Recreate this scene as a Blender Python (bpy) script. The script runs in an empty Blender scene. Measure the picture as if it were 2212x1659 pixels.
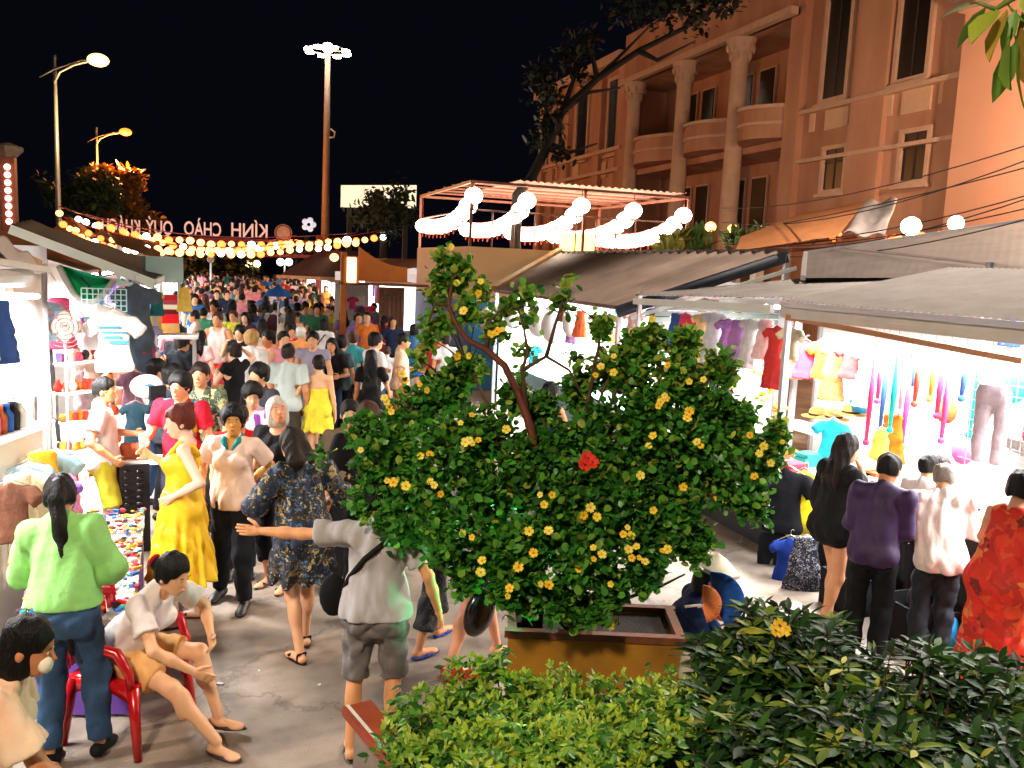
import bpy, math, random
import numpy as np
from mathutils import Vector, Matrix
rnd = random.Random(7); nr = np.random.RandomState(11)
SC = bpy.context.scene; COL = SC.collection
R_ = math.radians
# ---------------- camera ----------------
F_, PITCH, ROLL, YAW, HC = 1850.0, 7.8, 2.5, 18.7, 2.8
def _rz(a): return np.array([[math.cos(a), -math.sin(a), 0], [math.sin(a), math.cos(a), 0], [0, 0, 1]])
def _rx(a): return np.array([[1, 0, 0], [0, math.cos(a), -math.sin(a)], [0, math.sin(a), math.cos(a)]])
CR = _rz(R_(-YAW)) @ _rx(R_(90 - PITCH)) @ _rz(R_(ROLL))
CP = np.array([0., 0., HC])
def at(u, v, x=None, y=None, z=None, d=None):
    """world point on the sight line through (u, v) where it meets a plane x=, y=, z= or at depth d"""
    r = CR @ np.array([(u - 1106) / F_, -(v - 829.5) / F_, -1.])
    if z is not None: t = (z - HC) / r[2]
    elif x is not None: t = x / r[0]
    elif y is not None: t = y / r[1]
    else: t = d
    return CP + t * r
def proj(P):
    q = CR.T @ (np.array(P, float) - CP)
    return 1106 - F_ * q[0] / q[2], 829.5 + F_ * q[1] / q[2]
def height_at(g, v):
    lo, hi = -1., 30.
    for _ in range(40):
        m = (lo + hi) / 2
        if proj([g[0], g[1], m])[1] > v: lo = m
        else: hi = m
    return lo
cam = bpy.data.cameras.new('camera'); camo = bpy.data.objects.new('camera', cam); COL.objects.link(camo)
cam.sensor_width = 36; cam.lens = 36 * F_ / 2212; cam.clip_end = 2000; cam.clip_start = .05
M4 = Matrix([[*CR[0], 0], [*CR[1], 0], [*CR[2], HC], [0, 0, 0, 1]]); camo.matrix_world = M4
SC.camera = camo
# ---------------- world: night sky ----------------
W = bpy.data.worlds.new('World'); SC.world = W; W.use_nodes = True
wn = W.node_tree; bg = wn.nodes['Background']
sky = wn.nodes.new('ShaderNodeTexSky'); sky.sky_type = 'NISHITA'; sky.sun_disc = False
sky.sun_elevation = R_(-6); sky.sun_rotation = R_(200)
mixs = wn.nodes.new('ShaderNodeMixRGB'); mixs.inputs[0].default_value = .97
mixs.inputs[2].default_value = (.0011, .0012, .0026, 1)
wn.links.new(sky.outputs[0], mixs.inputs[1]); wn.links.new(mixs.outputs[0], bg.inputs[0])
bg.inputs[1].default_value = 1.0
SC.view_settings.view_transform = 'Standard'; SC.view_settings.look = 'None'
SC.view_settings.exposure = 0.8; SC.view_settings.gamma = 1.0; SC.view_settings.use_curve_mapping = False
cy = SC.cycles
cy.use_denoising = True; cy.max_bounces = 5; cy.diffuse_bounces = 3; cy.glossy_bounces = 2
cy.transmission_bounces = 3; cy.transparent_max_bounces = 6; cy.sample_clamp_indirect = 4; cy.use_light_tree = True
cy.caustics_reflective = False; cy.caustics_refractive = False

# ---------------- materials ----------------
MATS = {}
def _bsdf(name):
    m = bpy.data.materials.new(name); m.use_nodes = True
    return m, m.node_tree, m.node_tree.nodes['Principled BSDF']
def lin(c):
    if isinstance(c, str):
        c = tuple(int(c[i:i+2], 16) / 255 for i in (0, 2, 4))
    return tuple((x / 12.92 if x <= .04045 else ((x + .055) / 1.055) ** 2.4) for x in c)
def mat(name, col, rough=.7, var=.12, scale=6, bump=0, bscale=40, metal=0, spec=.5, col2=None, coord='Object', sss=0, stretch=None, kind=None, sat=1):
    """plain procedural material: base colour broken up by noise, optional bump"""
    if name in MATS: return MATS[name]
    m, t, b = _bsdf(name); N, L = t.nodes, t.links
    c = lin(col); c2 = lin(col2) if col2 else tuple(max(0, x * (1 - var * 2)) for x in c)
    tc = N.new('ShaderNodeTexCoord'); mp = N.new('ShaderNodeMapping')
    L.new(tc.outputs[coord], mp.inputs[0])
    if stretch: mp.inputs['Scale'].default_value = stretch
    n = N.new('ShaderNodeTexNoise'); n.inputs['Scale'].default_value = scale; n.inputs['Detail'].default_value = 5
    L.new(mp.outputs[0], n.inputs['Vector'])
    r = N.new('ShaderNodeValToRGB'); r.color_ramp.elements[0].position = .3; r.color_ramp.elements[1].position = .7
    if kind == 'blotch': r.color_ramp.elements[0].position = .47; r.color_ramp.elements[1].position = .53
    r.color_ramp.elements[0].color = (*c2, 1); r.color_ramp.elements[1].color = (*c, 1)
    L.new(n.outputs[0], r.inputs[0]); L.new(r.outputs[0], b.inputs['Base Color'])
    b.inputs['Roughness'].default_value = rough; b.inputs['Metallic'].default_value = metal
    b.inputs['Specular IOR Level'].default_value = spec
    if sss:
        b.inputs['Subsurface Weight'].default_value = sss; b.inputs['Subsurface Scale'].default_value = .02
    if bump:
        n2 = N.new('ShaderNodeTexNoise'); n2.inputs['Scale'].default_value = bscale; n2.inputs['Detail'].default_value = 3
        L.new(mp.outputs[0], n2.inputs['Vector'])
        bp = N.new('ShaderNodeBump'); bp.inputs['Strength'].default_value = bump; bp.inputs['Distance'].default_value = .01
        L.new(n2.outputs[0], bp.inputs['Height']); L.new(bp.outputs[0], b.inputs['Normal'])
    MATS[name] = m; return m
def floral(name, base, cols, scale=14, dens=.45, rough=.7):
    if name in MATS: return MATS[name]
    m, t, b = _bsdf(name); N, L = t.nodes, t.links
    tc = N.new('ShaderNodeTexCoord'); w = N.new('ShaderNodeTexNoise'); w.inputs['Scale'].default_value = scale * .8
    L.new(tc.outputs['Object'], w.inputs['Vector'])
    ad = N.new('ShaderNodeMixRGB'); ad.blend_type = 'LINEAR_LIGHT'; ad.inputs[0].default_value = .12
    L.new(tc.outputs['Object'], ad.inputs[1]); L.new(w.outputs['Color'], ad.inputs[2])
    v = N.new('ShaderNodeTexVoronoi'); v.inputs['Scale'].default_value = scale; L.new(ad.outputs[0], v.inputs['Vector'])
    r = N.new('ShaderNodeValToRGB'); r.color_ramp.interpolation = 'CONSTANT'
    e = r.color_ramp.elements; e[0].color = (*lin(base), 1); e[1].position = dens; e[1].color = (*lin(cols[0]), 1)
    for i, c in enumerate(cols[1:]):
        k = e.new(dens + (1 - dens) * (i + 1) / len(cols)); k.color = (*lin(c), 1)
    sp = N.new('ShaderNodeSeparateColor'); L.new(v.outputs['Color'], sp.inputs[0]); L.new(sp.outputs[0], r.inputs[0])
    L.new(r.outputs[0], b.inputs['Base Color']); b.inputs['Roughness'].default_value = rough
    MATS[name] = m; return m
def stripes(name, c1, c2, axis=2, freq=40, rough=.7, duty=.5):
    if name in MATS: return MATS[name]
    m, t, b = _bsdf(name); N, L = t.nodes, t.links
    tc = N.new('ShaderNodeTexCoord'); w = N.new('ShaderNodeTexWave'); w.bands_direction = 'XYZ'[axis]
    w.inputs['Scale'].default_value = freq; w.inputs['Distortion'].default_value = .6; L.new(tc.outputs['Object'], w.inputs['Vector'])
    r = N.new('ShaderNodeValToRGB'); e = r.color_ramp.elements
    e[0].position = duty - .04; e[1].position = duty + .04; e[0].color = (*lin(c1), 1); e[1].color = (*lin(c2), 1)
    L.new(w.outputs[0], r.inputs[0]); L.new(r.outputs[0], b.inputs['Base Color']); b.inputs['Roughness'].default_value = rough
    MATS[name] = m; return m
def emis(name, col, s, base=None, sample=True):
    if name in MATS: return MATS[name]
    m, t, b = _bsdf(name)
    b.inputs['Base Color'].default_value = (*lin(base or col), 1)
    b.inputs['Emission Color'].default_value = (*lin(col), 1); b.inputs['Emission Strength'].default_value = s
    if not sample: m.cycles.emission_sampling = 'NONE'
    MATS[name] = m; return m
def cloth(c, rough=.85, name=None):
    return mat(name or ('cloth_' + (c if isinstance(c, str) else 'x')), c, rough, .12, 9, .55, 20, spec=.22)
def leafmat(name, rough=.4, trans=.25, spec=.35):
    if name in MATS: return MATS[name]
    m, t, b = _bsdf(name); N, L = t.nodes, t.links
    a = N.new('ShaderNodeAttribute'); a.attribute_name = 'tint'
    tr = N.new('ShaderNodeBsdfTranslucent'); mx = N.new('ShaderNodeMixShader'); mx.inputs[0].default_value = trans
    L.new(a.outputs['Color'], b.inputs['Base Color']); L.new(a.outputs['Color'], tr.inputs[0]); b.inputs['Specular IOR Level'].default_value = spec
    b.inputs['Roughness'].default_value = rough
    L.new(b.outputs[0], mx.inputs[1]); L.new(tr.outputs[0], mx.inputs[2])
    L.new(mx.outputs[0], N['Material Output'].inputs[0]); MATS[name] = m; return m
def thin_cloth(name, col, trans=.5):
    m = mat(name, col, .8, .1, 4, .2, 40); t = m.node_tree; N, L = t.nodes, t.links; b = N['Principled BSDF']
    if 'tl' in N: return m
    tr = N.new('ShaderNodeBsdfTranslucent'); tr.name = 'tl'; mx = N.new('ShaderNodeMixShader'); mx.inputs[0].default_value = trans
    L.new(b.inputs['Base Color'].links[0].from_socket, tr.inputs[0]); L.new(b.outputs[0], mx.inputs[1]); L.new(tr.outputs[0], mx.inputs[2]); L.new(mx.outputs[0], N['Material Output'].inputs[0]); return m

# ---------------- objects ----------------
def tag(o, label=None, cat=None, group=None, kind=None):
    if label: o['label'] = label
    if cat: o['category'] = cat
    if group: o['group'] = group
    if kind: o['kind'] = kind
    return o
def link(name, me, parent=None, m=None):
    o = bpy.data.objects.new(name, me); COL.objects.link(o)
    if parent is not None: o.parent = parent
    if m is not None and me is not None and len(me.materials) == 0: me.materials.append(m)
    return o
def empty(name, loc=(0, 0, 0), rz=0, label=None, cat=None, group=None):
    o = bpy.data.objects.new(name, None); COL.objects.link(o); o.location = [float(q) for q in loc]; o.rotation_euler = (0, 0, rz)
    o.empty_display_size = .1
    return tag(o, label, cat, group)
def copy_tree(o, parent=None):
    c = o.copy(); COL.objects.link(c)
    if parent is not None: c.parent = parent
    for ch in list(o.children): copy_tree(ch, c)
    return c
def np_mesh(name, V, Fq, smooth=True, tri=False):
    """numpy vertices + (n,4) or (n,3) faces to mesh"""
    me = bpy.data.meshes.new(name); n = Fq.shape[1]
    me.vertices.add(len(V)); me.vertices.foreach_set('co', np.asarray(V, np.float32).ravel())
    me.loops.add(Fq.size); me.loops.foreach_set('vertex_index', Fq.astype(np.int32).ravel())
    me.polygons.add(len(Fq)); me.polygons.foreach_set('loop_start', np.arange(0, Fq.size, n, dtype=np.int32))
    me.polygons.foreach_set('loop_total', np.full(len(Fq), n, np.int32))
    me.polygons.foreach_set('use_smooth', np.full(len(Fq), smooth, bool))
    me.update(calc_edges=True); return me
class MB:
    def __init__(s): s.v = []; s.f = []; s.sm = []
    def _add(s, vs, fs, smooth=False):
        o = len(s.v); s.v += [tuple(float(q) for q in p) for p in vs]; s.f += [tuple(i + o for i in f) for f in fs]; s.sm += [smooth] * len(fs); return s
    def box(s, c, sz, rz=0, R=None):
        hx, hy, hz = sz[0] / 2, sz[1] / 2, sz[2] / 2
        vs = np.array([(x, y, z) for x in (-hx, hx) for y in (-hy, hy) for z in (-hz, hz)])
        if R is None: R = _rz(rz)
        vs = vs @ R.T + np.array(c)
        return s._add(vs, [(0, 1, 3, 2), (4, 6, 7, 5), (0, 4, 5, 1), (2, 3, 7, 6), (0, 2, 6, 4), (1, 5, 7, 3)])
    def beam(s, a, b, w, h=None):
        h = h or w; a = Vector(a); b = Vector(b); d = (b - a); L = d.length; d.normalize()
        up = Vector((0, 0, 1)) if abs(d.z) < .95 else Vector((0, 1, 0))
        x = d.cross(up).normalized(); z = x.cross(d)
        R = np.array([[x.x, d.x, z.x], [x.y, d.y, z.y], [x.z, d.z, z.z]])
        return s.box((a + b) / 2, (w, L, h), R=R)
    def tube(s, path, r, n=8, cap=True):
        path = [Vector([float(q) for q in p]) for p in path]; m = len(path)
        if not hasattr(r, '__len__'): r = [r] * m
        vs = []; px = None
        for i, p in enumerate(path):
            d = (path[min(i + 1, m - 1)] - path[max(i - 1, 0)]).normalized()
            if px is None:
                up = Vector((0, 0, 1)) if abs(d.z) < .9 else Vector((0, 1, 0)); px = d.cross(up).normalized()
            else:
                px = (px - d * px.dot(d)).normalized()
            py = d.cross(px)
            for k in range(n):
                a = 2 * math.pi * k / n; vs.append(p + (px * math.cos(a) + py * math.sin(a)) * r[i])
        fs = [(i * n + k, i * n + (k + 1) % n, (i + 1) * n + (k + 1) % n, (i + 1) * n + k) for i in range(m - 1) for k in range(n)]
        s._add(vs, fs, True)
        if cap:
            o = len(s.v) - m * n
            s.f += [tuple(o + k for k in range(n))[::-1], tuple(o + (m - 1) * n + k for k in range(n))]; s.sm += [False, False]
        return s
    def lathe(s, prof, n=16, c=(0, 0, 0), sm=True):
        vs = [(c[0] + r * math.cos(2 * math.pi * k / n), c[1] + r * math.sin(2 * math.pi * k / n), c[2] + z) for r, z in prof for k in range(n)]
        m = len(prof)
        fs = [(i * n + k, i * n + (k + 1) % n, (i + 1) * n + (k + 1) % n, (i + 1) * n + k) for i in range(m - 1) for k in range(n)]
        return s._add(vs, fs, sm)
    def grid(s, f, nu, nv, sm=True, thick=0):
        P = [[np.array(f(i / nu, j / nv), float) for j in range(nv + 1)] for i in range(nu + 1)]
        idx = lambda i, j: i * (nv + 1) + j
        vs = [P[i][j] for i in range(nu + 1) for j in range(nv + 1)]
        fs = [(idx(i, j), idx(i + 1, j), idx(i + 1, j + 1), idx(i, j + 1)) for i in range(nu) for j in range(nv)]
        if thick:
            n = len(vs)
            vs = vs + [p - np.array([0, 0, thick]) if np.isscalar(thick) else p - np.array(thick) for p in vs]
            fs = fs + [tuple(k + n for k in f[::-1]) for f in fs]
            for i in range(nu):
                a, b = idx(i, 0), idx(i + 1, 0); fs.append((a, a + n, b + n, b))
                a, b = idx(i, nv), idx(i + 1, nv); fs.append((a, b, b + n, a + n))
            for j in range(nv):
                a, b = idx(0, j), idx(0, j + 1); fs.append((a, b, b + n, a + n))
                a, b = idx(nu, j), idx(nu, j + 1); fs.append((a, a + n, b + n, b))
        return s._add(vs, fs, sm)
    def prism(s, pts, off):
        """polygon pts (3D list) extruded by vector off"""
        n = len(pts); P = [np.array(p, float) for p in pts]; Q = [p + np.array(off, float) for p in P]
        return s._add(P + Q, [tuple(range(n))[::-1], tuple(range(n, 2 * n))] + [(i, (i + 1) % n, (i + 1) % n + n, i + n) for i in range(n)])
    def ball(s, c, r, n=10, m=7, rr=None):
        rr = rr or (r, r, r)
        vs = [(c[0] + rr[0] * math.sin(math.pi * i / m) * math.cos(2 * math.pi * k / n), c[1] + rr[1] * math.sin(math.pi * i / m) * math.sin(2 * math.pi * k / n), c[2] + rr[2] * math.cos(math.pi * i / m)) for i in range(m + 1) for k in range(n)]
        fs = [(i * n + k, (i + 1) * n + k, (i + 1) * n + (k + 1) % n, i * n + (k + 1) % n) for i in range(m) for k in range(n)]
        return s._add(vs, fs, True)
    def mesh(s, name):
        me = bpy.data.meshes.new(name); me.from_pydata(s.v, [], s.f); me.polygons.foreach_set('use_smooth', s.sm); me.update(); return me
    def build(s, name, m, parent=None, label=None, cat=None, group=None, kind=None):
        o = link(name, s.mesh(name), parent, m); return tag(o, label, cat, group, kind)
# ---------------- figures: smooth-blended distance fields meshed by surface nets ----------------
class Field:
    def __init__(s, h): s.h = h; s.ops = []
    def cap(s, a, b, ra, rb=None, k=.03, disp=None): s.ops.append(('c', np.array(a, float), np.array(b, float), ra, ra if rb is None else rb, k, disp)); return s
    def ell(s, c, r, k=.03, R=None): s.ops.append(('e', np.array(c, float), np.array(r, float), R, k)); return s
    def sub_ell(s, c, r, R=None, k=.01): s.ops.append(('se', np.array(c, float), np.array(r, float), R, k)); return s
    def clip(s, p, n, c=None, rad=None):
        """keep the side where (x-p).n < 0; with c,rad only within that sphere"""
        s.ops.append(('p', np.array(p, float), np.array(n, float) / np.linalg.norm(n), c, rad)); return s
    def disp(s, fn): s.ops.append(('d', fn)); return s
    def skirt(s, c0, r0, c1, r1, pleats=0, amp=0, k=.03, ph=0): s.ops.append(('k', np.array(c0, float), r0, np.array(c1, float), r1, pleats, amp, k, ph)); return s
    def mesh(s):
        h = s.h; lo = np.full(3, 9.); hi = -lo
        for o in s.ops:
            if o[0] == 'c':
                r = max(o[3], o[4]); lo = np.minimum(lo, np.minimum(o[1], o[2]) - r); hi = np.maximum(hi, np.maximum(o[1], o[2]) + r)
            elif o[0] == 'e':
                r = o[2].max() if o[3] is not None else o[2]; lo = np.minimum(lo, o[1] - r); hi = np.maximum(hi, o[1] + r)
            elif o[0] == 'k':
                r = max(*o[2], *o[4]) + o[6]; lo = np.minimum(lo, np.minimum(o[1], o[3]) - r); hi = np.maximum(hi, np.maximum(o[1], o[3]) + r)
        lo -= 3 * h + .01; hi += 3 * h + .01
        n = np.ceil((hi - lo) / h).astype(int) + 1
        ax = [lo[i] + h * np.arange(n[i]) for i in range(3)]
        D = np.full(n, 1., np.float32)
        def sub(a, b):
            i0 = np.clip(((a - lo) / h).astype(int), 0, n - 1); i1 = np.clip(((b - lo) / h).astype(int) + 2, 0, n)
            sl = tuple(slice(i0[i], i1[i]) for i in range(3))
            X, Y, Z = np.meshgrid(*[ax[i][sl[i]] for i in range(3)], indexing='ij', sparse=True)
            return sl, X, Y, Z
        for o in s.ops:
            if o[0] == 'c':
                a, b, ra, rb, k, dp = o[1:]; pad = max(ra, rb) + k + 1.5 * h
                sl, X, Y, Z = sub(np.minimum(a, b) - pad, np.maximum(a, b) + pad)
                ab = b - a; L2 = max(ab @ ab, 1e-9)
                t = np.clip(((X - a[0]) * ab[0] + (Y - a[1]) * ab[1] + (Z - a[2]) * ab[2]) / L2, 0, 1)
                d = np.sqrt((X - a[0] - t * ab[0]) ** 2 + (Y - a[1] - t * ab[1]) ** 2 + (Z - a[2] - t * ab[2]) ** 2) - (ra + (rb - ra) * t)
            elif o[0] in ('e', 'se'):
                c, r, Rm, k = o[1:]; rr = np.full(3, r.max()) if Rm is not None else r; pad = rr + k + 1.5 * h
                sl, X, Y, Z = sub(c - pad, c + pad)
                x, y, z = X - c[0], Y - c[1], Z - c[2]
                if Rm is not None: x, y, z = (Rm[0, 0] * x + Rm[1, 0] * y + Rm[2, 0] * z, Rm[0, 1] * x + Rm[1, 1] * y + Rm[2, 1] * z, Rm[0, 2] * x + Rm[1, 2] * y + Rm[2, 2] * z)
                k0 = np.sqrt((x / r[0]) ** 2 + (y / r[1]) ** 2 + (z / r[2]) ** 2) + 1e-6
                k1 = np.sqrt((x / r[0] ** 2) ** 2 + (y / r[1] ** 2) ** 2 + (z / r[2] ** 2) ** 2) + 1e-6
                d = k0 * (k0 - 1) / k1
                if o[0] == 'se':
                    A = D[sl]; hh = np.maximum(k - np.abs(A + d), 0) / k; D[sl] = np.maximum(A, -d) + hh * hh * k / 4; continue
            elif o[0] == 'k':
                c0, r0, c1, r1, pl, amp, k, ph = o[1:]; pad = max(*r0, *r1) + amp + k + 1.5 * h
                sl, X, Y, Z = sub(np.minimum(c0, c1) - np.array([pad, pad, k + 1.5 * h]), np.maximum(c0, c1) + np.array([pad, pad, k + 1.5 * h]))
                t = (Z - c0[2]) / (c1[2] - c0[2]); tt = np.clip(t, 0, 1); tt2 = tt ** .8
                cx = c0[0] + (c1[0] - c0[0]) * tt; cy_ = c0[1] + (c1[1] - c0[1]) * tt
                rx = r0[0] + (r1[0] - r0[0]) * tt2; ry = r0[1] + (r1[1] - r0[1]) * tt2
                x, y = X - cx, Y - cy_; th = np.arctan2(y, x); q = np.sqrt((x / rx) ** 2 + (y / ry) ** 2)
                w = amp * tt * (np.sin(pl * th + ph) + .5 * np.sin((pl * 1.7) // 1 * th + 1.3 + 2 * tt))
                d = (q - 1) * np.minimum(rx, ry) * .9 - w
                zt = max(c0[2], c1[2]); zb = min(c0[2], c1[2]); d = np.maximum(d, np.maximum(Z - zt, zb - Z))
            elif o[0] == 'p':
                p, nn, c, rad = o[1:]
                X, Y, Z = np.meshgrid(*ax, indexing='ij', sparse=True)
                d = (X - p[0]) * nn[0] + (Y - p[1]) * nn[1] + (Z - p[2]) * nn[2]
                if c is not None:
                    w = (X - c[0]) ** 2 + (Y - c[1]) ** 2 + (Z - c[2]) ** 2 < rad * rad; D = np.where(w, np.maximum(D, d), D).astype(np.float32)
                else: D = np.maximum(D, d).astype(np.float32)
                continue
            elif o[0] == 'd':
                X, Y, Z = np.meshgrid(*ax, indexing='ij', sparse=True); D = (D + np.where(D < .2, o[1](X, Y, Z), 0)).astype(np.float32); continue
            A = D[sl]; hh = np.maximum(k - np.abs(A - d), 0) / k; D[sl] = np.minimum(A, d) - hh * hh * k / 4
        D[0] = D[-1] = 1; D[:, 0] = D[:, -1] = 1; D[:, :, 0] = D[:, :, -1] = 1
        S = D < 0; c = np.zeros(np.array(S.shape) - 1, np.int8)
        offs = [(i, j, k) for i in (0, 1) for j in (0, 1) for k in (0, 1)]; m = np.array(c.shape)
        for i, j, k in offs: c += S[i:i + m[0], j:j + m[1], k:k + m[2]]
        I = np.argwhere((c > 0) & (c < 8))
        if len(I) == 0: return np.zeros((0, 3)), np.zeros((0, 4), int)
        ID = np.full(c.shape, -1, np.int32); ID[I[:, 0], I[:, 1], I[:, 2]] = np.arange(len(I))
        acc = np.zeros((len(I), 3)); cnt = np.zeros(len(I))
        for a in offs:
            for axn in range(3):
                if a[axn]: continue
                b = list(a); b[axn] = 1
                da = D[I[:, 0] + a[0], I[:, 1] + a[1], I[:, 2] + a[2]]; db = D[I[:, 0] + b[0], I[:, 1] + b[1], I[:, 2] + b[2]]
                mm = (da < 0) != (db < 0); t = np.where(mm, da / np.where(mm, da - db, 1), 0)
                p = np.array(a, float)[None].repeat(len(I), 0); p[:, axn] += t; acc[mm] += p[mm]; cnt[mm] += 1
        V = lo + h * (I + acc / cnt[:, None]); Q = []
        for axn in range(3):
            s0 = [slice(None)] * 3; s1 = [slice(None)] * 3; s0[axn] = slice(0, -1); s1[axn] = slice(1, None)
            A = S[tuple(s0)]; B = S[tuple(s1)]; E = np.argwhere(A != B)
            o1, o2 = [(1, 2), (2, 0), (0, 1)][axn]
            E = E[(E[:, o1] > 0) & (E[:, o2] > 0)]
            def idd(d1, d2):
                q = E.copy(); q[:, o1] += d1; q[:, o2] += d2; return ID[q[:, 0], q[:, 1], q[:, 2]]
            q = np.stack([idd(-1, -1), idd(0, -1), idd(0, 0), idd(-1, 0)], 1)
            ins = A[E[:, 0], E[:, 1], E[:, 2]]; q[~ins] = q[~ins][:, ::-1]; Q.append(q)
        Q = np.concatenate(Q); Q = Q[(Q >= 0).all(1)]
        return V, Q
def wrinkle(amp, seed=0, f=22):
    r = np.random.RandomState(seed); K = r.normal(size=(5, 3)) * f * np.array([1.25, 1.25, .55]); P = r.uniform(0, 6, 5)
    def fn(X, Y, Z):
        s = 0
        for k, p in zip(K, P): s = s + (1.2 - 2 * np.abs(np.sin(.6 * (k[0] * X + k[1] * Y + k[2] * Z + p + 1.3 * np.sin(6 * Z + p) + 1.1 * np.sin(9 * X - 4 * Z)))))
        return s * amp / 2. - amp * .85
    return fn
def ik(a, b, l1, l2, pole):
    a, b = np.array(a, float), np.array(b, float); d = b - a; L = np.linalg.norm(d)
    if L > (l1 + l2) * .999: b = a + d / L * (l1 + l2) * .999; d = b - a; L = np.linalg.norm(d)
    u = d / L; x = (l1 * l1 - l2 * l2 + L * L) / (2 * L); hh = math.sqrt(max(l1 * l1 - x * x, 0))
    p = np.array(pole, float); p = p - u * (p @ u); p /= (np.linalg.norm(p) + 1e-9)
    return a + u * x + p * hh, b
def tube_np(path, r, n=6):
    b = MB(); b.tube(path, r, n); return np.array(b.v), b.f
HAIRC = {'black': '0d0a09', 'dark': '20130d', 'brown': '4a2a18', 'auburn': '6a2a1c', 'white': 'e8e2d6', 'grey': '8c8880', 'blond': 'd8b070'}
def hairmat(c):
    return mat('hair_' + c, HAIRC.get(c, c), .55, .25, 30, .9, 120, spec=.22, stretch=(1, 1, .18))
def skinmat(c): return mat('skin_' + c, c, .48, .05, 12, .08, 90, spec=.4, sss=.08, col2=None)
# arm targets: wrist (relative to shoulder, x outward), pole, hand curl
ARMS = {
    'down': ((.07, .03, -.515), (.3, -.8, 0), .35), 'relax': ((.08, .10, -.49), (.4, -.8, 0), .4),
    'bent': ((.02, .27, -.26), (.5, -.6, -.6), .6), 'front': ((-.13, .22, -.24), (.9, -.2, -.5), .6),
    'hold': ((-.08, .30, -.12), (.6, 0, -1), .9), 'phone': ((-.06, .26, .02), (.5, 0, -1), .9), 'face': ((-.10, .16, .10), (.6, .2, -1), .9),
    'hip': ((.06, .06, -.37), (1, -.5, 0), .1), 'out': ((.50, .10, -.10), (0, -.3, -1), .1), 'up': ((-.02, .12, .40), (.8, .2, 0), .7),
    'knee': ((.0, .36, -.33), (.6, -.3, -.5), .2), 'behind': ((-.10, -.14, -.36), (.8, -.6, 0), .5), 'reach': ((0, .48, -.14), (.5, -.2, -1), .4),
    'bag': ((.06, .05, -.51), (.3, -.8, 0), .9),
}
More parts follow.
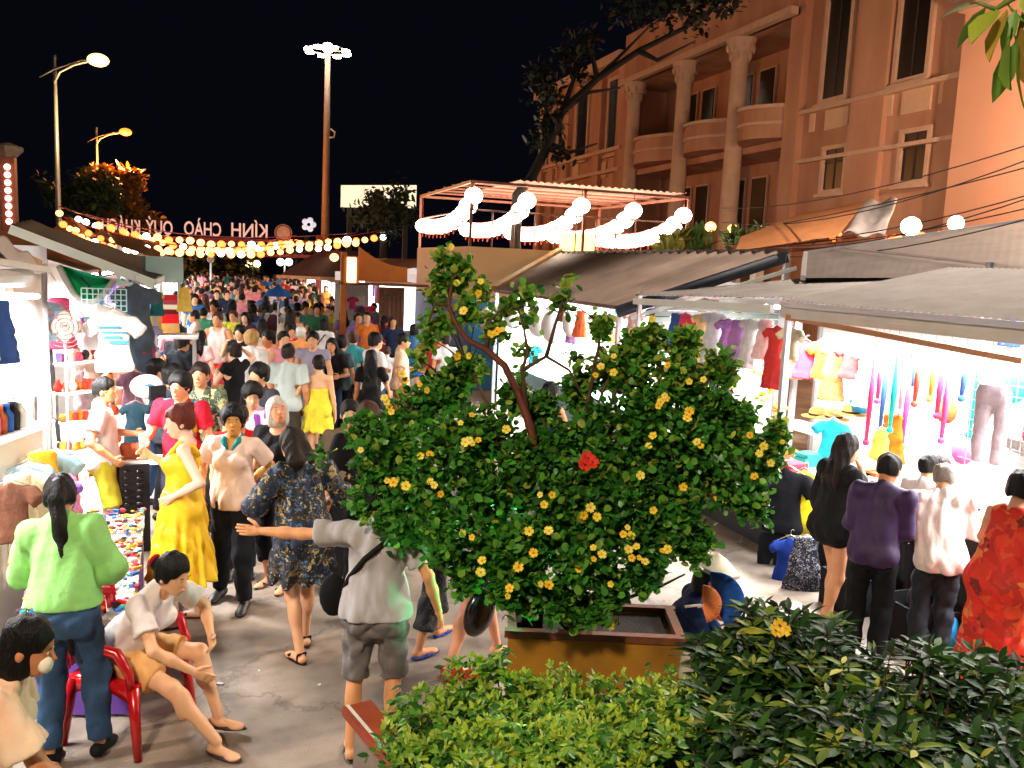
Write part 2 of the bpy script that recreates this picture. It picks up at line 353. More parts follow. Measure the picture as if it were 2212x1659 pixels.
def build_figure(h=.012, sex='f', arms=('relax', 'relax'), feet=((-.09, 0), (.09, .02)), head=(0, 0, 0), lean=(0, 0), seated=False, pelvis=None, ankles=None,
                 hair='long', top=None, bottom=None, shoes='sandal', build=1., hands=True, face=True, toes=(8, -8), hair_len=.3, seed=0, wr=None, fat=0., kneepole=None):
    """returns dict part -> (V, faces); top: dict(kind tee/tank/dress/shirt, sleeve, hem, loose, flare); bottom: dict(kind trousers/shorts/skirt, len, loose)"""
    out = {}; f = sex == 'f'; sh = .158 if f else .18; P0 = np.array(pelvis if pelvis is not None else (0, 0, .92))
    dz = P0 - np.array([0, 0, .92])
    Rl = _rx(-R_(lean[0])) @ np.array([[math.cos(R_(lean[1])), 0, math.sin(R_(lean[1]))], [0, 1, 0], [-math.sin(R_(lean[1])), 0, math.cos(R_(lean[1]))]])
    piv = np.array([0, 0, .95])
    T = lambda p: Rl @ (np.array(p, float) - piv) + piv + dz
    D_ = lambda v: Rl @ np.array(v, float)
    LS, RS = T((-sh, -.01, 1.365)), T((sh, -.01, 1.365))
    Hn = [T((-.085, 0, .89)) if False else np.array((-.085, 0, .89)) + dz, np.array((.085, 0, .89)) + dz]
    jo = []
    for i, sgn in ((0, -1), (1, 1)):
        pr = ARMS[arms[i]] if isinstance(arms[i], str) else arms[i]
        S = (LS, RS)[i]; w = np.array(pr[0], float) * np.array([sgn, 1, 1]); pole = np.array(pr[1], float) * np.array([sgn, 1, 1])
        if len(pr) > 3 or not isinstance(arms[i], str): tgt = S + w
        else: tgt = S + w
        e, wv = ik(S, tgt, .275, .245, pole); jo.append((S, e, wv, pr[2]))
    lg = []
    for i, sgn in ((0, -1), (1, 1)):
        if ankles is not None: an = np.array(ankles[i], float)
        else: an = np.array((feet[i][0], feet[i][1] - .02, .085))
        kp = kneepole[i] if kneepole is not None else (sgn * .15, 1, .2)
        kn, an = ik(Hn[i], an, .415, .405, kp); lg.append((Hn[i], kn, an))
    hr = R_(head[0]), R_(head[1]), R_(head[2])
    Rh = Rl @ _rz(hr[0]) @ _rx(hr[1]) @ np.array([[math.cos(hr[2]), 0, math.sin(hr[2])], [0, 1, 0], [-math.sin(hr[2]), 0, math.cos(hr[2])]])
    nb = T((0, .0, 1.45)); hc = nb + Rh @ np.array((0, .022, .105)); Hd = lambda p: hc + Rh @ np.array(p, float)
    w_ = 1 + fat
    def torso(B, g, k=.05, low=True):
        B.ell(T((0, 0, 1.23)), np.array((.130 if f else .153, .093, .165)) * (w_, w_, 1) + g, k, Rl)
        B.ell(T((0, .004, 1.06)), np.array((.113 if f else .132, .083, .15)) * (w_, w_ * 1.05, 1) + g, k, Rl)
        if f:
            for q in (-.062, .062): B.ell(T((q, .08, 1.235)), np.array((.055, .045, .055)) + g, k, Rl)
        for q in (-1, 1): B.cap(T((q * .05, -.012, 1.385)), T((q * (sh - .02), -.012, 1.352)), .044 + g * .8, (.045 if f else .05) + g * .8, k)
    def hips(B, g, k=.05):
        B.ell(np.array((0, 0, .93)) + dz, np.array((.150 if f else .142, .103, .12)) * (w_, w_, 1) + g, k)
        for q in (-.07, .07): B.ell(np.array((q, -.06, .885)) + dz, np.array((.077, .07, .088)) * w_ + g, k)
    def leg(B, i, g0, g1, upto=2., k=.03):
        a, b, c = lg[i]
        if upto <= 1:
            e = a + (b - a) * upto; B.cap(a, e, .076 * w_ + g0, .076 * w_ + (.048 - .076 * w_) * upto + g1, k)
        else:
            B.cap(a, b, .076 * w_ + g0, .049 + (g0 + g1) / 2, k)
            t = upto - 1; e = b + (c - b) * t; B.cap(b, e, .049 + (g0 + g1) / 2, .049 + (.032 - .049) * t + g1, k)
            if g0 and t > .3: B.ell(b + (c - b) * .32 - np.array((0, .016, 0)), np.array((.045, .048, .10)) + g0, .03)
        return e
    # body
    B = Field(h); torso(B, 0); hips(B, 0)
    B.cap(T((0, -.012, 1.36)), nb + Rh @ np.array((0, 0, .03)), .052 if f else .058, .05 if f else .056, .03)
    for i in (0, 1):
        S, e, w, cu = jo[i]; ar = 1. if f else 1.15
        B.cap(S, e, .041 * ar, .033 * ar, .03); B.cap(e, e + (w - e) * .45, .034 * ar, .032 * ar, .02); B.cap(e + (w - e) * .4, w, .034 * ar, .023 * ar, .02)
        leg(B, i, 0, 0); a, b, c = lg[i]; bk = np.cross(np.array((1, 0, 0)), (c - b) / np.linalg.norm(c - b))
        B.ell(b + (c - b) * .32 - np.array((0, .018, 0)), (.045, .048, .10), .03)
        fy = _rz(R_(toes[i])); sole = c - np.array((0, 0, .085))
        rot = fy
        if ankles is not None and len(ankles[i]) > 3: pass
        B.cap(c + rot @ np.array((0, -.03, -.05)), c + rot @ np.array((0, .10, -.062)), .032, .026, .02)
        B.ell(c + rot @ np.array((0, .12, -.066)), (.04, .05, .018), .015, rot)
    hb = Field(h)
    B.ell(Hd((0, -.012, .035)), (.077, .093, .088), .02, Rh); B.ell(Hd((0, .018, -.015)), (.062 if f else .066, .076, .092), .02, Rh)
    B.ell(Hd((0, .055, -.085)), (.03 if f else .036, .03, .026), .03, Rh)
    if h < .02:
        B.cap(Hd((0, .088, .012)), Hd((0, .108, -.024)), .007, .0125, .012)
        B.ell(Hd((0, .091, -.058)), (.023, .012, .010), .01, Rh)
        for q in (-1, 1):
            B.sub_ell(Hd((q * .03, .1, .01)), (.018, .016, .012), Rh, .015)
            B.ell(Hd((q * .077, -.005, -.012)), (.010, .02, .03), .008, Rh)
    V, Q = B.mesh(); F = [tuple(q) for q in Q] if hands else Q
    if hands:
        V = [V]; F = list(map(tuple, Q.tolist())); off = len(V[0])
        for i, sgn in ((0, -1), (1, 1)):
            S, e, w, cu = jo[i]; d = (w - e) / np.linalg.norm(w - e)
            inward = D_((-sgn, 0, 0)); n = inward - d * (inward @ d); n /= np.linalg.norm(n) + 1e-9
            ax = np.cross(d, n) * (-sgn)  # towards the thumb side
            if ax @ D_((0, 1, .6)) < 0: ax = -ax
            pts = []
            k_ = Field(min(h, .009)); k_.cap(w - d * .02, w + d * .02, .022, .022, .02)
            for q in (-.024, -.008, .008, .024): k_.cap(w + d * .02 + ax * q * .6, w + d * .075 + ax * q, .014, .0115, .012)
            v, q4 = k_.mesh(); V.append(v); F += [tuple(x + off for x in q) for q in q4.tolist()]; off += len(v)
            for j, q in enumerate((.026, .009, -.009, -.025)):
                L = (.068, .076, .070, .054)[j]; p = w + d * .07 + ax * q; ang = cu * .9; path = [p]; dd = d + ax * q * 1.2
                for sgm, fr in ((0, .45), (1, .32), (2, .23)):
                    dd = dd * math.cos(ang * .8) + n * math.sin(ang * .8); dd = dd / np.linalg.norm(dd)
                    path.append(path[-1] + dd * L * fr)
                v, fc = tube_np([p - d * .02] + path, [.0095, .0092, .0085, .0078, .0055], 6); V.append(v); F += [tuple(x + off for x in q_) for q_ in fc]; off += len(v)
            p = w + d * .018 + ax * .02; t1 = d * .55 + ax * .75 + n * .25; t1 /= np.linalg.norm(t1); t2 = d * .9 + ax * .25 + n * .4 * (1 + cu); t2 /= np.linalg.norm(t2)
            v, fc = tube_np([p, p + t1 * .035, p + t1 * .035 + t2 * .03, p + t1 * .035 + t2 * .052], [.013, .0115, .0095, .006], 6); V.append(v); F += [tuple(x + off for x in q_) for q_ in fc]; off += len(v)
        V = np.concatenate(V)
    out['body'] = (V, F)
    # hair
    if hair != 'none':
        Hh = Field(h); th = .012
        Hh.ell(Hd((0, -.014, .04)), (.087, .103, .096), .02, Rh)
        if hair in ('long', 'bob', 'pony', 'bun', 'lowbun'): Hh.ell(Hd((0, -.03, -.01)), (.086, .085, .085), .02, Rh)
        if hair == 'short': Hh.ell(Hd((0, -.035, -.005)), (.081, .07, .07), .02, Rh)
        if hair == 'bob': Hh.ell(Hd((0, -.03, -.07)), (.095, .078, .085), .03, Rh)
        if hair == 'puffy': Hh.ell(Hd((0, -.02, .05)), (.105, .112, .10), .02, Rh); Hh.ell(Hd((0, -.045, -.015)), (.093, .08, .085), .02, Rh)
        down = D_((0, 0, -1))
        if hair == 'long':
            for q in (-.055, -.02, .02, .055):
                a = Hd((q, -.05, -.04)); b = a + down * hair_len * .5 + D_((q * .3, -.05, 0)); c = b + down * hair_len * .5
                Hh.cap(a, b, .045, .04, .03); Hh.cap(b, c, .04, .022, .03)
            for q in (-1, 1): Hh.cap(Hd((q * .075, -.01, 0)), Hd((q * .08, -.015, -.12)), .02, .02, .03)
        if hair == 'pony':
            a = Hd((0, -.10, .045)); Hh.cap(Hd((0, -.07, .03)), a, .04, .034, .03); b = a + D_((0.01, -.05, -.08)); c = b + down * hair_len * .5 + D_((.012, .02, 0)); d = c + down * hair_len * .5 + D_((.01, .03, 0))
            Hh.cap(a, b, .034, .042, .02); Hh.cap(b, c, .042, .045, .02); Hh.cap(c, d, .045, .012, .02)
        if hair == 'bun': Hh.ell(Hd((0, -.085, .095)), (.045, .045, .04), .01, Rh)
        if hair == 'lowbun': Hh.ell(Hd((0, -.125, .0)), (.045, .04, .04), .01, Rh)
        if hair in ('bun', 'pony', 'lowbun', 'back'): Hh.sub_ell(Hd((0, .085, -.035)), (.09, .085, .088), Rh, .012)
        else: Hh.sub_ell(Hd((0, .10, -.035)), (.076, .075, .092), Rh, .012)
        if hair in ('short', 'puffy', 'back'): Hh.sub_ell(Hd((0, .02, -.10)), (.16, .13, .065), Rh, .02)
        if hair in ('pony', 'bun', 'lowbun'): Hh.sub_ell(Hd((0, .01, -.10)), (.15, .10, .055), Rh, .02)
        rs = np.random.RandomState(seed + 5); K = rs.uniform(60, 110, 3)
        Hh.disp(lambda X, Y, Z: .0032 * (np.sin(K[0] * X + 9 * Z) + np.sin(K[1] * Y + 12 * Z + 4 * X)) + .003 * np.sin(31 * X + 23 * Y + 17 * Z + seed))
        out['hair'] = Hh.mesh()
    # top
    if top is not None:
        kd = top.get('kind', 'tee'); g = top.get('g', .011); lo_ = top.get('loose', .01); hem = top.get('hem', .84); sl = top.get('sleeve', .5)
        B = Field(h); torso(B, g, .04)
        if not top.get('bare') and top.get('neck') != 'scoop': B.cap(T((0, -.014, 1.37)), T((0, -.016, 1.418)), .060 + g * .5, .056 + g * .4, .03)
        if kd in ('dress',) or hem < 1.0:
            B.ell(np.array((0, 0, .93)) + dz, np.array((.150 if f else .143, .100, .15)) * (w_, w_, 1) + g + lo_, .04)
            if hem < .92:
                for q in (-.07, .07): B.ell(np.array((q, -.055, .885)) + dz, np.array((.08, .075, .08)) * w_ + g + lo_, .05)
            B.ell(T((0, 0, 1.06)), np.array((.121 if f else .135, .088, .16)) * (w_, w_, 1) + g + lo_, .04, Rl)
        if sl > 0:
            for i in (0, 1):
                S, e, w, cu = jo[i]; sr = top.get('sr', .014)
                if sl <= 1:
                    en = S + (e - S) * sl; B.cap(S, en + (e - S) * .12, .044 * (1 if f else 1.15) + .004 + sr * .5, .043 + sr * 1.3, .03); B.clip(en, e - S, en, .13)
                else:
                    B.cap(S, e, .044 * (1 if f else 1.15) + .004 + sr * .5, .039 + sr, .03); en = e + (w - e) * (sl - 1); B.cap(e, en + (w - e) * .08, .039 + sr, .026 + sr * 1.2, .02); B.clip(en, w - e, en, .085)
        if kd in ('dress', 'skirtdress'):
            fl = top.get('flare', (.26, .22)); B.skirt(np.array((0, 0, 1.02)) + dz, (.125 * w_ + g, .10 * w_ + g), np.array((0, .0, top.get('len', .5))) + dz * (0 if not seated else 1), fl, top.get('pleats', 9), top.get('amp', .012), .04, seed)
        B.disp(wrinkle((wr or .0055) * 1.35, seed + 1))
        if kd == 'tank' or kd == 'strap' or top.get('tank'):
            for q in (-1, 1): B.sub_ell(T((q * (sh + .01), 0, 1.345)), (.06, .12, .085), Rl, .01)
        if kd == 'strapless' or top.get('bare'): B.clip(T((0, 0, top.get('bare', 1.27))), D_((0, top.get('slant', 0), 1)))
        nk = top.get('neck', 'crew')
        B.sub_ell(T((0, {'crew': .052, 'v': .085, 'scoop': .06}.get(nk, .05), 1.452)), (.064, .075, .058) if nk == 'crew' else ((.085, .11, .09) if nk == 'scoop' else (.05, .09, .12)), Rl, .01)
        if kd not in ('dress', 'skirtdress'): B.clip(np.array((0, 0, hem)) + dz, (0, top.get('hemtilt', 0), -1))
        if not seated and kd not in ('dress', 'skirtdress'): pass
        out['top'] = B.mesh()
    if bottom is not None:
        kd = bottom.get('kind', 'trousers'); g = bottom.get('g', .012); L = bottom.get('len', 1.95); lo_ = bottom.get('loose', .012)
        B = Field(h); hips(B, g)
        if kd in ('trousers', 'shorts'):
            ends = []
            for i in (0, 1): leg(B, i, g, lo_ + g, min(L + .06, 2.0))
            B.disp(wrinkle((wr or .004) * 1.2, seed + 2, 26))
            B.clip(np.array((0, 0, bottom.get('waist', 1.0))) + dz, (0, 0, 1))
            for i in (0, 1):
                a, b, c = lg[i]
                en = a + (b - a) * L if L <= 1 else b + (c - b) * (L - 1); dr = (b - a) if L <= 1 else (c - b); B.clip(en, dr, en, .2)
        else:
            fl = bottom.get('flare', (.2, .17)); B.skirt(np.array((0, 0, 1.0)) + dz, (.14, .11), np.array((0, 0, L)) + (dz if seated else 0 * dz), fl, bottom.get('pleats', 8), bottom.get('amp', .01), .04, seed)
            B.disp(wrinkle(.003, seed + 2)); B.clip(np.array((0, 0, 1.0)) + dz, (0, 0, 1))
        out['bottom'] = B.mesh()
    if shoes:
        for i in (0, 1):
            B = Field(min(h, .012) if h < .02 else h)
            c = lg[i][2]; rot = _rz(R_(toes[i])); q = lambda x, y, z: c + rot @ np.array((x, y, z))
            if shoes in ('sandal', 'flop'):
                B.ell(q(0, .055, -.080), (.044, .135, .011), .01, rot)
                if shoes == 'sandal': B.cap(q(-.036, .09, -.05), q(.036, .09, -.05), .012, .012, .01); B.cap(q(-.034, -.03, -.01), q(.034, -.03, -.01), .009, .009, .01); B.cap(q(-.036, -.02, -.02), q(-.036, -.02, -.07), .007, .007, .01); B.cap(q(.036, -.02, -.02), q(.036, -.02, -.07), .007, .007, .01)
                else: B.cap(q(0, .12, -.05), q(.036, .05, -.07), .008, .007, .005); B.cap(q(0, .12, -.05), q(-.036, .05, -.07), .008, .007, .005)
            else:
                B.cap(q(0, -.03, -.035), q(0, .10, -.052), .043, .038, .02); B.ell(q(0, .12, -.062), (.045, .06, .028), .02, rot); B.clip(c - np.array((0, 0, .088)), (0, 0, -1), c, .25)
            out['shoes' if i == 0 else 'shoes2'] = B.mesh()
    out['_j'] = dict(arms=jo, legs=lg, head=Hd, Rh=Rh, T=T, D=D_)
    return out
def fig_mesh(name, VF):
    V, Fc = VF
    if isinstance(Fc, np.ndarray): return np_mesh(name, V, Fc)
    me = bpy.data.meshes.new(name); me.from_pydata([tuple(map(float, v)) for v in V], [], [tuple(int(i) for i in f) for f in Fc])
    me.polygons.foreach_set('use_smooth', [True] * len(me.polygons)); me.update(); return me
PARTN = dict(hair='hair', top='shirt', bottom='trousers', shoes='shoe', shoes2='shoe')
def face_parts(o, J, mouth='a04a44'):
    Hd, Rh = J['head'], J['Rh']
    def el(name, c, r, m):
        b = MB(); b.ball((0, 0, 0), 1, 8, 5, r); me = b.mesh(name); o2 = link(name, me, o, m)
        o2.matrix_local = Matrix([[*Rh[0], 0], [*Rh[1], 0], [*Rh[2], 0], [0, 0, 0, 1]]); o2.location = [float(q) for q in Hd(c)]
    em = mat('eye_dark', '120c0a', .2, 0, spec=.6); bm = mat('eyebrow_hair', '1c120e', .8, 0); mm = mat('lip_' + mouth, mouth, .5, .05); wm = mat('eye_white', 'd8d0c8', .3, 0)
    for s in (-1, 1):
        el('eye', (s * .030, .0845, .007), (.0125, .004, .0042), wm); el('pupil', (s * .030, .0862, .0072), (.0062, .0038, .0044), em)
        el('eyebrow', (s * .031, .0885, .027), (.016, .003, .0026), bm)
    el('mouth', (0, .0975, -.058), (.019, .005, .0045), mm)
def glasses(o, J, c='1a1a1a'):
    Hd = J['head']; b = MB()
    for s in (-1, 1):
        ring = [Hd((s * .032 + .023 * math.cos(a), .105, .006 + .016 * math.sin(a))) for a in [2 * math.pi * k / 12 for k in range(13)]]
        b.tube(ring, .0022, 5); b.tube([Hd((s * .054, .105, .01)), Hd((s * .08, .06, .01)), Hd((s * .082, -.01, .0))], .002, 5)
    b.tube([Hd((-.01, .107, .01)), Hd((.01, .107, .01))], .002, 5); b.build('glasses', mat('glasses_frame_' + c, c, .3, 0), o)
def person(foot, label, H=1.65, face=0, skin='d9a07a', hairc='black', topm=None, botm=None, shoem=None, names=None, group=None, glass=None, z=0., feats=True, mouth='a04a44', **kw):
    D = build_figure(**kw); J = D.pop('_j'); s = H / 1.665
    o = link('person', fig_mesh('person', D['body']), None, skinmat(skin)); tag(o, label, 'person', group)
    o.location = (float(foot[0]), float(foot[1]), z); o.rotation_euler = (0, 0, R_(face)); o.scale = (s, s, s)
    nm = dict(PARTN); nm.update(names or {}); mm = dict(hair=hairmat(hairc), top=topm, bottom=botm, shoes=shoem or mat('shoe_dark', '1c1614', .5, .1)); mm['shoes2'] = mm['shoes']
    for k, VF in D.items():
        if k == 'body' or len(VF[0]) == 0: continue
        link(nm[k], fig_mesh(nm[k], VF), o, mm[k])
    if feats: face_parts(o, J, mouth)
    if glass: glasses(o, J, glass)
    return o, J
# ================= SETTING =================
# ground: worn concrete street
def ground_mat():
    m, t, b = _bsdf('street_concrete'); N, L = t.nodes, t.links
    tc = N.new('ShaderNodeTexCoord')
    def noise(s, d=5, r=.55):
        n = N.new('ShaderNodeTexNoise'); n.inputs['Scale'].default_value = s; n.inputs['Detail'].default_value = d; n.inputs['Roughness'].default_value = r
        L.new(tc.outputs['Object'], n.inputs['Vector']); return n
    a = noise(.7, 6, .65); r = N.new('ShaderNodeValToRGB'); e = r.color_ramp.elements
    e[0].position = .35; e[1].position = .7; e[0].color = (*lin('74685c'), 1); e[1].color = (*lin('aa9b8d'), 1); L.new(a.outputs[0], r.inputs[0])
    g = noise(90, 3, .7); gr = N.new('ShaderNodeValToRGB'); gr.color_ramp.elements[0].position = .35; gr.color_ramp.elements[1].position = .65
    gr.color_ramp.elements[0].color = (.6, .6, .6, 1); gr.color_ramp.elements[1].color = (1, 1, 1, 1); L.new(g.outputs[0], gr.inputs[0])
    mx = N.new('ShaderNodeMixRGB'); mx.blend_type = 'MULTIPLY'; mx.inputs[0].default_value = .5; L.new(r.outputs[0], mx.inputs[1]); L.new(gr.outputs[0], mx.inputs[2])
    s = noise(3.2, 2, .5); sr = N.new('ShaderNodeValToRGB'); sr.color_ramp.elements[0].position = .52; sr.color_ramp.elements[1].position = .70
    sr.color_ramp.elements[0].color = (1, 1, 1, 1); sr.color_ramp.elements[1].color = (.55, .5, .45, 1); L.new(s.outputs[0], sr.inputs[0])
    m2 = N.new('ShaderNodeMixRGB'); m2.blend_type = 'MULTIPLY'; m2.inputs[0].default_value = .8; L.new(mx.outputs[0], m2.inputs[1]); L.new(sr.outputs[0], m2.inputs[2])
    vo = N.new('ShaderNodeTexVoronoi'); vo.feature = 'DISTANCE_TO_EDGE'; vo.inputs['Scale'].default_value = .55; dn = noise(1.6, 6, .7); dm = N.new('ShaderNodeMixRGB'); dm.blend_type = 'LINEAR_LIGHT'; dm.inputs[0].default_value = .35
    L.new(tc.outputs['Object'], dm.inputs[1]); L.new(dn.outputs['Color'], dm.inputs[2]); L.new(dm.outputs[0], vo.inputs['Vector'])
    vr = N.new('ShaderNodeValToRGB'); vr.color_ramp.elements[0].position = .0; vr.color_ramp.elements[1].position = .016; vr.color_ramp.elements[0].color = (.30, .27, .24, 1); vr.color_ramp.elements[1].color = (1, 1, 1, 1); L.new(vo.outputs['Distance'], vr.inputs[0])
    m3 = N.new('ShaderNodeMixRGB'); m3.blend_type = 'MULTIPLY'; m3.inputs[0].default_value = .55; L.new(m2.outputs[0], m3.inputs[1]); L.new(vr.outputs[0], m3.inputs[2])
    sp = N.new('ShaderNodeTexVoronoi'); sp.inputs['Scale'].default_value = 7; L.new(dm.outputs[0], sp.inputs['Vector']); sr2 = N.new('ShaderNodeValToRGB'); sr2.color_ramp.elements[0].position = .05; sr2.color_ramp.elements[1].position = .12; sr2.color_ramp.elements[0].color = (.5, .45, .42, 1); sr2.color_ramp.elements[1].color = (1, 1, 1, 1)
    L.new(sp.outputs['Distance'], sr2.inputs[0]); m4 = N.new('ShaderNodeMixRGB'); m4.blend_type = 'MULTIPLY'; m4.inputs[0].default_value = .6; L.new(m3.outputs[0], m4.inputs[1]); L.new(sr2.outputs[0], m4.inputs[2])
    L.new(m4.outputs[0], b.inputs['Base Color']); b.inputs['Roughness'].default_value = .62
    bp = N.new('ShaderNodeBump'); bp.inputs['Strength'].default_value = .35; bp.inputs['Distance'].default_value = .008; L.new(g.outputs[0], bp.inputs['Height']); L.new(bp.outputs[0], b.inputs['Normal'])
    return m
g = MB(); g.grid(lambda u, v: (-300 + 600 * u, -100 + 700 * v, 0), 4, 4, False); g.build('ground', ground_mat(), kind='structure')
for i, (u, v, w) in enumerate([(826, 1425, .03), (880, 1500, .02), (475, 1478, .045), (905, 1392, .02), (560, 1120 + 330, .018), (690, 1480, .02), (1700, 1330, .03), (455, 1180, .02)]):
    p = at(u, v, z=0); b = MB(); b.box((p[0], p[1], .004), (w, w * .6, .008), rz=i * 1.3)
    b.build('paper_scrap', mat('paper_white', 'd8d4cc', .8, .05), label='tiny white paper scrap on the concrete, ' + ['between the seated woman and the black bag', 'just left of the planter hedge', 'in front of the seated woman', 'beside the walker in black shorts', 'near the foot of the floral dress', 'in the empty middle of the pavement', 'by the bare legs at the right stall', 'between the legs of the pale polo woman'][i], cat='litter')

# ---------- big building on the right, facade in plane x = 22 ----------
FX = 22.
wallm = mat('peach_render', 'cc9c80', .85, .12, .7, .2, 30, col2='a87458', stretch=(1, 1, .25)); trimm = mat('cream_trim', 'd8b49a', .8, .08, 3, .1, 30)
panem = mat('dark_glass', '0c0c10', .35, .1, 4, spec=.6); palem = mat('pale_panel', 'dcb898', .8, .05)
bld = empty('building', (FX, 40, 0), 0, 'long peach rendered building with columned balconies and tall dark windows', 'building')
bld.location = (0, 0, 0)
def fy(u, v): p = at(u, v, x=FX); return p[1], p[2]
def fbox(B, y0, y1, z0, z1, out, dep=None): B.box((FX - out + (dep or out) / 2, (y0 + y1) / 2, (z0 + z1) / 2), (dep or out, abs(y1 - y0), abs(z1 - z0)))
yc, _ = fy(2078, 400); yp, _ = fy(1708, 440); ybay, _ = fy(1352, 330); yend, _ = fy(1168, 370); ztop = 16.5
b = MB(); b.box((FX + 4, (yc + yp) / 2, ztop / 2), (8, yp - yc, ztop)); b.box((FX + 4, (ybay + yend) / 2, 7.5), (8, yend - ybay, 15.)); b.box((FX + 5.2, (yp + ybay) / 2, ztop / 2), (5.6, ybay - yp, ztop))
b.build('wall', wallm, bld)
b = MB(); b.box((FX + 3.4, (12 + yc) / 2, 9), (8, yc - 12, 18)); b.build('wing_wall', mat('salmon_render', 'e3ab8e', .85, .05, .5, .1, 30), bld)
for k in range(2):
    b = MB(); b.box((FX - .62, yc - 3 - 3.5 * k, 3.9), (.05, .05, 7.8)); b.build('drain_pipe', mat('pipe_grey', '8a7468', .6), bld)
b = MB(); b.box((FX - .75, (12 + yc) / 2, 11.1), (.3, yc - 12, .2)); b.build('cornice', trimm, bld)
def window(u0, v0, u1, v1, big=False, frame=.16, mull=True):
    ya, z1 = fy(u0, v0); yb, _ = fy(u1, v0); _, z0 = fy((u0 + u1) / 2, v1); _, z1 = fy((u0 + u1) / 2, v0)
    y0, y1 = min(ya, yb), max(ya, yb); w = MB()
    fbox(w, y0 - frame, y0, z0 - frame, z1 + frame, .14); fbox(w, y1, y1 + frame, z0 - frame, z1 + frame, .14)
    fbox(w, y0, y1, z1, z1 + frame, .14); fbox(w, y0, y1, z0 - frame, z0, .14)
    wf = w.build('window', trimm, bld); p = MB(); fbox(p, y0, y1, z0, z1, .03); p.build('pane', panem, wf)
    s = MB(); fbox(s, y0 - frame - .1, y1 + frame + .1, z0 - frame - .12, z0 - frame, .26); s.build('sill', trimm, wf)
    if mull:
        m_ = MB(); fbox(m_, (y0 + y1) / 2 - .03, (y0 + y1) / 2 + .03, z0, z1, .06); fbox(m_, y0, y1, z0 + (z1 - z0) * .66, z0 + (z1 - z0) * .66 + .06, .062); m_.build('glazing_bar', mat('bar_dark', '3a2a22', .6), wf)
window(1808, -120, 1858, 203); window(1972, -160, 2036, 158); window(1787, 322, 1830, 408); window(1957, 286, 2010, 388)
window(1322, 172, 1345, 325, frame=.2); window(1252, 200, 1275, 340, frame=.2); window(1212, 232, 1226, 350, frame=.2); window(1188, 262, 1197, 360, frame=.2)
def panel(name, u0, v0, u1, v1, out, m):
    ya, _ = fy(u0, v0); yb, _ = fy(u1, v0); _, z0 = fy((u0 + u1) / 2, v1); _, z1 = fy((u0 + u1) / 2, v0)
    w = MB(); fbox(w, ya, yb, z0, z1, out); return w.build(name, m, bld)
for q in [(1787, 234, 1836, 276), (1954, 188, 2016, 242), (1753, 245, 1763, 285), (1842, 215, 1852, 262), (1915, 205, 1932, 250), (2034, 175, 2048, 222)]: panel('relief_panel', *q, .07, palem)
for q in [(1297, 350, 1312, 385), (1330, 342, 1342, 380), (1240, 355, 1252, 388), (1200, 362, 1206, 388)]: panel('relief_panel', *q, .08, palem)
for (u, wd, zt) in [(1722, .9, ztop), (1880, 1.7, ztop), (2066, .9, ztop), (1355, 1.6, 15), (1300, 1.0, 15), (1232, 1., 15), (1203, .9, 15), (1180, .9, 15)]:
    y, _ = fy(u, 250); w = MB(); fbox(w, y - wd / 2, y + wd / 2, 0, zt, .32 if u < 1800 else .22); w.build('pilaster', wallm, bld)
for (y0, y1, z, h_, o) in [(yc, yp, 9.35, .16, .3), (yc, yp, 7.45, .14, .26), (yc, yp, ztop, .5, .9), (ybay, yend, 9.9, .22, .45), (ybay, yend, 8.7, .2, .4), (ybay, yend, 15, .5, .8)]:
    w = MB(); fbox(w, y0, y1, z - h_ / 2, z + h_ / 2, o); w.build('string_course', trimm, bld)
# colonnade: columns carrying curved balconies, recess behind
cols_u = [1372, 1478, 1594, 1712]; cyv = [fy(u, 330)[0] for u in cols_u]
def column(y, x=FX - .25, z0=0, z1=13.2, r=.42):
    w = MB(); w.lathe([(r * 1.35, z0), (r * 1.35, z0 + .4), (r * 1.05, z0 + .55), (r, z0 + .8), (r * .97, (z0 + z1) / 2), (r * .86, z1 - 1.1), (r * .95, z1 - 1.0), (r * .86, z1 - .9), (r * 1.2, z1 - .45), (r * 1.55, z1 - .12), (r * 1.6, z1)], 20, (x, y, 0)); c = w.build('column', trimm, bld)
    w = MB()
    for a in range(8):
        for lv, rr in ((.75, 1.05), (.4, 1.35)):
            an = a * math.pi / 4 + lv; w.ball((x + r * rr * math.cos(an), y + r * rr * math.sin(an), z1 - lv), .1, 6, 4, (.09, .09, .2))
    w.build('capital_leaves', trimm, c)
for y in cyv[:3]: column(y)
for i in range(3):
    y1, y0 = cyv[i] - .35, cyv[i + 1] + .35
    for z0, z1, ex, nm in [(8.55, 9.75, 0, 'balcony'), (9.75, 9.9, .14, 'balcony_rail'), (9.1, 9.22, .09, 'balcony_band')]:
        w = MB(); n = 10; pts = [(FX + .9, y0, z0)] + [(FX - .15 - ex - .95 * math.sin(math.pi * k / n), y0 + (y1 - y0) * k / n, z0) for k in range(n + 1)] + [(FX + .9, y1, z0)]
        w.prism(pts, (0, 0, z1 - z0)); w.build(nm, wallm if nm == 'balcony' else trimm, bld)
    w = MB(); w.box((FX + 1.2, (y0 + y1) / 2, 8.35), (2.4, y1 - y0, .3)); w.build('slab', wallm, bld)
    yy = (y0 + y1) / 2
    for (a, c, z0, z1) in [(-.3, .34, 10.3, 12.6), (-.3, .34, 5.0, 7.6)]:
        q = MB(); q.box((FX + 2.33, yy - .9, (z0 + z1) / 2), (.1, 1.3, z1 - z0)); q.box((FX + 2.33, yy + .9, (z0 + z1) / 2), (.1, 1.3, z1 - z0)); f_ = q.build('window', trimm, bld)
        q = MB(); q.box((FX + 2.26, yy - .9, (z0 + z1) / 2), (.06, 1.1, z1 - z0 - .2)); q.box((FX + 2.26, yy + .9, (z0 + z1) / 2), (.06, 1.1, z1 - z0 - .2)); q.build('pane', panem, f_)
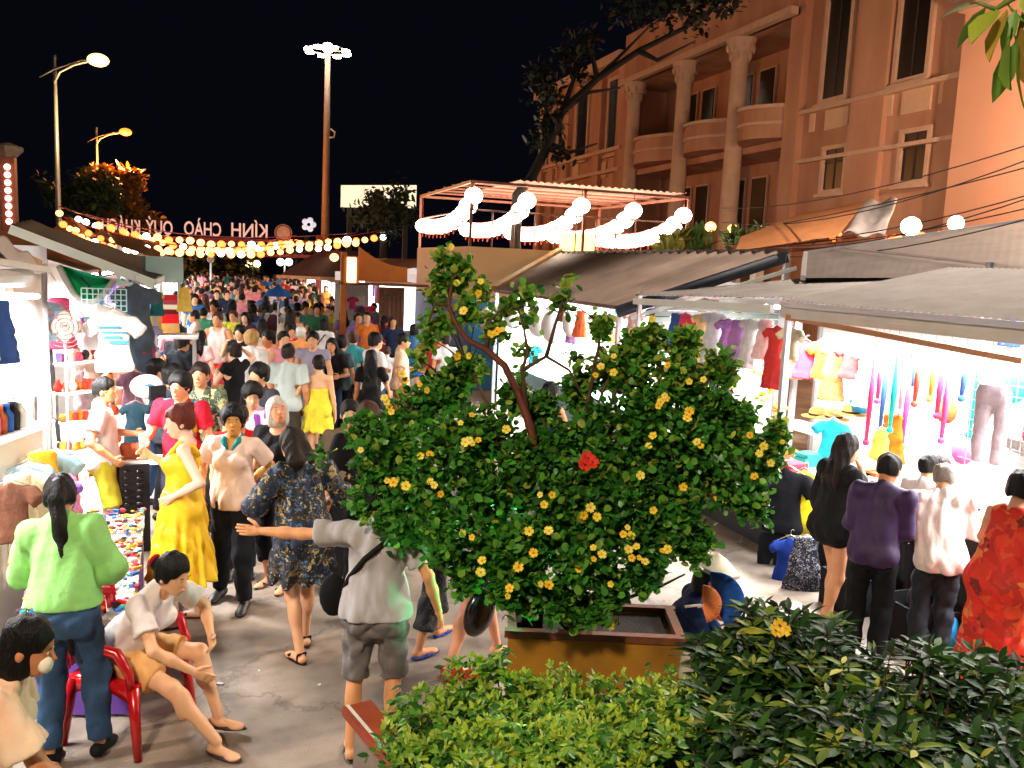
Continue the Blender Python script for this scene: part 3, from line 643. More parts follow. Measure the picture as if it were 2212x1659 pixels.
w = MB(); w.box((FX + 1.2, (yp + ybay) / 2, 14.6), (3.2, ybay - yp, 2.8)); w.build('entablature', wallm, bld)
w = MB(); w.box((FX - .5, (yp + ybay) / 2, 13.35), (.5, ybay - yp, .3)); w.build('cornice', trimm, bld)

# ---------- neon pillar building at left edge ----------
nb_ = empty('pillar_building', (0, 0, 0), 0, 'grey pillar with a vertical strip of pink lamps at the left edge', 'building')
c0 = at(22, 470, d=34); w = MB(); w.box((c0[0] - .55, c0[1], 3.2), (.5, .9, 6.4)); w.build('wall', mat('pillar_grey', '6b6460', .8), nb_)
w = MB(); w.box((c0[0], c0[1], 3.1), (.5, .5, 6.2)); w.build('pillar', mat('pillar_brown', '6a3c30', .7), nb_)
w = MB(); w.lathe([(.3, 6.2), (.55, 6.45), (.55, 6.6), (.1, 6.75)], 8, (c0[0], c0[1], 0), False); w.build('cap', mat('pillar_grey', '6b6460', .8), nb_)
for k in range(8):
    w = MB(); w.ball((c0[0] + .02, c0[1] - .30, 3.7 + .3 * k), .12, 8, 5); w.build('lamp', emis('pink_lamp', 'ffb0a0', 5), nb_)

# ---------- billboard and its back trees ----------
bb = empty('billboard', (0, 0, 0), 0, 'white hoarding above dark trees behind the lantern pergola', 'billboard')
A = at(738, 400, d=48); Bp = at(900, 402, d=46); zt = A[2]
w = MB(); w.prism([(A[0], A[1], zt - 1.2), (Bp[0], Bp[1], zt - 1.2), (Bp[0], Bp[1], zt), (A[0], A[1], zt)], (0, .3, 0)); w.build('board', emis('board_lit', 'e8d8b8', .75), bb)
w = MB(); w.beam((A[0] + .5, A[1] + .3, 0), (A[0] + .5, A[1] + .3, zt - 1.2), .25); w.beam((Bp[0] - .5, Bp[1] + .3, 0), (Bp[0] - .5, Bp[1] + .3, zt - 1.2), .25); w.build('post', mat('steel_dark', '2a2a2c', .6, metal=.3), bb)

# ---------- arch sign seen from behind (letters read from the far side) ----------
ag = empty('arch_sign', (0, 0, 0), 0, 'overhead welcome sign of separate letters and a round emblem, seen from behind', 'sign')
YS = 44.; redm = mat('sign_red', '7a1410', .6); letm = emis('letter_lit', 'e0a898', .42, base='d8b0a8')
def text(body, size, m, parent, loc, rot, ext=.04, name='letters', align='CENTER'):
    c = bpy.data.curves.new('txt', 'FONT'); c.body = body; c.size = size; c.extrude = ext; c.align_x = align; c.resolution_u = 3; c.offset = size * .012
    o = bpy.data.objects.new('txt', c); me = bpy.data.meshes.new_from_object(o); bpy.data.objects.remove(o); bpy.data.curves.remove(c)
    o = link(name, me, parent, m); o.location = [float(q) for q in loc]; o.rotation_euler = rot; return o
for wd, u, wp in (('KHÁCH', 262, 82), ('QUÝ', 345, 58), ('CHÀO', 438, 80), ('KÍNH', 539, 78)):
    p = at(u, 509 + (u - 438) * .03, y=YS); o = text(wd, .92, letm, ag, (p[0], p[1], p[2]), (R_(90), 0, R_(180)), .06, 'lettering'); xs = [v.co.x for v in o.data.vertices]; sx = (at(u + wp / 2, 509, y=YS)[0] - at(u - wp / 2, 509, y=YS)[0]) / (max(xs) - min(xs)); o.scale = (sx, 1, 1)
p = at(612, 503, y=YS); w = MB(); w.tube([(p[0], YS - .05, p[2]), (p[0], YS + .1, p[2])], .42, 20); w.build('emblem_disc', mat('emblem_cream', 'c8a088', .6), ag)
w = MB(); w.tube([(p[0] + .36 * math.cos(a), YS - .07, p[2] + .36 * math.sin(a)) for a in [2 * math.pi * k / 16 for k in range(17)]], .03, 5); w.build('emblem_ring', redm, ag)
a0, a1 = at(215, 509, y=YS), at(690, 524, y=YS)
w = MB(); w.beam(a0, a1, .12, .16); w.beam((a0[0], YS, a0[2] - .7), (a1[0], YS, a1[2] - .7), .12, .16)
for k in range(14):
    t = k / 14; q = a0 * (1 - t) + a1 * t; q2 = a0 * (1 - t - 1 / 14) + a1 * (t + 1 / 14); w.beam(q, (q2[0], YS, q2[2] - .7), .06)
w.build('truss', redm, ag)
for x_, z_ in ((a0[0], a0[2]), (a1[0], a1[2])):
    w = MB(); w.beam((x_, YS, 0), (x_, YS, z_ + .3), .3); w.build('post', redm, ag)
p = at(667, 485, y=YS); w = MB()
for k in range(5): w.ball((p[0] + .22 * math.cos(k * 1.26), YS, p[2] + .22 * math.sin(k * 1.26)), .15, 8, 5)
w.build('flower_emblem', emis('flower_white', 'c8c8d0', .5), ag)

# ---------- lamps: tall mast and street lamps ----------
def glow_light(name, loc, e, col, size=.3, kind='POINT', parent=None, rot=None, spot=None, sx=None, sy=None):
    l = bpy.data.lights.new(name, kind); l.energy = e; l.color = col
    if kind == 'AREA': l.shape = 'RECTANGLE'; l.size = sx; l.size_y = sy; l.spread = R_(170)
    else: l.shadow_soft_size = size
    if kind == 'SPOT': l.spot_size = R_(spot); l.spot_blend = .6
    o = bpy.data.objects.new(name, l); COL.objects.link(o); o.location = [float(q) for q in loc]
    if rot: o.rotation_euler = rot
    if parent is not None: o.parent = parent
    return o
steel = mat('steel_pole', 'a8a49c', .45, .1, metal=.5); hot = lambda n, c, s: emis(n, c, s)
mt = empty('light_mast', (0, 0, 0), 0, 'tall mast with a ring of floodlights standing above the market', 'lamp')
pt = at(708, 108, d=60); w = MB(); w.tube([(pt[0], pt[1], 0), (pt[0], pt[1], pt[2] * .5), (pt[0], pt[1], pt[2])], [.34, .25, .17], 12); w.build('pole', mat('mast_paint', 'b09078', .5, .1), mt)
w = MB(); w.tube([(pt[0] + 1.35 * math.cos(a), pt[1] + 1.35 * math.sin(a), pt[2]) for a in [2 * math.pi * k / 20 for k in range(21)]], .06, 6)
for k in range(4): w.tube([(pt[0], pt[1], pt[2]), (pt[0] + 1.35 * math.cos(k * 1.57), pt[1] + 1.35 * math.sin(k * 1.57), pt[2])], .05, 5)
w.build('ring', steel, mt)
for k in range(8):
    a = k * math.pi / 4 + .2; w = MB(); w.box((pt[0] + 1.4 * math.cos(a), pt[1] + 1.4 * math.sin(a), pt[2] - .12), (.42, .42, .16), rz=a); w.build('floodlight', hot('mast_lamp', 'fff0dc', 30), mt)
w = MB(); w.ball((pt[0], pt[1] - .2, pt[2] + .1), .42, 12, 8, (.42, .3, .35)); w.build('lamp_head', hot('mast_lamp_warm', 'ffdcb0', 25), mt)
w = MB(); q = at(714, 288, d=59.6); w.tube([(q[0], q[1], q[2] + .3), (q[0] + .3, q[1], q[2] + .1), (q[0] + .25, q[1], q[2] - .25), (q[0] - .1, q[1], q[2] - .3)], .06, 6); w.build('camera_bracket', mat('paper_white', 'd8d4cc', .8, .05), mt)
def street_lamp(u, vt, ul, vl, d, label, col, emc, e, lean=0, grp=None):
    r = empty('street_lamp', (0, 0, 0), 0, label, 'lamp'); a = at(u, vt, d=d); l = at(ul, vl, d=d)
    w = MB(); w.tube([(a[0], a[1], 0), (a[0], a[1], a[2])], [.11, .06], 8); w.build('pole', steel, r)
    m1 = at(u + (ul - u) * .55, vl + 6, d=d); s0 = at(u, vl + 50 * 30 / d, d=d); w = MB()
    w.tube([s0, at(u + (ul - u) * .12, vl + 26 * 30 / d, d=d), at(u + (ul - u) * .45, vl + 10 * 30 / d, d=d), at(u + (ul - u) * .8, vl + 2, d=d), l], .04, 6)
    w.tube([at(u - 32 * 30 / d, vl + 36 * 30 / d, d=d), at(u, vl + 20 * 30 / d, d=d), at(u + (ul - u) * .6, vl + 1, d=d), l], .03, 6); w.build('arm', steel, r)
    w = MB(); w.ball((l[0], l[1], l[2]), .2, 12, 8, (.36, .3, .22)); w.build('lamp_head', emis('lampglow_' + emc, emc, 4 if emc == 'ffc868' else 2.2), r)
    glow_light('lamp_light', (l[0], l[1] - .5, l[2] - 1.5), e, col, .3, parent=r)
street_lamp(117, 120, 212, 130, 30, 'tall street lamp with a yellow lit head, nearer one on the left', (1, .66, .30), 'ffc868', 500)
street_lamp(208, 275, 271, 285, 52, 'farther street lamp with an orange lit head above the tree tinted orange', (1, .35, .08), 'ff7828', 4200)
for (u, v, d, c, lb) in [(546, 570, 62, 'ffd090', 'twin globe lamp glowing warm beyond the crowd'), (615, 566, 58, 'f4f8ff', 'twin globe lamp glowing cool white beyond the crowd')]:
    r = empty('globe_lamp', (0, 0, 0), 0, lb, 'lamp')
    for s in (-1, 1):
        p = at(u + s * 9, v, d=d); w = MB(); w.ball(p, .25, 10, 7); w.build('globe', emis('globe_' + c, c, 6), r)
    p = at(u, v + 6, d=d); w = MB(); w.tube([(p[0], p[1], 0), tuple(p)], .06, 6); w.build('pole', steel, r)
    a, b_ = at(u - 9, v + 6, d=d), at(u + 9, v + 6, d=d); w = MB(); w.tube([a, p, b_], .04, 6); w.build('arm', steel, r)
r = empty('signpost', (0, 0, 0), 0, 'thin white pole with a small round sign rising from the far crowd', 'sign')
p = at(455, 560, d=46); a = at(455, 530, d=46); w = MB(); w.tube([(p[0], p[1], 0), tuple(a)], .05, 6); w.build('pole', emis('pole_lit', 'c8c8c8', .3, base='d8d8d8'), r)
w = MB(); w.tube([(p[0], p[1] - .1, p[2]), (p[0], p[1] - .04, p[2])], .2, 12); w.build('sign_disc', mat('sign_pale', 'c0a8a0', .6), r)
ORD = ['1st', '2nd', '3rd'] + ['%dth' % k for k in range(4, 21)] + ['21st', '22nd', '23rd'] + ['%dth' % k for k in range(24, 31)] + ['31st', '32nd']
# ================= LANTERNS =================
lan_m = emis('paper_lantern_white', 'fff0d8', 9, base='fff4e4'); lan_o = emis('paper_lantern_orange', 'ff9c50', 4.6, base='ffb070'); lan_r = emis('paper_lantern_red', 'ff6028', 4.2, base='e84820')
redw = mat('lantern_cord_red', '8a2010', .7)
def lantern_mesh(r, seg=12, hh=.88):
    w = MB(); pr = [(r * .28, r * hh)] + [(r * math.sin(a), r * hh * math.cos(a)) for a in [math.pi * (.12 + .76 * k / 9) for k in range(10)]] + [(r * .28, -r * hh)]
    w.lathe([(q * (1 - .02 * (i % 2)), z) for i, (q, z) in enumerate(pr)][::-1], seg); return w.mesh('lantern')
def collar_mesh(r):
    w = MB(); w.lathe([(.01, -r * 1.4), (r * .05, -r * 1.38), (r * .1, -r * 1.02), (r * .3, -r * .98), (r * .3, -r * .84)], 8); return w.mesh('tassel')
LM = {k: lantern_mesh(k) for k in (.17, .15)}; CM = {k: collar_mesh(k) for k in (.17, .15)}
for k in LM: CM[k].materials.append(redw)
def lantern(p, r, m, label, group, sc=1.):
    key = (r, m.name)
    if key not in LM:
        LM[key] = LM[r].copy(); LM[key].materials.append(m)
    o = link('lantern', LM[key]); tag(o, label, 'lantern', group); o.location = [float(q) for q in p]; o.scale = (sc, sc, sc)
    t = link('tassel', CM[r], o); return o
# --- pergola with five strings of big round lanterns ---
PX0, PX1 = at(1020, 392, d=18.7)[0], at(1530, 425, d=19.6)[0]; PY0 = at(1020, 392, d=18.7)[1]; PY1 = PY0 + 5.2; PZ = at(1020, 392, d=18.7)[2]
pg = empty('pergola', (0, 0, 0), 0, 'red steel pergola frame over the lantern strings on the rooftop terrace', 'pergola')
rst = mat('red_steel', '7c4a3a', .5, .15, 8)
ROOFZ = 3.2
for (x, y) in [(PX0, PY0), (PX1, PY0), (PX0, PY1), (PX1, PY1), ((PX0 + PX1) / 2, PY0)]:
    w = MB(); w.beam((x, y, ROOFZ), (x, y, PZ), .06); w.build('post', rst, pg)
for a, c in [((PX0, PY0, PZ), (PX1, PY0, PZ)), ((PX0, PY1, PZ), (PX1, PY1, PZ)), ((PX0, PY0, PZ + .001), (PX0, PY1, PZ + .001)), ((PX1, PY0, PZ + .001), (PX1, PY1, PZ + .001))]:
    w = MB(); w.beam(a, c, .06); w.build('rail', rst, pg)
for k in range(1, 6):
    y = PY0 + (PY1 - PY0) * k / 6; w = MB(); w.beam((PX0, y, PZ + .05), (PX1, y, PZ + .05), .04); w.build('rafter', rst, pg)
w = MB()
def sl(u, v): x = PX0 + 1.1 + (PX1 - PX0 - 1.1) * u; return (x, PY0 + .1 + 4.6 * v, PZ + .11 + .02 * math.sin(u * 160))
w.grid(sl, 90, 3); w.build('shade_roof', mat('shade_sheet', '6a4a44', .7, .2, 5), pg)
for i in range(5):
    x0 = PX0 + (PX1 - PX0) * (i / 4) * .985 + (.06 if i == 0 else -.02); x1 = x0; cord = []
    for k in range(13):
        t = k / 12; x = x0; y = PY0 + .05 + (PY1 - PY0 - .1) * t; z = PZ - .10 - .50 * (1 - math.exp(-5 * t)) - .10 * math.sin(math.pi * t) - .03 * i
        cord.append((x, y, z))
        if k > 0 or True: lantern((x, y, z - .2), .17, lan_m, 'round white lantern, ' + ORD[k] + ' from the front, %s pergola string' % ['leftmost', 'second from left', 'middle', 'fourth from left', 'rightmost'][i], 'pergola lanterns, string %d' % (i + 1), 1.22 + .05 * math.sin(k * 2.1))
    w = MB(); w.tube([(x0, PY0, PZ)] + cord + [(x0, PY1, PZ)], .012, 5); w.build('lantern_string', redw, label='cord of the %s lantern string under the pergola' % ['leftmost', 'second', 'middle', 'fourth', 'rightmost'][i], cat='string')
for k in range(3):
    glow_light('lantern_glow', ((PX0 + PX1) / 2 - 1.4 + 1.4 * k, PY0 + 1.2, PZ - .75), 55, (1, .5, .2), .3, parent=pg)
# --- strings over the street ---
ends = [(128, 446, 17, 640, 508, 44, 470, 524), (136, 468, 16, 828, 496, 36, 510, 534), (185, 462, 18, 770, 503, 42, 500, 512), (150, 478, 15, 560, 522, 34, 330, 528)]
dsc = ['topmost', 'lowest', 'middle', 'shortest left']
for i, (u0, v0, d0, u1, v1, d1, um, vm) in enumerate(ends):
    A, Bq, M_ = at(u0, v0, d=d0), at(u1, v1, d=d1), at(um, vm, d=(d0 + d1) / 2); n = [26, 31, 26, 22][i]; cord = []
    C2 = 2 * M_ - (A + Bq) / 2
    for k in range(n + 1):
        t = k / n; p = (1 - t) ** 2 * A + 2 * t * (1 - t) * C2 + t * t * Bq; cord.append(tuple(p))
        if 0 < k < n or True: lantern(p - np.array((0, 0, (.25 + .1 * rnd.random()) * float(-(CR.T @ (p - CP))[2]) / 36)), .15, rnd.choice([lan_o, lan_o, lan_r, lan_o, lan_m, lan_r]), 'small glowing lantern, %s from the left in the %s string over the street' % (ORD[k], dsc[i]), 'street lanterns, %s string' % dsc[i], rnd.uniform(6.6, 9.) * float(-(CR.T @ (p - CP))[2]) / 1850 / .15)
    w = MB(); w.tube(cord, .014, 4); w.build('lantern_string', redw, label='red cord of the %s lantern string over the street' % dsc[i], cat='string')
for k, (u, v, d) in enumerate([(300, 500, 36), (480, 535, 40), (640, 520, 42)]):
    pass
for (u, v, d, lb, sc, mm) in [(1968, 489, 17, 'large glowing lantern beside the tilted grey awning sheet', 1.35, lan_m), (2065, 482, 19, 'lantern half hidden at the corner of the peach building', 1.2, lan_m), (1583, 495, 24, 'small orange lantern left of the orange canvas, against the dark planter', 1., lan_o), (1648, 497, 26, 'dim orange lantern peeking over the orange canvas edge', 1., lan_o), (1535, 490, 22, 'little lantern just right of the pergola corner post', .95, lan_o),
     (1935, 522, 14, 'red lantern low on the roof under the grey sheet', .9, lan_r), (1990, 515, 15, 'red lantern low on the dark roof edge, second of the pair', .8, lan_r), (2030, 512, 15.5, 'flat orange lantern low on the dark roof edge, farthest right', .8, lan_r), (1805, 510, 15, 'tiny lantern under the orange canvas beside the roof truss', .75, lan_r), (722, 556, 26, 'single warm bulb lantern hanging beside the orange post', .9, lan_o)]:
    lantern(at(u, v, d=d), .15, mm, lb, None, sc)
glow_light('lantern_glow', at(1960, 500, d=15), 12, (1, .4, .15), .2)
# ================= STALLS =================
corr_g = mat('corrugated_grey', '8c8480', .5, .22, 3, .1, 50, metal=.25); canvas_g = thin_cloth('canvas_grey', '9c9692', .12); canvas_d = mat('canvas_dark', '302e32', .9, .15, 2, .2, 60)
white_p = mat('white_panel', 'f0eeea', .7, .03, 2); alu = mat('aluminium', 'c8c8cc', .35, .05, metal=.7); woodb = mat('wood_brown', '7a4a2c', .6, .25, 4, .15, 40, stretch=(1, 1, 8)); orange_p = mat('orange_paint', 'c8701c', .6, .12, 3)
brown_r = mat('brown_roof', '7a4c30', .8, .2, 2); teal_p = mat('teal_panel', 'a8d0d0', .6, .08)
def tube_lamp(p, q, e, label, col=(1, .98, .95), rot=0, par=None):
    """fluorescent fitting between p and q (along y) with its light"""
    r = empty('tube_lamp', (0, 0, 0), 0, label, 'lamp'); w = MB(); w.tube([p, q], .022, 8); w.build('tube', emis('tube_white', 'f4f8ff', 22), r)
    w = MB(); w.beam((p[0], p[1], p[2] + .05), (q[0], q[1], q[2] + .05), .06, .04); w.build('fitting', white_p, r)
    c = (np.array(p) + np.array(q)) / 2; L = float(np.linalg.norm(np.array(q) - np.array(p)))
    glow_light('tube_light', (c[0], c[1], c[2] - .05), e * 1.5, col, kind='AREA', parent=r, sx=.25, sy=L, rot=(0, rot, 0)); return r
def corrugated(w, a, b, c, d, n=60, amp=.018, nv=2):
    """sheet with corners a,b (eave) c,d (ridge above b, a); ribs run from eave to ridge"""
    a, b, c, d = [np.array(q, float) for q in (a, b, c, d)]
    w.grid(lambda u, v: (a * (1 - u) + b * u) * (1 - v) + (d * (1 - u) + c * u) * v + np.array((0, 0, amp * (1 if int(u * n * 2 + .5) % 2 else -1) * 1.)), n * 2, nv, False)
def post(par, x, y, z0, z1, m, w_=.06):
    w = MB(); w.beam((x, y, z0), (x, y, z1), w_); return w.build('post', m, par)

# garment shapes shared by everything that hangs
def gtop(**k):
    k.setdefault('sex', 'f'); D = build_figure(h=.03, hands=False, shoes=None, hair='none', arms=(((.20, .0, -.36), (.3, -.8, 0), .3), ((.20, .0, -.36), (.3, -.8, 0), .3)), **k); return D['top'], D.get('bottom')
GT = {}
def gmesh(key):
    if key in GT: return GT[key]
    if key == 'tee': VF = gtop(sex='f', top=dict(sleeve=.55, hem=.86, sr=.03))[0]
    elif key == 'tank': VF = gtop(sex='f', top=dict(kind='tank', sleeve=0, hem=.9))[0]
    elif key == 'dress': VF = gtop(sex='f', top=dict(kind='dress', sleeve=.4, len=.45, flare=(.22, .14), pleats=7))[0]
    elif key == 'sun': VF = gtop(sex='f', top=dict(kind='dress', sleeve=0, bare=1.28, len=.5, flare=(.24, .15), pleats=8))[0]
    elif key == 'short': VF = gtop(sex='f', top=dict(sleeve=.5), bottom=dict(kind='shorts', len=.55))[1]
    elif key == 'trou': VF = gtop(sex='m', top=dict(sleeve=.5), bottom=dict(kind='trousers', len=1.9))[1]
    V, Q = VF; V = V.copy(); zt = V[:, 2].max(); V[:, 2] -= zt; V[:, 1] *= .42; V[:, 1] -= V[:, 1].mean()
    GT[key] = (V, Q); return GT[key]
GM = {}
GN = dict(tee='hanging_shirt', tank='hanging_vest', dress='hanging_dress', sun='hanging_sundress', short='hanging_shorts', trou='hanging_trousers')
def garment(key, p, rz, m, label, group=None, s=1., hanger=True):
    k = (key, m.name)
    if k not in GM:
        V, Q = gmesh(key); GM[k] = np_mesh(GN[key], V, Q); GM[k].materials.append(m)
    o = link(GN[key], GM[k]); tag(o, label, {'tee': 'shirt', 'tank': 'vest', 'dress': 'dress', 'sun': 'dress', 'short': 'shorts', 'trou': 'trousers'}[key], group)
    o.location = [float(q) for q in p]; o.rotation_euler = (0, 0, rz); o.scale = (s, s, s)
    if hanger:
        if 'hanger' not in GM:
            w = MB(); w.tube([(-.16, 0, -.05), (0, 0, .03), (.16, 0, -.05)], .006, 5); w.tube([(0, 0, .03), (0, 0, .08), (.02, 0, .1), (.04, 0, .08)], .004, 5); GM['hanger'] = w.mesh('hanger'); GM['hanger'].materials.append(alu)
        link('hanger', GM['hanger'], o)
    return o
C = cloth
# ---- right near stall (clothes and trinkets), eave runs along x = 5 ----
RX = 5.05
e0 = at(2212, 712, x=RX); e1 = at(1690, 650, x=RX); EZ = (e0[2] + e1[2]) / 2
rs = empty('market_stall', (0, 0, 0), 0, 'brightly lit clothes stall with a big grey canvas awning on the right', 'stall')
y0, y1 = 2.6, e1[1]
b0, b1 = at(2212, 576, x=6.6), at(1845, 592, x=6.6)
w = MB(); corrugated(w, (RX, y0, EZ + .03), (RX, y1, EZ + .03), (6.9, y1 - .1, EZ + .42), (6.9, y0, EZ + .42), 62, .007, 3); w.build('awning', canvas_g, rs)
w = MB(); w.beam((RX, y0, EZ), (RX, y1, EZ), .05); w.build('eave_rail', alu, rs)
w = MB(); w.box((RX + .01, (y0 + y1) / 2, EZ - .07), (.015, y1 - y0, .12)); w.build('valance', mat('valance_pale', 'd8d4d0', .8, .06), rs)
for y in (y0 + .1, y1 - .05):
    post(rs, RX + .05, y, 0, EZ, alu, .05)
    post(rs, 7.5, y, 0, EZ + .5, alu, .05)
w = MB(); w.beam((RX + .02, y1 - .08, EZ - .12), (RX + .9, y1 - 1.9, EZ - .32), .09, .05); w.build('brace', mat('wood_pale', 'c08a60', .7, .15, 6), rs)
w = MB(); w.box((7.9, (y0 + y1) / 2, 1.4), (.05, y1 - y0, 2.8)); w.build('back_wall', white_p, rs)
w = MB(); w.box((5.95, (y0 + 7.0) / 2, .42), (.75, 7.0 - y0, .84)); ct = w.build('counter', mat('counter_dark', '1c1a1c', .6, .1), rs)
w = MB(); w.box((5.95, (y0 + 7.0) / 2, .86), (.85, 7.0 - y0 + .06, .04)); w.build('counter_top', white_p, ct)
for z in (1.35, 1.85):
    w = MB(); w.box((7.65, (y0 + y1) / 2, z), (.45, y1 - y0 - .1, .03)); w.build('shelf', white_p, rs)
# wire grid panels
def wire_grid(par, x, ya, yb, za, zb, step=.09):
    w = MB(); n = int((yb - ya) / step)
    for k in range(n + 1): w.beam((x, ya + step * k, za), (x, ya + step * k, zb), .006)
    for k in range(int((zb - za) / step) + 1): w.beam((x, ya, za + step * k), (x, yb, za + step * k), .006)
    o = w.build('wire_grid', alu, par); return o
wire_grid(rs, 7.82, 4.6, 7.0, 1.9, 2.6); wire_grid(rs, 6.35, y1 - 1.9, y1 - 1.0, .9, 2.3)
for k, y in enumerate((3.4, 4.6, 5.8, 6.8)):
    tube_lamp((6.3, y - .45, EZ + .02), (6.3, y + .45, EZ + .02), 70, 'fluorescent tube lamp under the grey awning, %s from the camera' % ['first', 'second', 'third', 'fourth'][k])
tube_lamp((7.2, 3.6, EZ + .2), (7.2, 6.6, EZ + .2), 95, 'long fluorescent tube lamp along the back of the right stall')
# hanging clothes and goods in the right stall, placed where the photo shows them
def hang_px(key, u, v, x, rz, m, label, group=None, s=1.):
    p = at(u, v, x=x); w = garment(key, p, rz, m, label, group, s); return w
RZ = R_(-90 + 25)
hang_px('tee', 1800, 905, 6.3, R_(-60), C('18a0b8'), 'teal top hanging behind the long haired woman in black', s=.75)
hang_px('sun', 1930, 895, 6.3, R_(-60), C('f06010'), 'orange sundress hanging above the purple shirted man', s=.62)
hang_px('tank', 1905, 925, 6.15, R_(-60), C('f0e060'), 'yellow vest hanging just left of the orange sundress', s=.55)
hang_px('tee', 1700, 1010, 5.12, R_(-35), C('10121a'), 'black shirt with white print on a stand beside the flowering tree', s=1.05)
hang_px('dress', 1738, 1015, 5.3, R_(-35), C('e8d020'), 'yellow dress hanging between the black shirt and the long haired woman', s=.85)
hang_px('trou', 1672, 1150, 5.1, R_(-35), C('1a1a1e'), 'black trousers hanging below the black printed shirt', s=.8)
hang_px('dress', 1708, 1160, 5.0, R_(-25), C('2040a0'), 'royal blue dress with a red edge hanging low beside the patterned skirt', s=.75)
hang_px('sun', 1742, 1160, 4.98, R_(-25), floral('navy_white_print', '0c1024', ['c8ccd8', '101430', '1a2040'], 40, .62), 'dark navy skirt with white print hanging behind the bare legs', s=.75)
hang_px('tee', 2020, 1000, 7.2, R_(-70), C('f070a0'), 'pink top hanging on the back wall behind the four shoppers', s=.5)
hang_px('tee', 1765, 760, 7.4, R_(-80), C('f4c8d0'), 'pale pink top hanging high on the back wall of the right stall', s=.6)
hang_px('tee', 1840, 775, 7.4, R_(-80), C('c8e4f0'), 'pale blue top hanging high on the back wall of the right stall', s=.6)
cols = [('c83060', 'crimson'), ('e85090', 'bright pink'), ('305890', 'dark blue'), ('18b0a0', 'turquoise'), ('e8a0b0', 'rose'), ('8848a0', 'violet'), ('d04838', 'brick red'), ('e8b040', 'amber')]
k = 0
for (u, v, L) in [(1890, 760, .9), (1905, 765, .45), (1917, 765, .75), (1938, 770, .7), (1955, 775, .5), (1968, 775, .85), (1985, 775, .4), (2018, 775, .35), (2036, 778, .5), (2052, 780, .7), (2085, 782, .3), (2110, 790, .6), (2140, 795, .4)]:
    c, nm = cols[k % 8]; p = at(u, v, x=6.2 + .1 * (k % 3)); w = MB(); w.tube([p, p - np.array((.02, .03, L * .5)), p - np.array((0, 0, L))], [.012, .03, .018], 6)
    w.ball(p - np.array((0, 0, L + .03)), .035, 7, 5); q = MB(); q.tube([p, p + np.array((0, 0, EZ - p[2] + .1))], .004, 4)
    o = w.build('bead_strand', C(c), label='%s bead strand hanging in the right stall, %s from the brace' % (nm, ['1st', '2nd', '3rd', '4th', '5th', '6th', '7th', '8th', '9th', '10th', '11th', '12th', '13th'][k]), cat='necklace', group='bead strands in the right stall'); q.build('cord', redw, o); k += 1
def hat(p, m, label, r=.17, group=None):
    w = MB(); w.lathe([(r, 0), (r * .98, .012), (r * .55, .02), (r * .5, .09), (r * .35, .12), (.002, .125)], 16); o = w.build('sun_hat', m, label=label, cat='hat', group=group)
    w = MB(); w.lathe([(r * .56, .02), (r * .55, .045)], 16); w.build('hat_band', C('403020'), o); o.location = [float(q) for q in p]; return o
straw = mat('straw', 'e0b860', .8, .15, 30, .3, 120); 
for (u, v, lb) in [(1765, 900, 'small straw hat on the shelf above the teal top'), (1800, 905, 'wide straw hat on the shelf above the teal top'), (1838, 895, 'straw hat on the shelf next to the blue bowl')]: hat(at(u, v, x=7.35), straw, lb, .2)
p = at(1868, 890, x=7.35); w = MB(); w.lathe([(.0, 0), (.14, .0), (.19, .12), (.175, .12), (.13, .02), (0, .02)], 16); o = w.build('bowl', C('2878a0'), label='blue rimmed bowl on the shelf in the right stall', cat='bowl'); o.location = [float(q) for q in p]
p = at(1820, 920, x=7.35); w = MB(); w.box((7.3, p[1], p[2] - .14), (.5, 2.2, .03)); w.build('shelf', white_p, rs)
# yellow flower garlands at left of the stall
for k in range(7):
    p = at(1610 + (k % 4) * 22, 730 + 55 * k, x=6.2); w = MB()
    w.tube([p + np.array((0, 0, .16)), p, p - np.array((0, 0, .14))], .008, 5)
    sb = w.build('silk_flower_bunch', C(['f0b020', 'f0902c', 'e8c848'][k % 3]), label='bunch of %s silk flowers hanging by the stall corner, %s down' % (['yellow', 'orange', 'pale yellow'][k % 3], ['topmost', 'second', 'third', 'fourth', 'fifth', 'sixth', 'lowest'][k]), cat='silk flowers', group='silk flowers at the stall corner')
    for j in range(10): w = MB(); w.ball(p + np.array((rnd.uniform(-.08, .08), rnd.uniform(-.1, .1), rnd.uniform(-.14, .14))), .034, 7, 5, (.036, .036, .024)); w.build('silk_flower', C(['f0b020', 'f0902c', 'e8c848'][(k + j) % 3]), sb)
# mannequin-like grey sleeves hanging at far right
hang_px('trou', 2150, 830, 5.9, R_(-60), C('b0a4b0'), 'lilac grey trousers hanging at the right edge of the stall', s=.75)
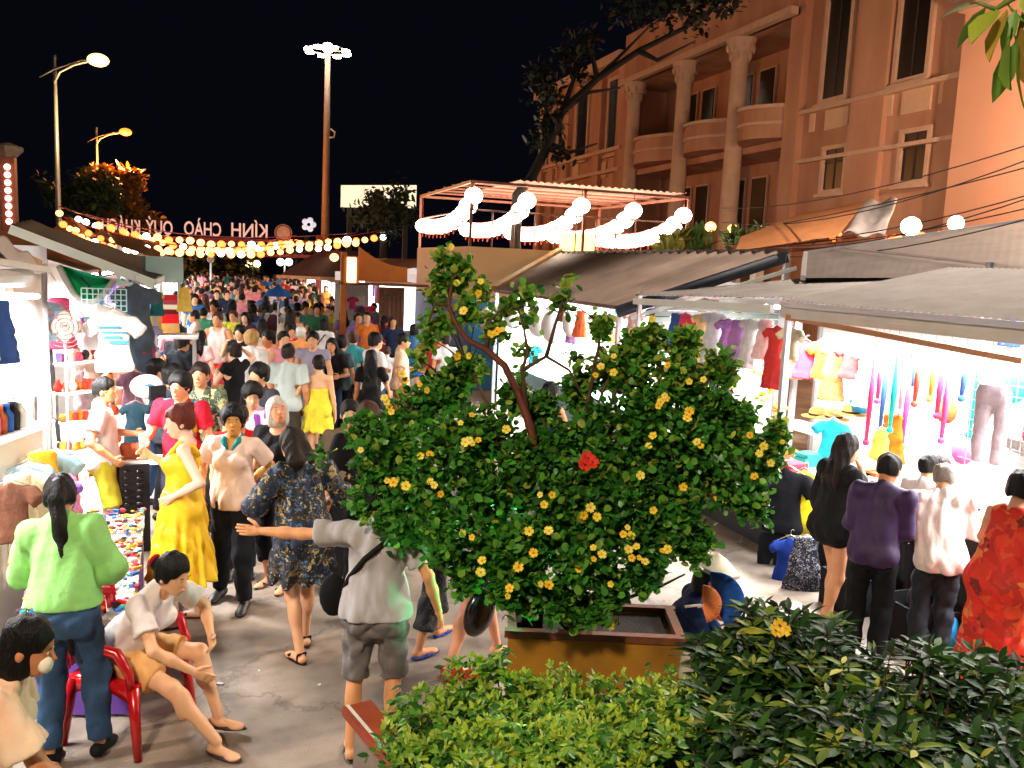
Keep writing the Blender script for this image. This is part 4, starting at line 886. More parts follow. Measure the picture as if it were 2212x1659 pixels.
# goods spread on the counter
gcols = ['c03040', 'e8e0d8', '2858a0', '20a090', 'e0b040', '202020', 'd860a0', '80b0d8', 'f0f0f0', 'a05028']
def trinkets(par, x0, x1, ya, yb, z, n, name='trinkets', sz=(.015, .05), cols=gcols, label=None, seed=1):
    r = random.Random(seed)
    ms = []
    for ci, c in enumerate(cols[:6]):
        w = MB()
        for _ in range(n // 6):
            x, y, s = r.uniform(x0, x1), r.uniform(ya, yb), r.uniform(*sz)
            if r.random() < .5: w.box((x, y, z + s * .3), (s * 1.6, s, s * .6), rz=r.uniform(0, 3))
            else: w.ball((x, y, z + s * .4), s * .5, 6, 4, (s * .6, s * .6, s * .4))
        o = w.build(name, C(c), par); tag(o, kind='stuff')
trinkets(rs, 5.58, 6.32, 3.0, 6.9, .88, 300, seed=4)
for k in range(10):
    y = 3.2 + .38 * k; w = MB(); w.box((5.75 + .3 * (k % 2), y, .91), (.26, .3, .05)); c = gcols[k % 10]
    o = w.build('goods_tray', white_p, label='white tray of %s goods on the right stall counter, %s from the camera' % (['red', 'cream', 'blue', 'green', 'amber', 'black', 'pink', 'sky blue', 'white', 'brown'][k], ['1st', '2nd', '3rd', '4th', '5th', '6th', '7th', '8th', '9th', '10th'][k]), cat='tray')
    for j in range(6):
        q = MB(); q.box((5.75 + .3 * (k % 2) - .08 + .08 * (j % 3), y - .06 + .12 * (j // 3), .955), (.06, .09, .04), rz=.3 * j); q.build('packet', C(c), o)
p = at(1965, 1430, x=5.35); w = MB(); w.ball((0, 0, 0), .16, 10, 8, (.14, .1, .2)); w.tube([(-.05, 0, .17), (0, 0, .3), (.05, 0, .17)], .008, 5); o = w.build('plastic_bag', C('2890d8'), label='bright blue plastic bag hanging by the red patterned dress', cat='bag'); o.location = tuple(float(q) for q in at(2035, 1370, x=5.2))

# ---- second roof behind the near awning, orange canvas, tilted sheets ----
rb = empty('market_stall', (0, 0, 0), 0, 'stall with the wide dark grey roof behind the near awning', 'stall')
A, Bq, Cq, D_q = at(1735, 600, d=10.5), at(2260, 600, d=8.2), at(2260, 470, d=13.5), at(1740, 548, d=13.0)
w = MB(); corrugated(w, A, Bq, Cq, D_q, 26, .0008); w.build('roof', mat('roof_dark_grey', '5c5450', .7, .2, 2), rb)
w = MB(); w.beam(D_q, Cq, .07); w.beam(D_q, A, .06); w.build('ridge_rail', alu, rb)
for q in (D_q, Cq, A): post(rb, q[0], q[1], 0, q[2] - .05, alu, .06)
oc = empty('orange_canvas', (0, 0, 0), 0, 'peach orange canvas sheet propped over the roofs behind the corrugated stall', 'canopy')
a, b_, c_, d_ = at(1600, 515, d=15), at(1590, 542, d=14.5), at(1810, 510, d=14), at(1868, 438, d=15); m2 = at(1720, 468, d=15.3)
w = MB(); w.prism([a, b_, c_, d_, m2], (.03, .05, .03)); w.build('canvas', thin_cloth('canvas_orange', 'd8905a', .3), oc)
w = MB(); 
for k in range(5): w.beam(at(1600 + 52 * k, 545 - 6 * k, d=14.6), at(1640 + 52 * k, 520 - 9 * k, d=14.8), .03)
w.beam(b_, at(1850, 512, d=14.6), .035); w.beam(at(1600, 552, d=14.6), at(1850, 530, d=14.6), .035); w.build('truss', rst, oc)
for q in (b_, c_): post(oc, q[0], q[1], 0, q[2], rst, .05)
gs = empty('tilted_sheet', (0, 0, 0), 0, 'rolled grey plastic sheet tilted up beside the orange canvas', 'canopy')
a, b_, c_, d_ = at(1868, 440, d=15), at(1938, 432, d=15), at(1912, 508, d=14), at(1815, 510, d=14)
def shf(u, v):
    P = (a * (1 - u) + b_ * u) * (1 - v) + (d_ * (1 - u) + c_ * u) * v; return P + np.array((0, 0, .05 * math.sin(u * 9) + .04 * math.sin(v * 7 + u * 3)))
w = MB(); w.grid(shf, 16, 10, True, .015); w.build('sheet', mat('sheet_grey', 'a89c98', .6, .2, 4), gs); post(gs, c_[0], c_[1], 0, c_[2], alu, .05)

# ---- corrugated roof stall ----
cs = empty('market_stall', (0, 0, 0), 0, 'stall with the broad brown corrugated roof behind the flowering tree', 'stall')
a, b_ = at(1068, 634, x=5.0), at(1332, 656, x=5.0); c_, d_ = at(1700, 546, x=7.3), at(1210, 545, x=7.3)
a[2] = b_[2] = (a[2] + b_[2]) / 2; c_[2] = d_[2] = (c_[2] + d_[2]) / 2
w = MB(); corrugated(w, a, b_, c_, d_, 27, .034); w.build('roof', mat('corrugated_brown', 'a08c80', .5, .25, 1.2, .1, 50), cs)
w = MB(); w.beam(b_ + np.array((0, -.02, -.06)), c_ + np.array((0, -.02, -.06)), .03, .16); w.build('barge_board', mat('board_navy', '202838', .7), cs)
w = MB(); w.tube([b_ + np.array((-.05, -.1, -.05)), c_ + np.array((-.3, -.2, -.1))], .05, 10); w.build('gutter_pipe', mat('board_navy', '202838', .7), cs)
w = MB(); w.beam(b_ + np.array((.1, -.25, -.12)), c_ + np.array((-.2, -.5, -.22)), .04, .05); w.build('white_beam', mat('frame_white', 'e4f0ee', .5, .04), cs)
w = MB(); w.beam(a, b_, .05); w.beam(d_, c_, .08); w.build('roof_rail', mat('rail_dark', '4a3c38', .6), cs)
w = MB(); w.beam(d_ + np.array((0, 0, .06)), a + np.array((0, 0, .05)), .14, .1); w.build('edge_flashing', mat('flashing_yellow', 'b88838', .6, .2), cs)
for q in (a, b_): post(cs, q[0] + .05, q[1], 0, q[2] - .03, alu, .06)
for q in (c_, d_): post(cs, q[0], q[1], 0, q[2] - .03, alu, .06)
w = MB(); w.box((7.6, (a[1] + b_[1]) / 2, 1.35), (.05, a[1] - b_[1] + .6, 2.7)); w.build('back_wall', white_p, cs)
w = MB(); w.box((6.4, a[1] + .05, 1.1), (2.5, .05, 2.2)); w.build('side_wall', white_p, cs)
# slatted shutter panel under the near end
for k in range(9):
    w = MB(); z = 1.75 + .085 * k; w.box((6.5, b_[1] - .15 - .02 * (k % 2), z), (2.0, .03, .075)); w.build('slat', mat('slat_grey', '98a4a0', .6, .15), cs)
w = MB(); w.box((5.9, (a[1] + b_[1]) / 2, .4), (.8, a[1] - b_[1] - .3, .8)); w.build('counter', mat('counter_teal', '5a7a80', .6), cs)
for k in range(4):
    y = b_[1] + .7 + 1.35 * k; tube_lamp((6.0, y - .45, 2.52), (6.0, y + .45, 2.52), 110, 'fluorescent tube lamp under the corrugated roof, %s from the near end' % ['first', 'second', 'third', 'fourth'][k])
# inflated white rings / bags hanging under the corrugated eave
for k, (u, v, s) in enumerate([(1005, 690, .20), (1052, 688, .26), (1110, 680, .28), (1165, 690, .32), (1195, 705, .3), (1235, 700, .22)]):
    p = at(u, v, x=5.3); w = MB(); w.ball((0, 0, 0), s, 14, 10, (s * .7, s * .8, s)); o = w.build('clear_bag', mat('pale_plastic', 'f0f0f4', .25, .04), label='big pale plastic bag hanging under the corrugated eave, %s from the left' % ['1st', '2nd', '3rd', '4th', '5th', '6th'][k], cat='bag', group='pale bags under the corrugated eave'); o.location = [float(q) for q in p]
    w = MB(); w.tube([(0, 0, s), (0, 0, s + .25)], .008, 4); w.build('tie', alu, o)
for (u, v, key, c, s, lb) in [(1028, 680, 'tank', '6038a0', .55, 'purple vest hanging behind the top branch of the tree'), (1155, 745, 'tee', '2898d0', .6, 'sky blue top hanging under the corrugated eave'), (1370, 668, 'tee', 'f0b8b0', .6, 'pale pink top hanging under the slatted shutter'), (1420, 662, 'dress', '187878', .7, 'teal patterned dress hanging under the slatted shutter'), (1500, 720, 'tee', 'f0b820', .5, 'yellow top hanging at the end of the garment rail'), (1520, 728, 'tank', 'e02828', .35, 'small red top hanging beside the yellow one')]:
    p = at(u, v, x=5.6); garment(key, p, R_(-40), C(c), lb, None, s)
# garment rail with dark clothes (view 1500-1590, 740-850)
gr = empty('garment_rail', (0, 0, 0), 0, 'garment rail packed with dark clothes between tree and right stall', 'clothes rail')
p0, p1 = at(1500, 738, x=6.3), at(1592, 745, x=6.6); w = MB(); w.tube([p0, p1], .015, 6); w.tube([(p0[0], p0[1], 0), tuple(p0)], .018, 6); w.tube([(p1[0], p1[1], 0), tuple(p1)], .018, 6); w.build('rail_frame', alu, gr)
for k in range(8):
    t = (k + .5) / 8; c = ['181a20', '202634', '12141c', '2a3450', '1a1c20', '30405c', '14161c', 'c0a030'][k]; garment('tee' if k % 2 else 'dress', p0 * (1 - t) + p1 * t - np.array((0, 0, .06)), R_(60), C(c), '%s garment on the packed rail, %s from its left end' % (['black', 'ink blue', 'jet black', 'navy', 'charcoal', 'denim blue', 'coal black', 'mustard'][k], ['1st', '2nd', '3rd', '4th', '5th', '6th', '7th', 'last'][k]), 'clothes on the garment rail', .85)
# shelf unit with framed picture, view 1590, 700
su = empty('shelf_unit', (0, 0, 0), 0, 'brown shelf board with goods between garment rail and right stall', 'shelf'); p = at(1560, 715, x=6.9); w = MB(); w.box(p, (.9, .04, .06), rz=.2); w.build('board', woodb, su); p2 = at(1592, 700, x=6.9); w = MB(); w.box((p2[0], p2[1], 1.3), (.06, .06, 2.6)); w.build('upright', woodb, su)

# ---- terrace block with cream and blue side ----
tb = empty('terrace_block', (0, 0, 0), 0, 'cream and blue painted block under the lantern pergola', 'building')
w = MB(); w.box(((PX0 + PX1) / 2, (PY0 + PY1) / 2, (ROOFZ + 1.9) / 2), (PX1 - PX0 + .1, PY1 - PY0 + .1, ROOFZ - 1.9)); o = w.build('upper_wall', mat('cream_paint', 'ecc898', .7, .06, 1), tb)
w = MB(); w.box(((PX0 + PX1) / 2, (PY0 + PY1) / 2, 1.0), (PX1 - PX0 + .13, PY1 - PY0 + .13, 2.0)); o = w.build('lower_wall', mat('blue_paint', '1c6ea4', .6, .15, 1.5), tb)
for k in range(8):
    w = MB(); x = PX0 + .5 + .5 * k; w.tube([(x, PY0, ROOFZ), (x, PY0, ROOFZ + .8)], .02, 6); w.build('baluster', rst, tb)
w = MB(); w.tube([(PX0, PY0, ROOFZ + .8), (PX1, PY0, ROOFZ + .8)], .02, 6); w.tube([(PX0, PY0, ROOFZ + .8), (PX0, PY1, ROOFZ + .8)], .02, 6); w.build('handrail', rst, tb)
p = at(1244, 520, y=PY0 + 1.); 
for k in range(3):
    w = MB(); q = at(1225 + 22 * k, 524, y=PY0 + .6); w.box(q, (.34, .04, .42)); w.build('lit_menu_board', emis('menu_glow', 'ffe070', 2.2), label='glowing yellow board on the terrace, %s of three' % ['left one', 'middle one', 'right one'][k], cat='light box', group='glowing boards on the terrace')

# ---- orange stall with the lantern box post (view 740-880, 530-740) ----
os_ = empty('market_stall', (0, 0, 0), 0, 'orange framed stall with a tall curved orange end board by the street', 'stall')
OY = 19.9; q = at(742, 600, y=OY)
px = q[0]; w = MB(); w.beam((px, OY, 0), (px, OY, at(742, 545, y=OY)[2]), .13); w.build('post', orange_p, os_)
p = at(758, 583, y=OY - .1); w = MB(); w.box(p, (.32, .2, .62)); w.build('light_box', orange_p, os_); w = MB(); w.box(p + np.array((0, -.115, 0)), (.2, .03, .55)); w.build('light_panel', emis('lightbox_glow', 'fff0c0', 2.5), os_)
A1, A2, A3, A4 = at(775, 532, y=OY), at(880, 578, y=OY), at(880, 610, y=OY), at(775, 608, y=OY)
n = 8; top = [A1 * (1 - k / n) + A2 * (k / n) + np.array((0, 0, -.12 * math.sin(math.pi * k / n))) for k in range(n + 1)]
w = MB(); w.prism(top + [A3, A4], (0, .06, 0)); w.build('end_board', orange_p, os_)
w = MB(); w.box(((px + A2[0]) / 2 + .2, OY + 2, A4[2] - .05), (A2[0] - px + .6, 4.2, .06)); w.build('roof', brown_r, os_)
q0, q1 = at(820, 620, y=OY), at(872, 760, y=OY); w = MB(); w.box(((q0[0] + q1[0]) / 2, OY + .1, (q0[2]) / 2), (q1[0] - q0[0], .05, q0[2])); w.build('plank_door', woodb, os_)
for k in range(6):
    w = MB(); w.box((q0[0] + (q1[0] - q0[0]) * (k + .5) / 6, OY + .06, q0[2] / 2), ((q1[0] - q0[0]) / 6 - .015, .03, q0[2])); w.build('plank', woodb, os_)
w = MB(); w.box(((px + q0[0]) / 2, OY + 1.6, 1.25), (q0[0] - px, .05, 2.5)); w.build('back_wall', white_p, os_)
tube_lamp((px + .5, OY + .3, 2.3), (px + .5, OY + 1.3, 2.3), 70, 'fluorescent tube lamp in the orange framed stall')
for k in range(6):
    c, nm = [('c83060', 'crimson'), ('8040a0', 'purple'), ('e06030', 'orange'), ('d0c0c8', 'pale pink'), ('e02050', 'red'), ('b060c0', 'mauve')][k]
    garment('tank' if k % 2 else 'tee', at(762 + 9 * k, 640 + 20 * (k % 3), y=OY + .3), .2, C(c), '%s garment hanging in the orange framed stall' % nm, 'clothes in the orange framed stall', .5)

# ---- receding rows of stalls down the street ----
cn = {'d04060': 'raspberry', '7040a0': 'purple', 'e0e0e8': 'white', '4080c0': 'blue', 'e0a030': 'amber', 'c0c0d0': 'silver', 'e070a0': 'pink', '303040': 'dark', '30a090': 'jade'}
def far_stall(y0, side, label, roofm, L=3.4, zr=2.6, x=None, pitch=.5, e=60):
    s = empty('market_stall', (0, 0, 0), 0, label, 'stall', 'stalls lining the street'); sg = 1 if side == 'r' else -1; xe = x; xb = xe + sg * 2.3
    w = MB(); corrugated(w, (xe, y0, zr), (xe, y0 + L, zr), (xb, y0 + L, zr + pitch), (xb, y0, zr + pitch), 14, .02, 1); w.build('roof', roofm, s)
    for (xx, yy) in ((xe, y0 + .05), (xe, y0 + L - .05), (xb, y0 + .05), (xb, y0 + L - .05)):
        w = MB(); w.beam((xx, yy, 0), (xx, yy, zr if xx == xe else zr + pitch - .03), .05); w.build('post', alu, s)
    w = MB(); w.box((xb, y0 + L / 2, 1.3), (.05, L, 2.6)); w.build('back_wall', white_p, s)
    w = MB(); w.box((xe + sg * .75, y0 + L / 2, .4), (.8, L - .4, .8)); w.build('counter', mat('counter_grey', '908a88', .6), s)
    w = MB(); w.box((xe + sg * 1.2, y0 + L - .03, 1.2), (2.1, .04, 2.4)); w.build('side_wall', white_p, s)
    r = random.Random(int(y0 * 10)); 
    for k in range(4):
        c = r.choice(['d04060', '7040a0', 'e0e0e8', '4080c0', 'e0a030', 'c0c0d0', 'e070a0', '303040', '30a090'])
        garment(r.choice(['tee', 'tank', 'dress']), (xe + sg * .15, y0 + .5 + k * .8, zr - .15), R_(r.choice([0, 90, 60])), C(c), '%s garment under the %s eave, %s of four along it' % (cn[c], label.replace('brown roofed stall on the right row,', 'right row stall').replace('lit stall on the left row,', 'left row stall').replace(' past the orange framed one', '').replace(' past the dark grey awning', ''), ['first', 'second', 'third', 'last'][k]), 'clothes along the street stalls', r.uniform(.5, .8))
    l = empty('tube_lamp', (0, 0, 0), 0, 'tube lamp, %s' % label, 'lamp', 'tube lamps down the street'); w = MB(); w.tube([(xe + sg * .6, y0 + .5, zr - .05), (xe + sg * .6, y0 + L - .5, zr - .05)], .025, 6); w.build('tube', emis('tube_white', 'f4f8ff', 22), l)
    glow_light('tube_light', (xe + sg * .6, y0 + L / 2, zr - .12), e * 3.2, (1, .95, .88), kind='AREA', parent=l, sx=.3, sy=L - 1); return s
rn = ['first', 'second', 'third', 'fourth', 'fifth', 'sixth', 'seventh', 'eighth', 'ninth']
for k in range(8): far_stall(24.6 + 3.7 * k, 'r', 'brown roofed stall on the right row, %s past the orange framed one' % rn[k], brown_r if k < 3 else mat('roof_pale', 'a08870', .7, .2, 2), x=4.1 + (.5 if k > 3 else 0), zr=2.45, pitch=.45, e=70)
for k in range(9): far_stall(15.8 + 3.8 * k, 'l', 'lit stall on the left row, %s past the dark grey awning' % rn[k], mat('roof_orange_brown', 'a8703c', .8, .2, 2) if k < 4 else canvas_g, x=-1.9 - .04 * k, zr=2.35, pitch=.7, e=70)
# big brown pitched roof behind the right row (view 600-740, 540-610)
br = empty('pavilion', (0, 0, 0), 0, 'dark brown pitched roof pavilion behind the right stall row', 'building')
a, b_, c_, d_ = at(600, 597, d=33), at(745, 604, d=30), at(800, 545, d=31), at(690, 540, d=34); w = MB(); corrugated(w, a, b_, c_, d_, 26, .03); w.build('roof', mat('tile_dark', '4a2820', .8, .2), br)
w = MB(); w.beam(a, b_, .12); w.build('eave_board', mat('wood_pale', 'c08a60', .7, .15, 6), br)
for q in (a, b_): post(br, q[0], q[1], 0, q[2], brown_r, .12)
# orange peaked tents behind the left row (view 100-340, 470-550)
for i, (ul, uc, ur, vt, vb, d, lb) in enumerate([(98, 132, 190, 463, 500, 19, 'orange peaked tent roof behind the grey awning, nearer one'), (178, 208, 262, 492, 520, 21, 'orange peaked tent roof behind the grey awning, farther one')]):
    t = empty('tent_roof', (0, 0, 0), 0, lb, 'tent', 'orange tents behind the left stalls'); c = at(uc, vt, d=d); L_, R2 = at(ul, vb, d=d), at(ur, vb + 10, d=d); bk = np.array((0, 2.2, 0)); L_[2] = R2[2] = min(L_[2], R2[2])
    w = MB(); base = [L_, R2, R2 + bk, L_ + bk]; w._add([c + bk / 2] + base, [(0, 1, 2), (0, 2, 3), (0, 3, 4), (0, 4, 1), (4, 3, 2, 1)]); w.build('canvas', mat('tent_orange', 'e0943c', .8, .08, 2), t)
    for q in base: post(t, q[0], q[1], 0, q[2], alu, .06)
lr = empty('market_stall', (0, 0, 0), 0, 'long orange brown corrugated roof behind the dark grey awning', 'stall')
a, b_, c_, d_ = at(255, 530, d=15), at(348, 562, d=19), at(345, 515, d=26), at(225, 492, d=21); w = MB(); corrugated(w, a, b_, c_, d_, 34, .02); w.build('roof', mat('roof_orange', 'b06c2c', .7, .2, 3), lr)
for q in (a, b_): post(lr, q[0], q[1], 0, q[2], alu, .06)

# ---- left awning stall (dark grey canvas, view 20-385, 475-605) ----
ls = empty('market_stall', (0, 0, 0), 0, 'left stall with a dark grey awning and white frame', 'stall')
a = at(334, 603, d=10.8); d_ = at(22, 484, y=a[1]); b_ = at(386, 578, d=15.5); c_ = at(70, 474, y=b_[1])
a_, b2 = a.copy(), b_.copy()
w = MB(); w.grid(lambda u, v: (a_ * (1 - u) + b2 * u) * (1 - v) + (d_ * (1 - u) + c_ * u) * v + np.array((0, 0, -.03 * math.sin(v * math.pi * 4) ** 2 + .01 * math.sin(u * 30))), 16, 20, True, .02); w.build('awning', canvas_d, ls)
w = MB(); w.beam(a - np.array((0, .03, .06)), d_ - np.array((0, .03, .06)), .05, .11); w.beam(a - np.array((0, 0, .04)), b_ - np.array((0, 0, .04)), .05, .08); w.build('awning_frame', mat('frame_white', 'e4f0ee', .5, .04), ls)
w = MB(); w.beam(at(140, 585, y=a[1] - .1), at(290, 618, y=a[1] - .1), .05, .07); w.build('arm', teal_p, ls)
post(ls, a[0], a[1], 0, a[2] - .1, alu, .05); post(ls, b_[0], b_[1], 0, b_[2] - .05, alu, .05)
p = at(352, 582, y=13.2); w = MB(); w.box(p, (.5, .25, .36), rz=.25); w.build('shade_panel', teal_p, ls)
w = MB(); w.box((d_[0] - .3, 13.2, 1.4), (.05, 4.6, 2.8)); w.build('back_wall', white_p, ls)
for k in range(2): tube_lamp((a[0] - .8, 11.6 + 1.9 * k, 2.45), (a[0] - .8, 12.8 + 1.9 * k, 2.45), 100, 'fluorescent tube lamp under the dark grey awning, %s one' % ['nearer', 'farther'][k])
# green sling canvas
sg_ = empty('green_canopy', (0, 0, 0), 0, 'green cloth slung in a grey hem below the awning frame', 'canopy')
pts = [(128, 575), (140, 600), (158, 632), (180, 655), (205, 652), (228, 630), (246, 605)]
def sling(u, v):
    k = u * 6; i = min(int(k), 5); t = k - i; U = pts[i][0] * (1 - t) + pts[i + 1][0] * t; V = pts[i][1] * (1 - t) + pts[i + 1][1] * t
    T_ = (128 + (246 - 128) * u, 572 + 34 * u); q = at(U * v + T_[0] * (1 - v), V * v + T_[1] * (1 - v), d=9.6 + .35 * math.sin(v * 3.1)); return q
w = MB(); w.grid(sling, 18, 8, True, (0, .01, 0)); w.build('cloth', thin_cloth('green_canvas', '20b880'), sg_)
w = MB(); w.tube([sling(k / 12, 1.) for k in range(13)], .035, 7); w.build('hem', mat('hem_grey', 'a8a8a0', .8), sg_)
w = MB(); w.tube([at(175, 600, d=9.5), at(192, 618, d=9.45), at(197, 634, d=9.5)], .015, 5); w.build('strap', C('104030'), sg_)

# ---- left near stall ----
ln = empty('market_stall', (0, 0, 0), 0, 'dazzling white stall at the left edge with a folded canvas roof', 'stall')
def q3(u, v, d): return at(u, v, d=d)
w = MB(); A0, A1_, A2_, A3_ = q3(-60, 470, 6.2), q3(100, 575, 8.2), q3(120, 598, 8.2), q3(-60, 520, 6.0)
w.grid(lambda u, v: (A0 * (1 - u) + A1_ * u) * (1 - v) + (A3_ * (1 - u) + A2_ * u) * v + np.array((0, 0, .03 * math.sin(u * 20 + v * 3))), 20, 6, True, .02); w.build('folded_canvas', mat('canvas_white', 'd8d4d0', .8, .06, 3), ln)
w = MB(); w.prism([q3(-60, 505, 6.1), q3(78, 568, 8.0), q3(78, 576, 8.0), q3(-60, 560, 6.1)], (0, .3, .02)); w.build('roof_board', mat('board_tan', 'c89468', .8, .1), ln)
w = MB(); w.beam(q3(-60, 556, 6.0), q3(105, 583, 8.0), .05); w.beam(q3(-50, 605, 6.0), q3(62, 602, 7.6), .06); w.build('roof_beam', mat('frame_white', 'e4f0ee', .5, .04), ln)
xl = q3(100, 750, 8.0)
w = MB(); p0, p1 = q3(-80, 750, 6.0), q3(98, 750, 8.2); w.prism([(p0[0], p0[1], 1.35), (p1[0], p1[1], 1.35), (p1[0], p1[1], 2.6), (p0[0], p0[1], 2.6)], (-.05, .02, 0)); w.build('panel', white_p, ln)
w = MB(); p0, p1 = q3(-80, 1000, 5.2), q3(95, 1000, 6.2); w.prism([(p0[0], p0[1], .0), (p1[0], p1[1], 0), (p1[0], p1[1], 1.5), (p0[0], p0[1], 1.5)], (-.5, .02, 0)); w.build('display_case', white_p, ln)
for k in range(3):
    w = MB(); p = q3(30 + 45 * k, 882 - 3 * k, 6.9); w.box(p, (.02, .16, .2), rz=.3); w.build('framed_print', mat('print_grey', '807470', .6, .3, 12), ln)
w = MB(); w.tube([(xl[0], xl[1], 0), (xl[0], xl[1], 2.6)], .025, 8); w.build('post', alu, ln)
glow = tube_lamp(tuple(q3(20, 640, 6.6)), tuple(q3(80, 640, 7.4)), 120, 'fluorescent tube lamp inside the left edge stall', rot=0)
tube_lamp((-2.1, 4.6, 2.5), (-2.1, 5.8, 2.5), 80, 'fluorescent tube lamp over the nearest left table')
tube_lamp((-2.2, 8.9, 2.45), (-2.2, 10.0, 2.45), 120, 'fluorescent tube lamp over the red goods shelves')
# white shirts, denim dress and mesh rack
garment('tee', at(212, 655, d=8.9), R_(15), mat('tee_white_print', 'f4f4f4', .85, .02), 'white shirt with a blue print hanging on the left, nearer of the pair', 'white printed shirts on the left', .95)
garment('tee', at(245, 672, d=8.6), R_(15), mat('tee_white_print', 'f4f4f4', .85, .02), 'white shirt with a teal print hanging on the left, right one of the pair', 'white printed shirts on the left', 1.0)
for (u, v, d) in ((240, 692, 8.42), (243, 700, 8.42), (205, 684, 8.72), (206, 694, 8.72)):
    pass
def shirt_print(o):
    w = MB()
    for k, (x, z, a, b2) in enumerate([(-.05, -.16, .2, .025), (0, -.21, .24, .02), (-.02, -.26, .16, .03), (.04, -.31, .18, .04)]): w.box((x, -.062, z), (a, .006, b2), R=None)
    w.build('print', mat('print_teal', '4898a8', .7, .1), o)
for o in list(bpy.data.objects):
    if o.name.startswith('hanging_shirt') and o.get('group') == 'white printed shirts on the left': shirt_print(o)
garment('dress', at(292, 612, d=9.6), R_(20), mat('denim_dark', '3c4c5c', .85, .25, 8), 'long dark denim dress hanging beside the white shirts', None, 1.05)
garment('dress', at(272, 618, d=9.9), R_(50), mat('denim_teal', '204850', .85, .25, 8), 'dark teal dress hanging behind the denim one', None, .9)
mr = empty('mesh_rack', (0, 0, 0), 0, 'pale plastic mesh rack above the white shirts', 'rack'); p = at(225, 648, d=9.2); w = MB()
for k in range(9): w.beam(p + np.array((-.22 + .055 * k, 0, -.12)), p + np.array((-.22 + .055 * k, 0, .12)), .012)
for k in range(5): w.beam(p + np.array((-.22, -.006, -.12 + .06 * k)), p + np.array((.22, -.006, -.12 + .06 * k)), .012)
w.build('mesh', teal_p, mr); w = MB(); w.beam(p + np.array((0, .02, -.12)), (p[0], p[1] + .02, 0), .03); w.build('post', alu, mr)
# stack of coloured folded cloths (view 340-380, 630-720)
for k, (c, nm) in enumerate([('d8a860', 'tan'), ('e0b070', 'sand'), ('e01020', 'scarlet'), ('d01828', 'red'), ('601018', 'maroon'), ('f0e8d0', 'cream'), ('a04050', 'dusty red'), ('b01828', 'crimson')]):
    p = at(360, 712 - 10 * k, d=11.5); w = MB(); w.box((0, 0, 0), (.30 - .008 * k, .3, .055)); w.box((0, -.01, .0), (.28 - .008 * k, .3, .066)); o = w.build('folded_cloth', C(c), label='%s folded cloth in the tall stack at left, %s from the bottom' % (nm, ['1st', '2nd', '3rd', '4th', '5th', '6th', '7th', 'top one, 8th'][k]), cat='cloth', group='stack of folded cloths'); o.location = [float(q) for q in p]; o.rotation_euler = (0, 0, .15)
p = at(360, 722, d=11.5); tbm = empty('table', (0, 0, 0), 0, 'small table under the stack of red folded cloths', 'table'); w = MB(); w.box((p[0], p[1], p[2] - .02), (.8, .5, .04)); w.build('table_top', white_p, tbm)
for sx in (-1, 1):
    for sy in (-1, 1): w = MB(); w.beam((p[0] + sx * .35, p[1] + sy * .2, 0), (p[0] + sx * .35, p[1] + sy * .2, p[2] - .04), .04); w.build('leg', alu, tbm)
for k, (u, v, c, lb) in enumerate([(330, 625, 'e8c860', 'yellow garment hanging left of the folded cloths'), (338, 628, '186068', 'teal garment hanging left of the folded cloths'), (398, 618, 'e8c860', 'pale yellow garment hanging over the crowd at left'), (320, 700, 'a098b8', 'lilac patterned garment below the denim dress'), (300, 745, '303858', 'dark blue shorts hanging under the denim dress'), (315, 752, 'c01030', 'red shorts hanging under the denim dress')]):
    garment(['dress', 'tank', 'tank', 'tee', 'short', 'short'][k], at(u, v, d=11 - .25 * k), R_(25), C(c), lb, None, .55)
# pink dress and purple heap (view 100-150, 960-1100)
garment('sun', at(122, 975, d=7.2), R_(20), C('f0a0c8'), 'pink sundress hanging left of the red goods shelf', None, .8)
w = MB(); 
for k in range(7): w.ball((rnd.uniform(-.12, .12), rnd.uniform(-.1, .1), rnd.uniform(0, .15)), .1, 8, 6, (.12, .1, .07))
o = w.build('cloth_heap', C('7858c0'), label='heap of purple cloth under the pink sundress', cat='cloth'); o.location = [float(q) for q in at(122, 1090, d=7.0)]
# red/orange goods shelf behind the man in white (view 145-245, 860-1100)
gsf = empty('goods_shelf', (0, 0, 0), 0, 'shelves crammed with red and orange souvenirs behind the man in white', 'shelf')
P0, P1 = at(140, 1000, d=8.6), at(262, 1000, d=9.2); dv = (P1 - P0); dv[2] = 0; Ln = float(np.linalg.norm(dv)); dv /= Ln; nv_ = np.array((-dv[1], dv[0], 0))
for k in range(6):
    z = .45 + .3 * k; c = P0 + dv * Ln / 2 + nv_ * .1 * k / 3; w = MB(); w.box((c[0], c[1], z), (Ln, .3, .02), rz=math.atan2(dv[1], dv[0])); w.build('shelf_board', white_p, gsf)
for s in (0, 1): w = MB(); c = P0 + dv * Ln * s; w.beam((c[0], c[1], 0), (c[0] + nv_[0] * .2, c[1] + nv_[1] * .2, 2.1), .035); w.build('upright', mat('steel_dark', '2a2a2c', .6, metal=.3), gsf)
sou = [('c83020', 'red'), ('e07028', 'orange'), ('f0a040', 'amber'), ('903018', 'rust'), ('e8d8c0', 'cream'), ('302830', 'black'), ('c85870', 'rose'), ('6050a0', 'violet')]
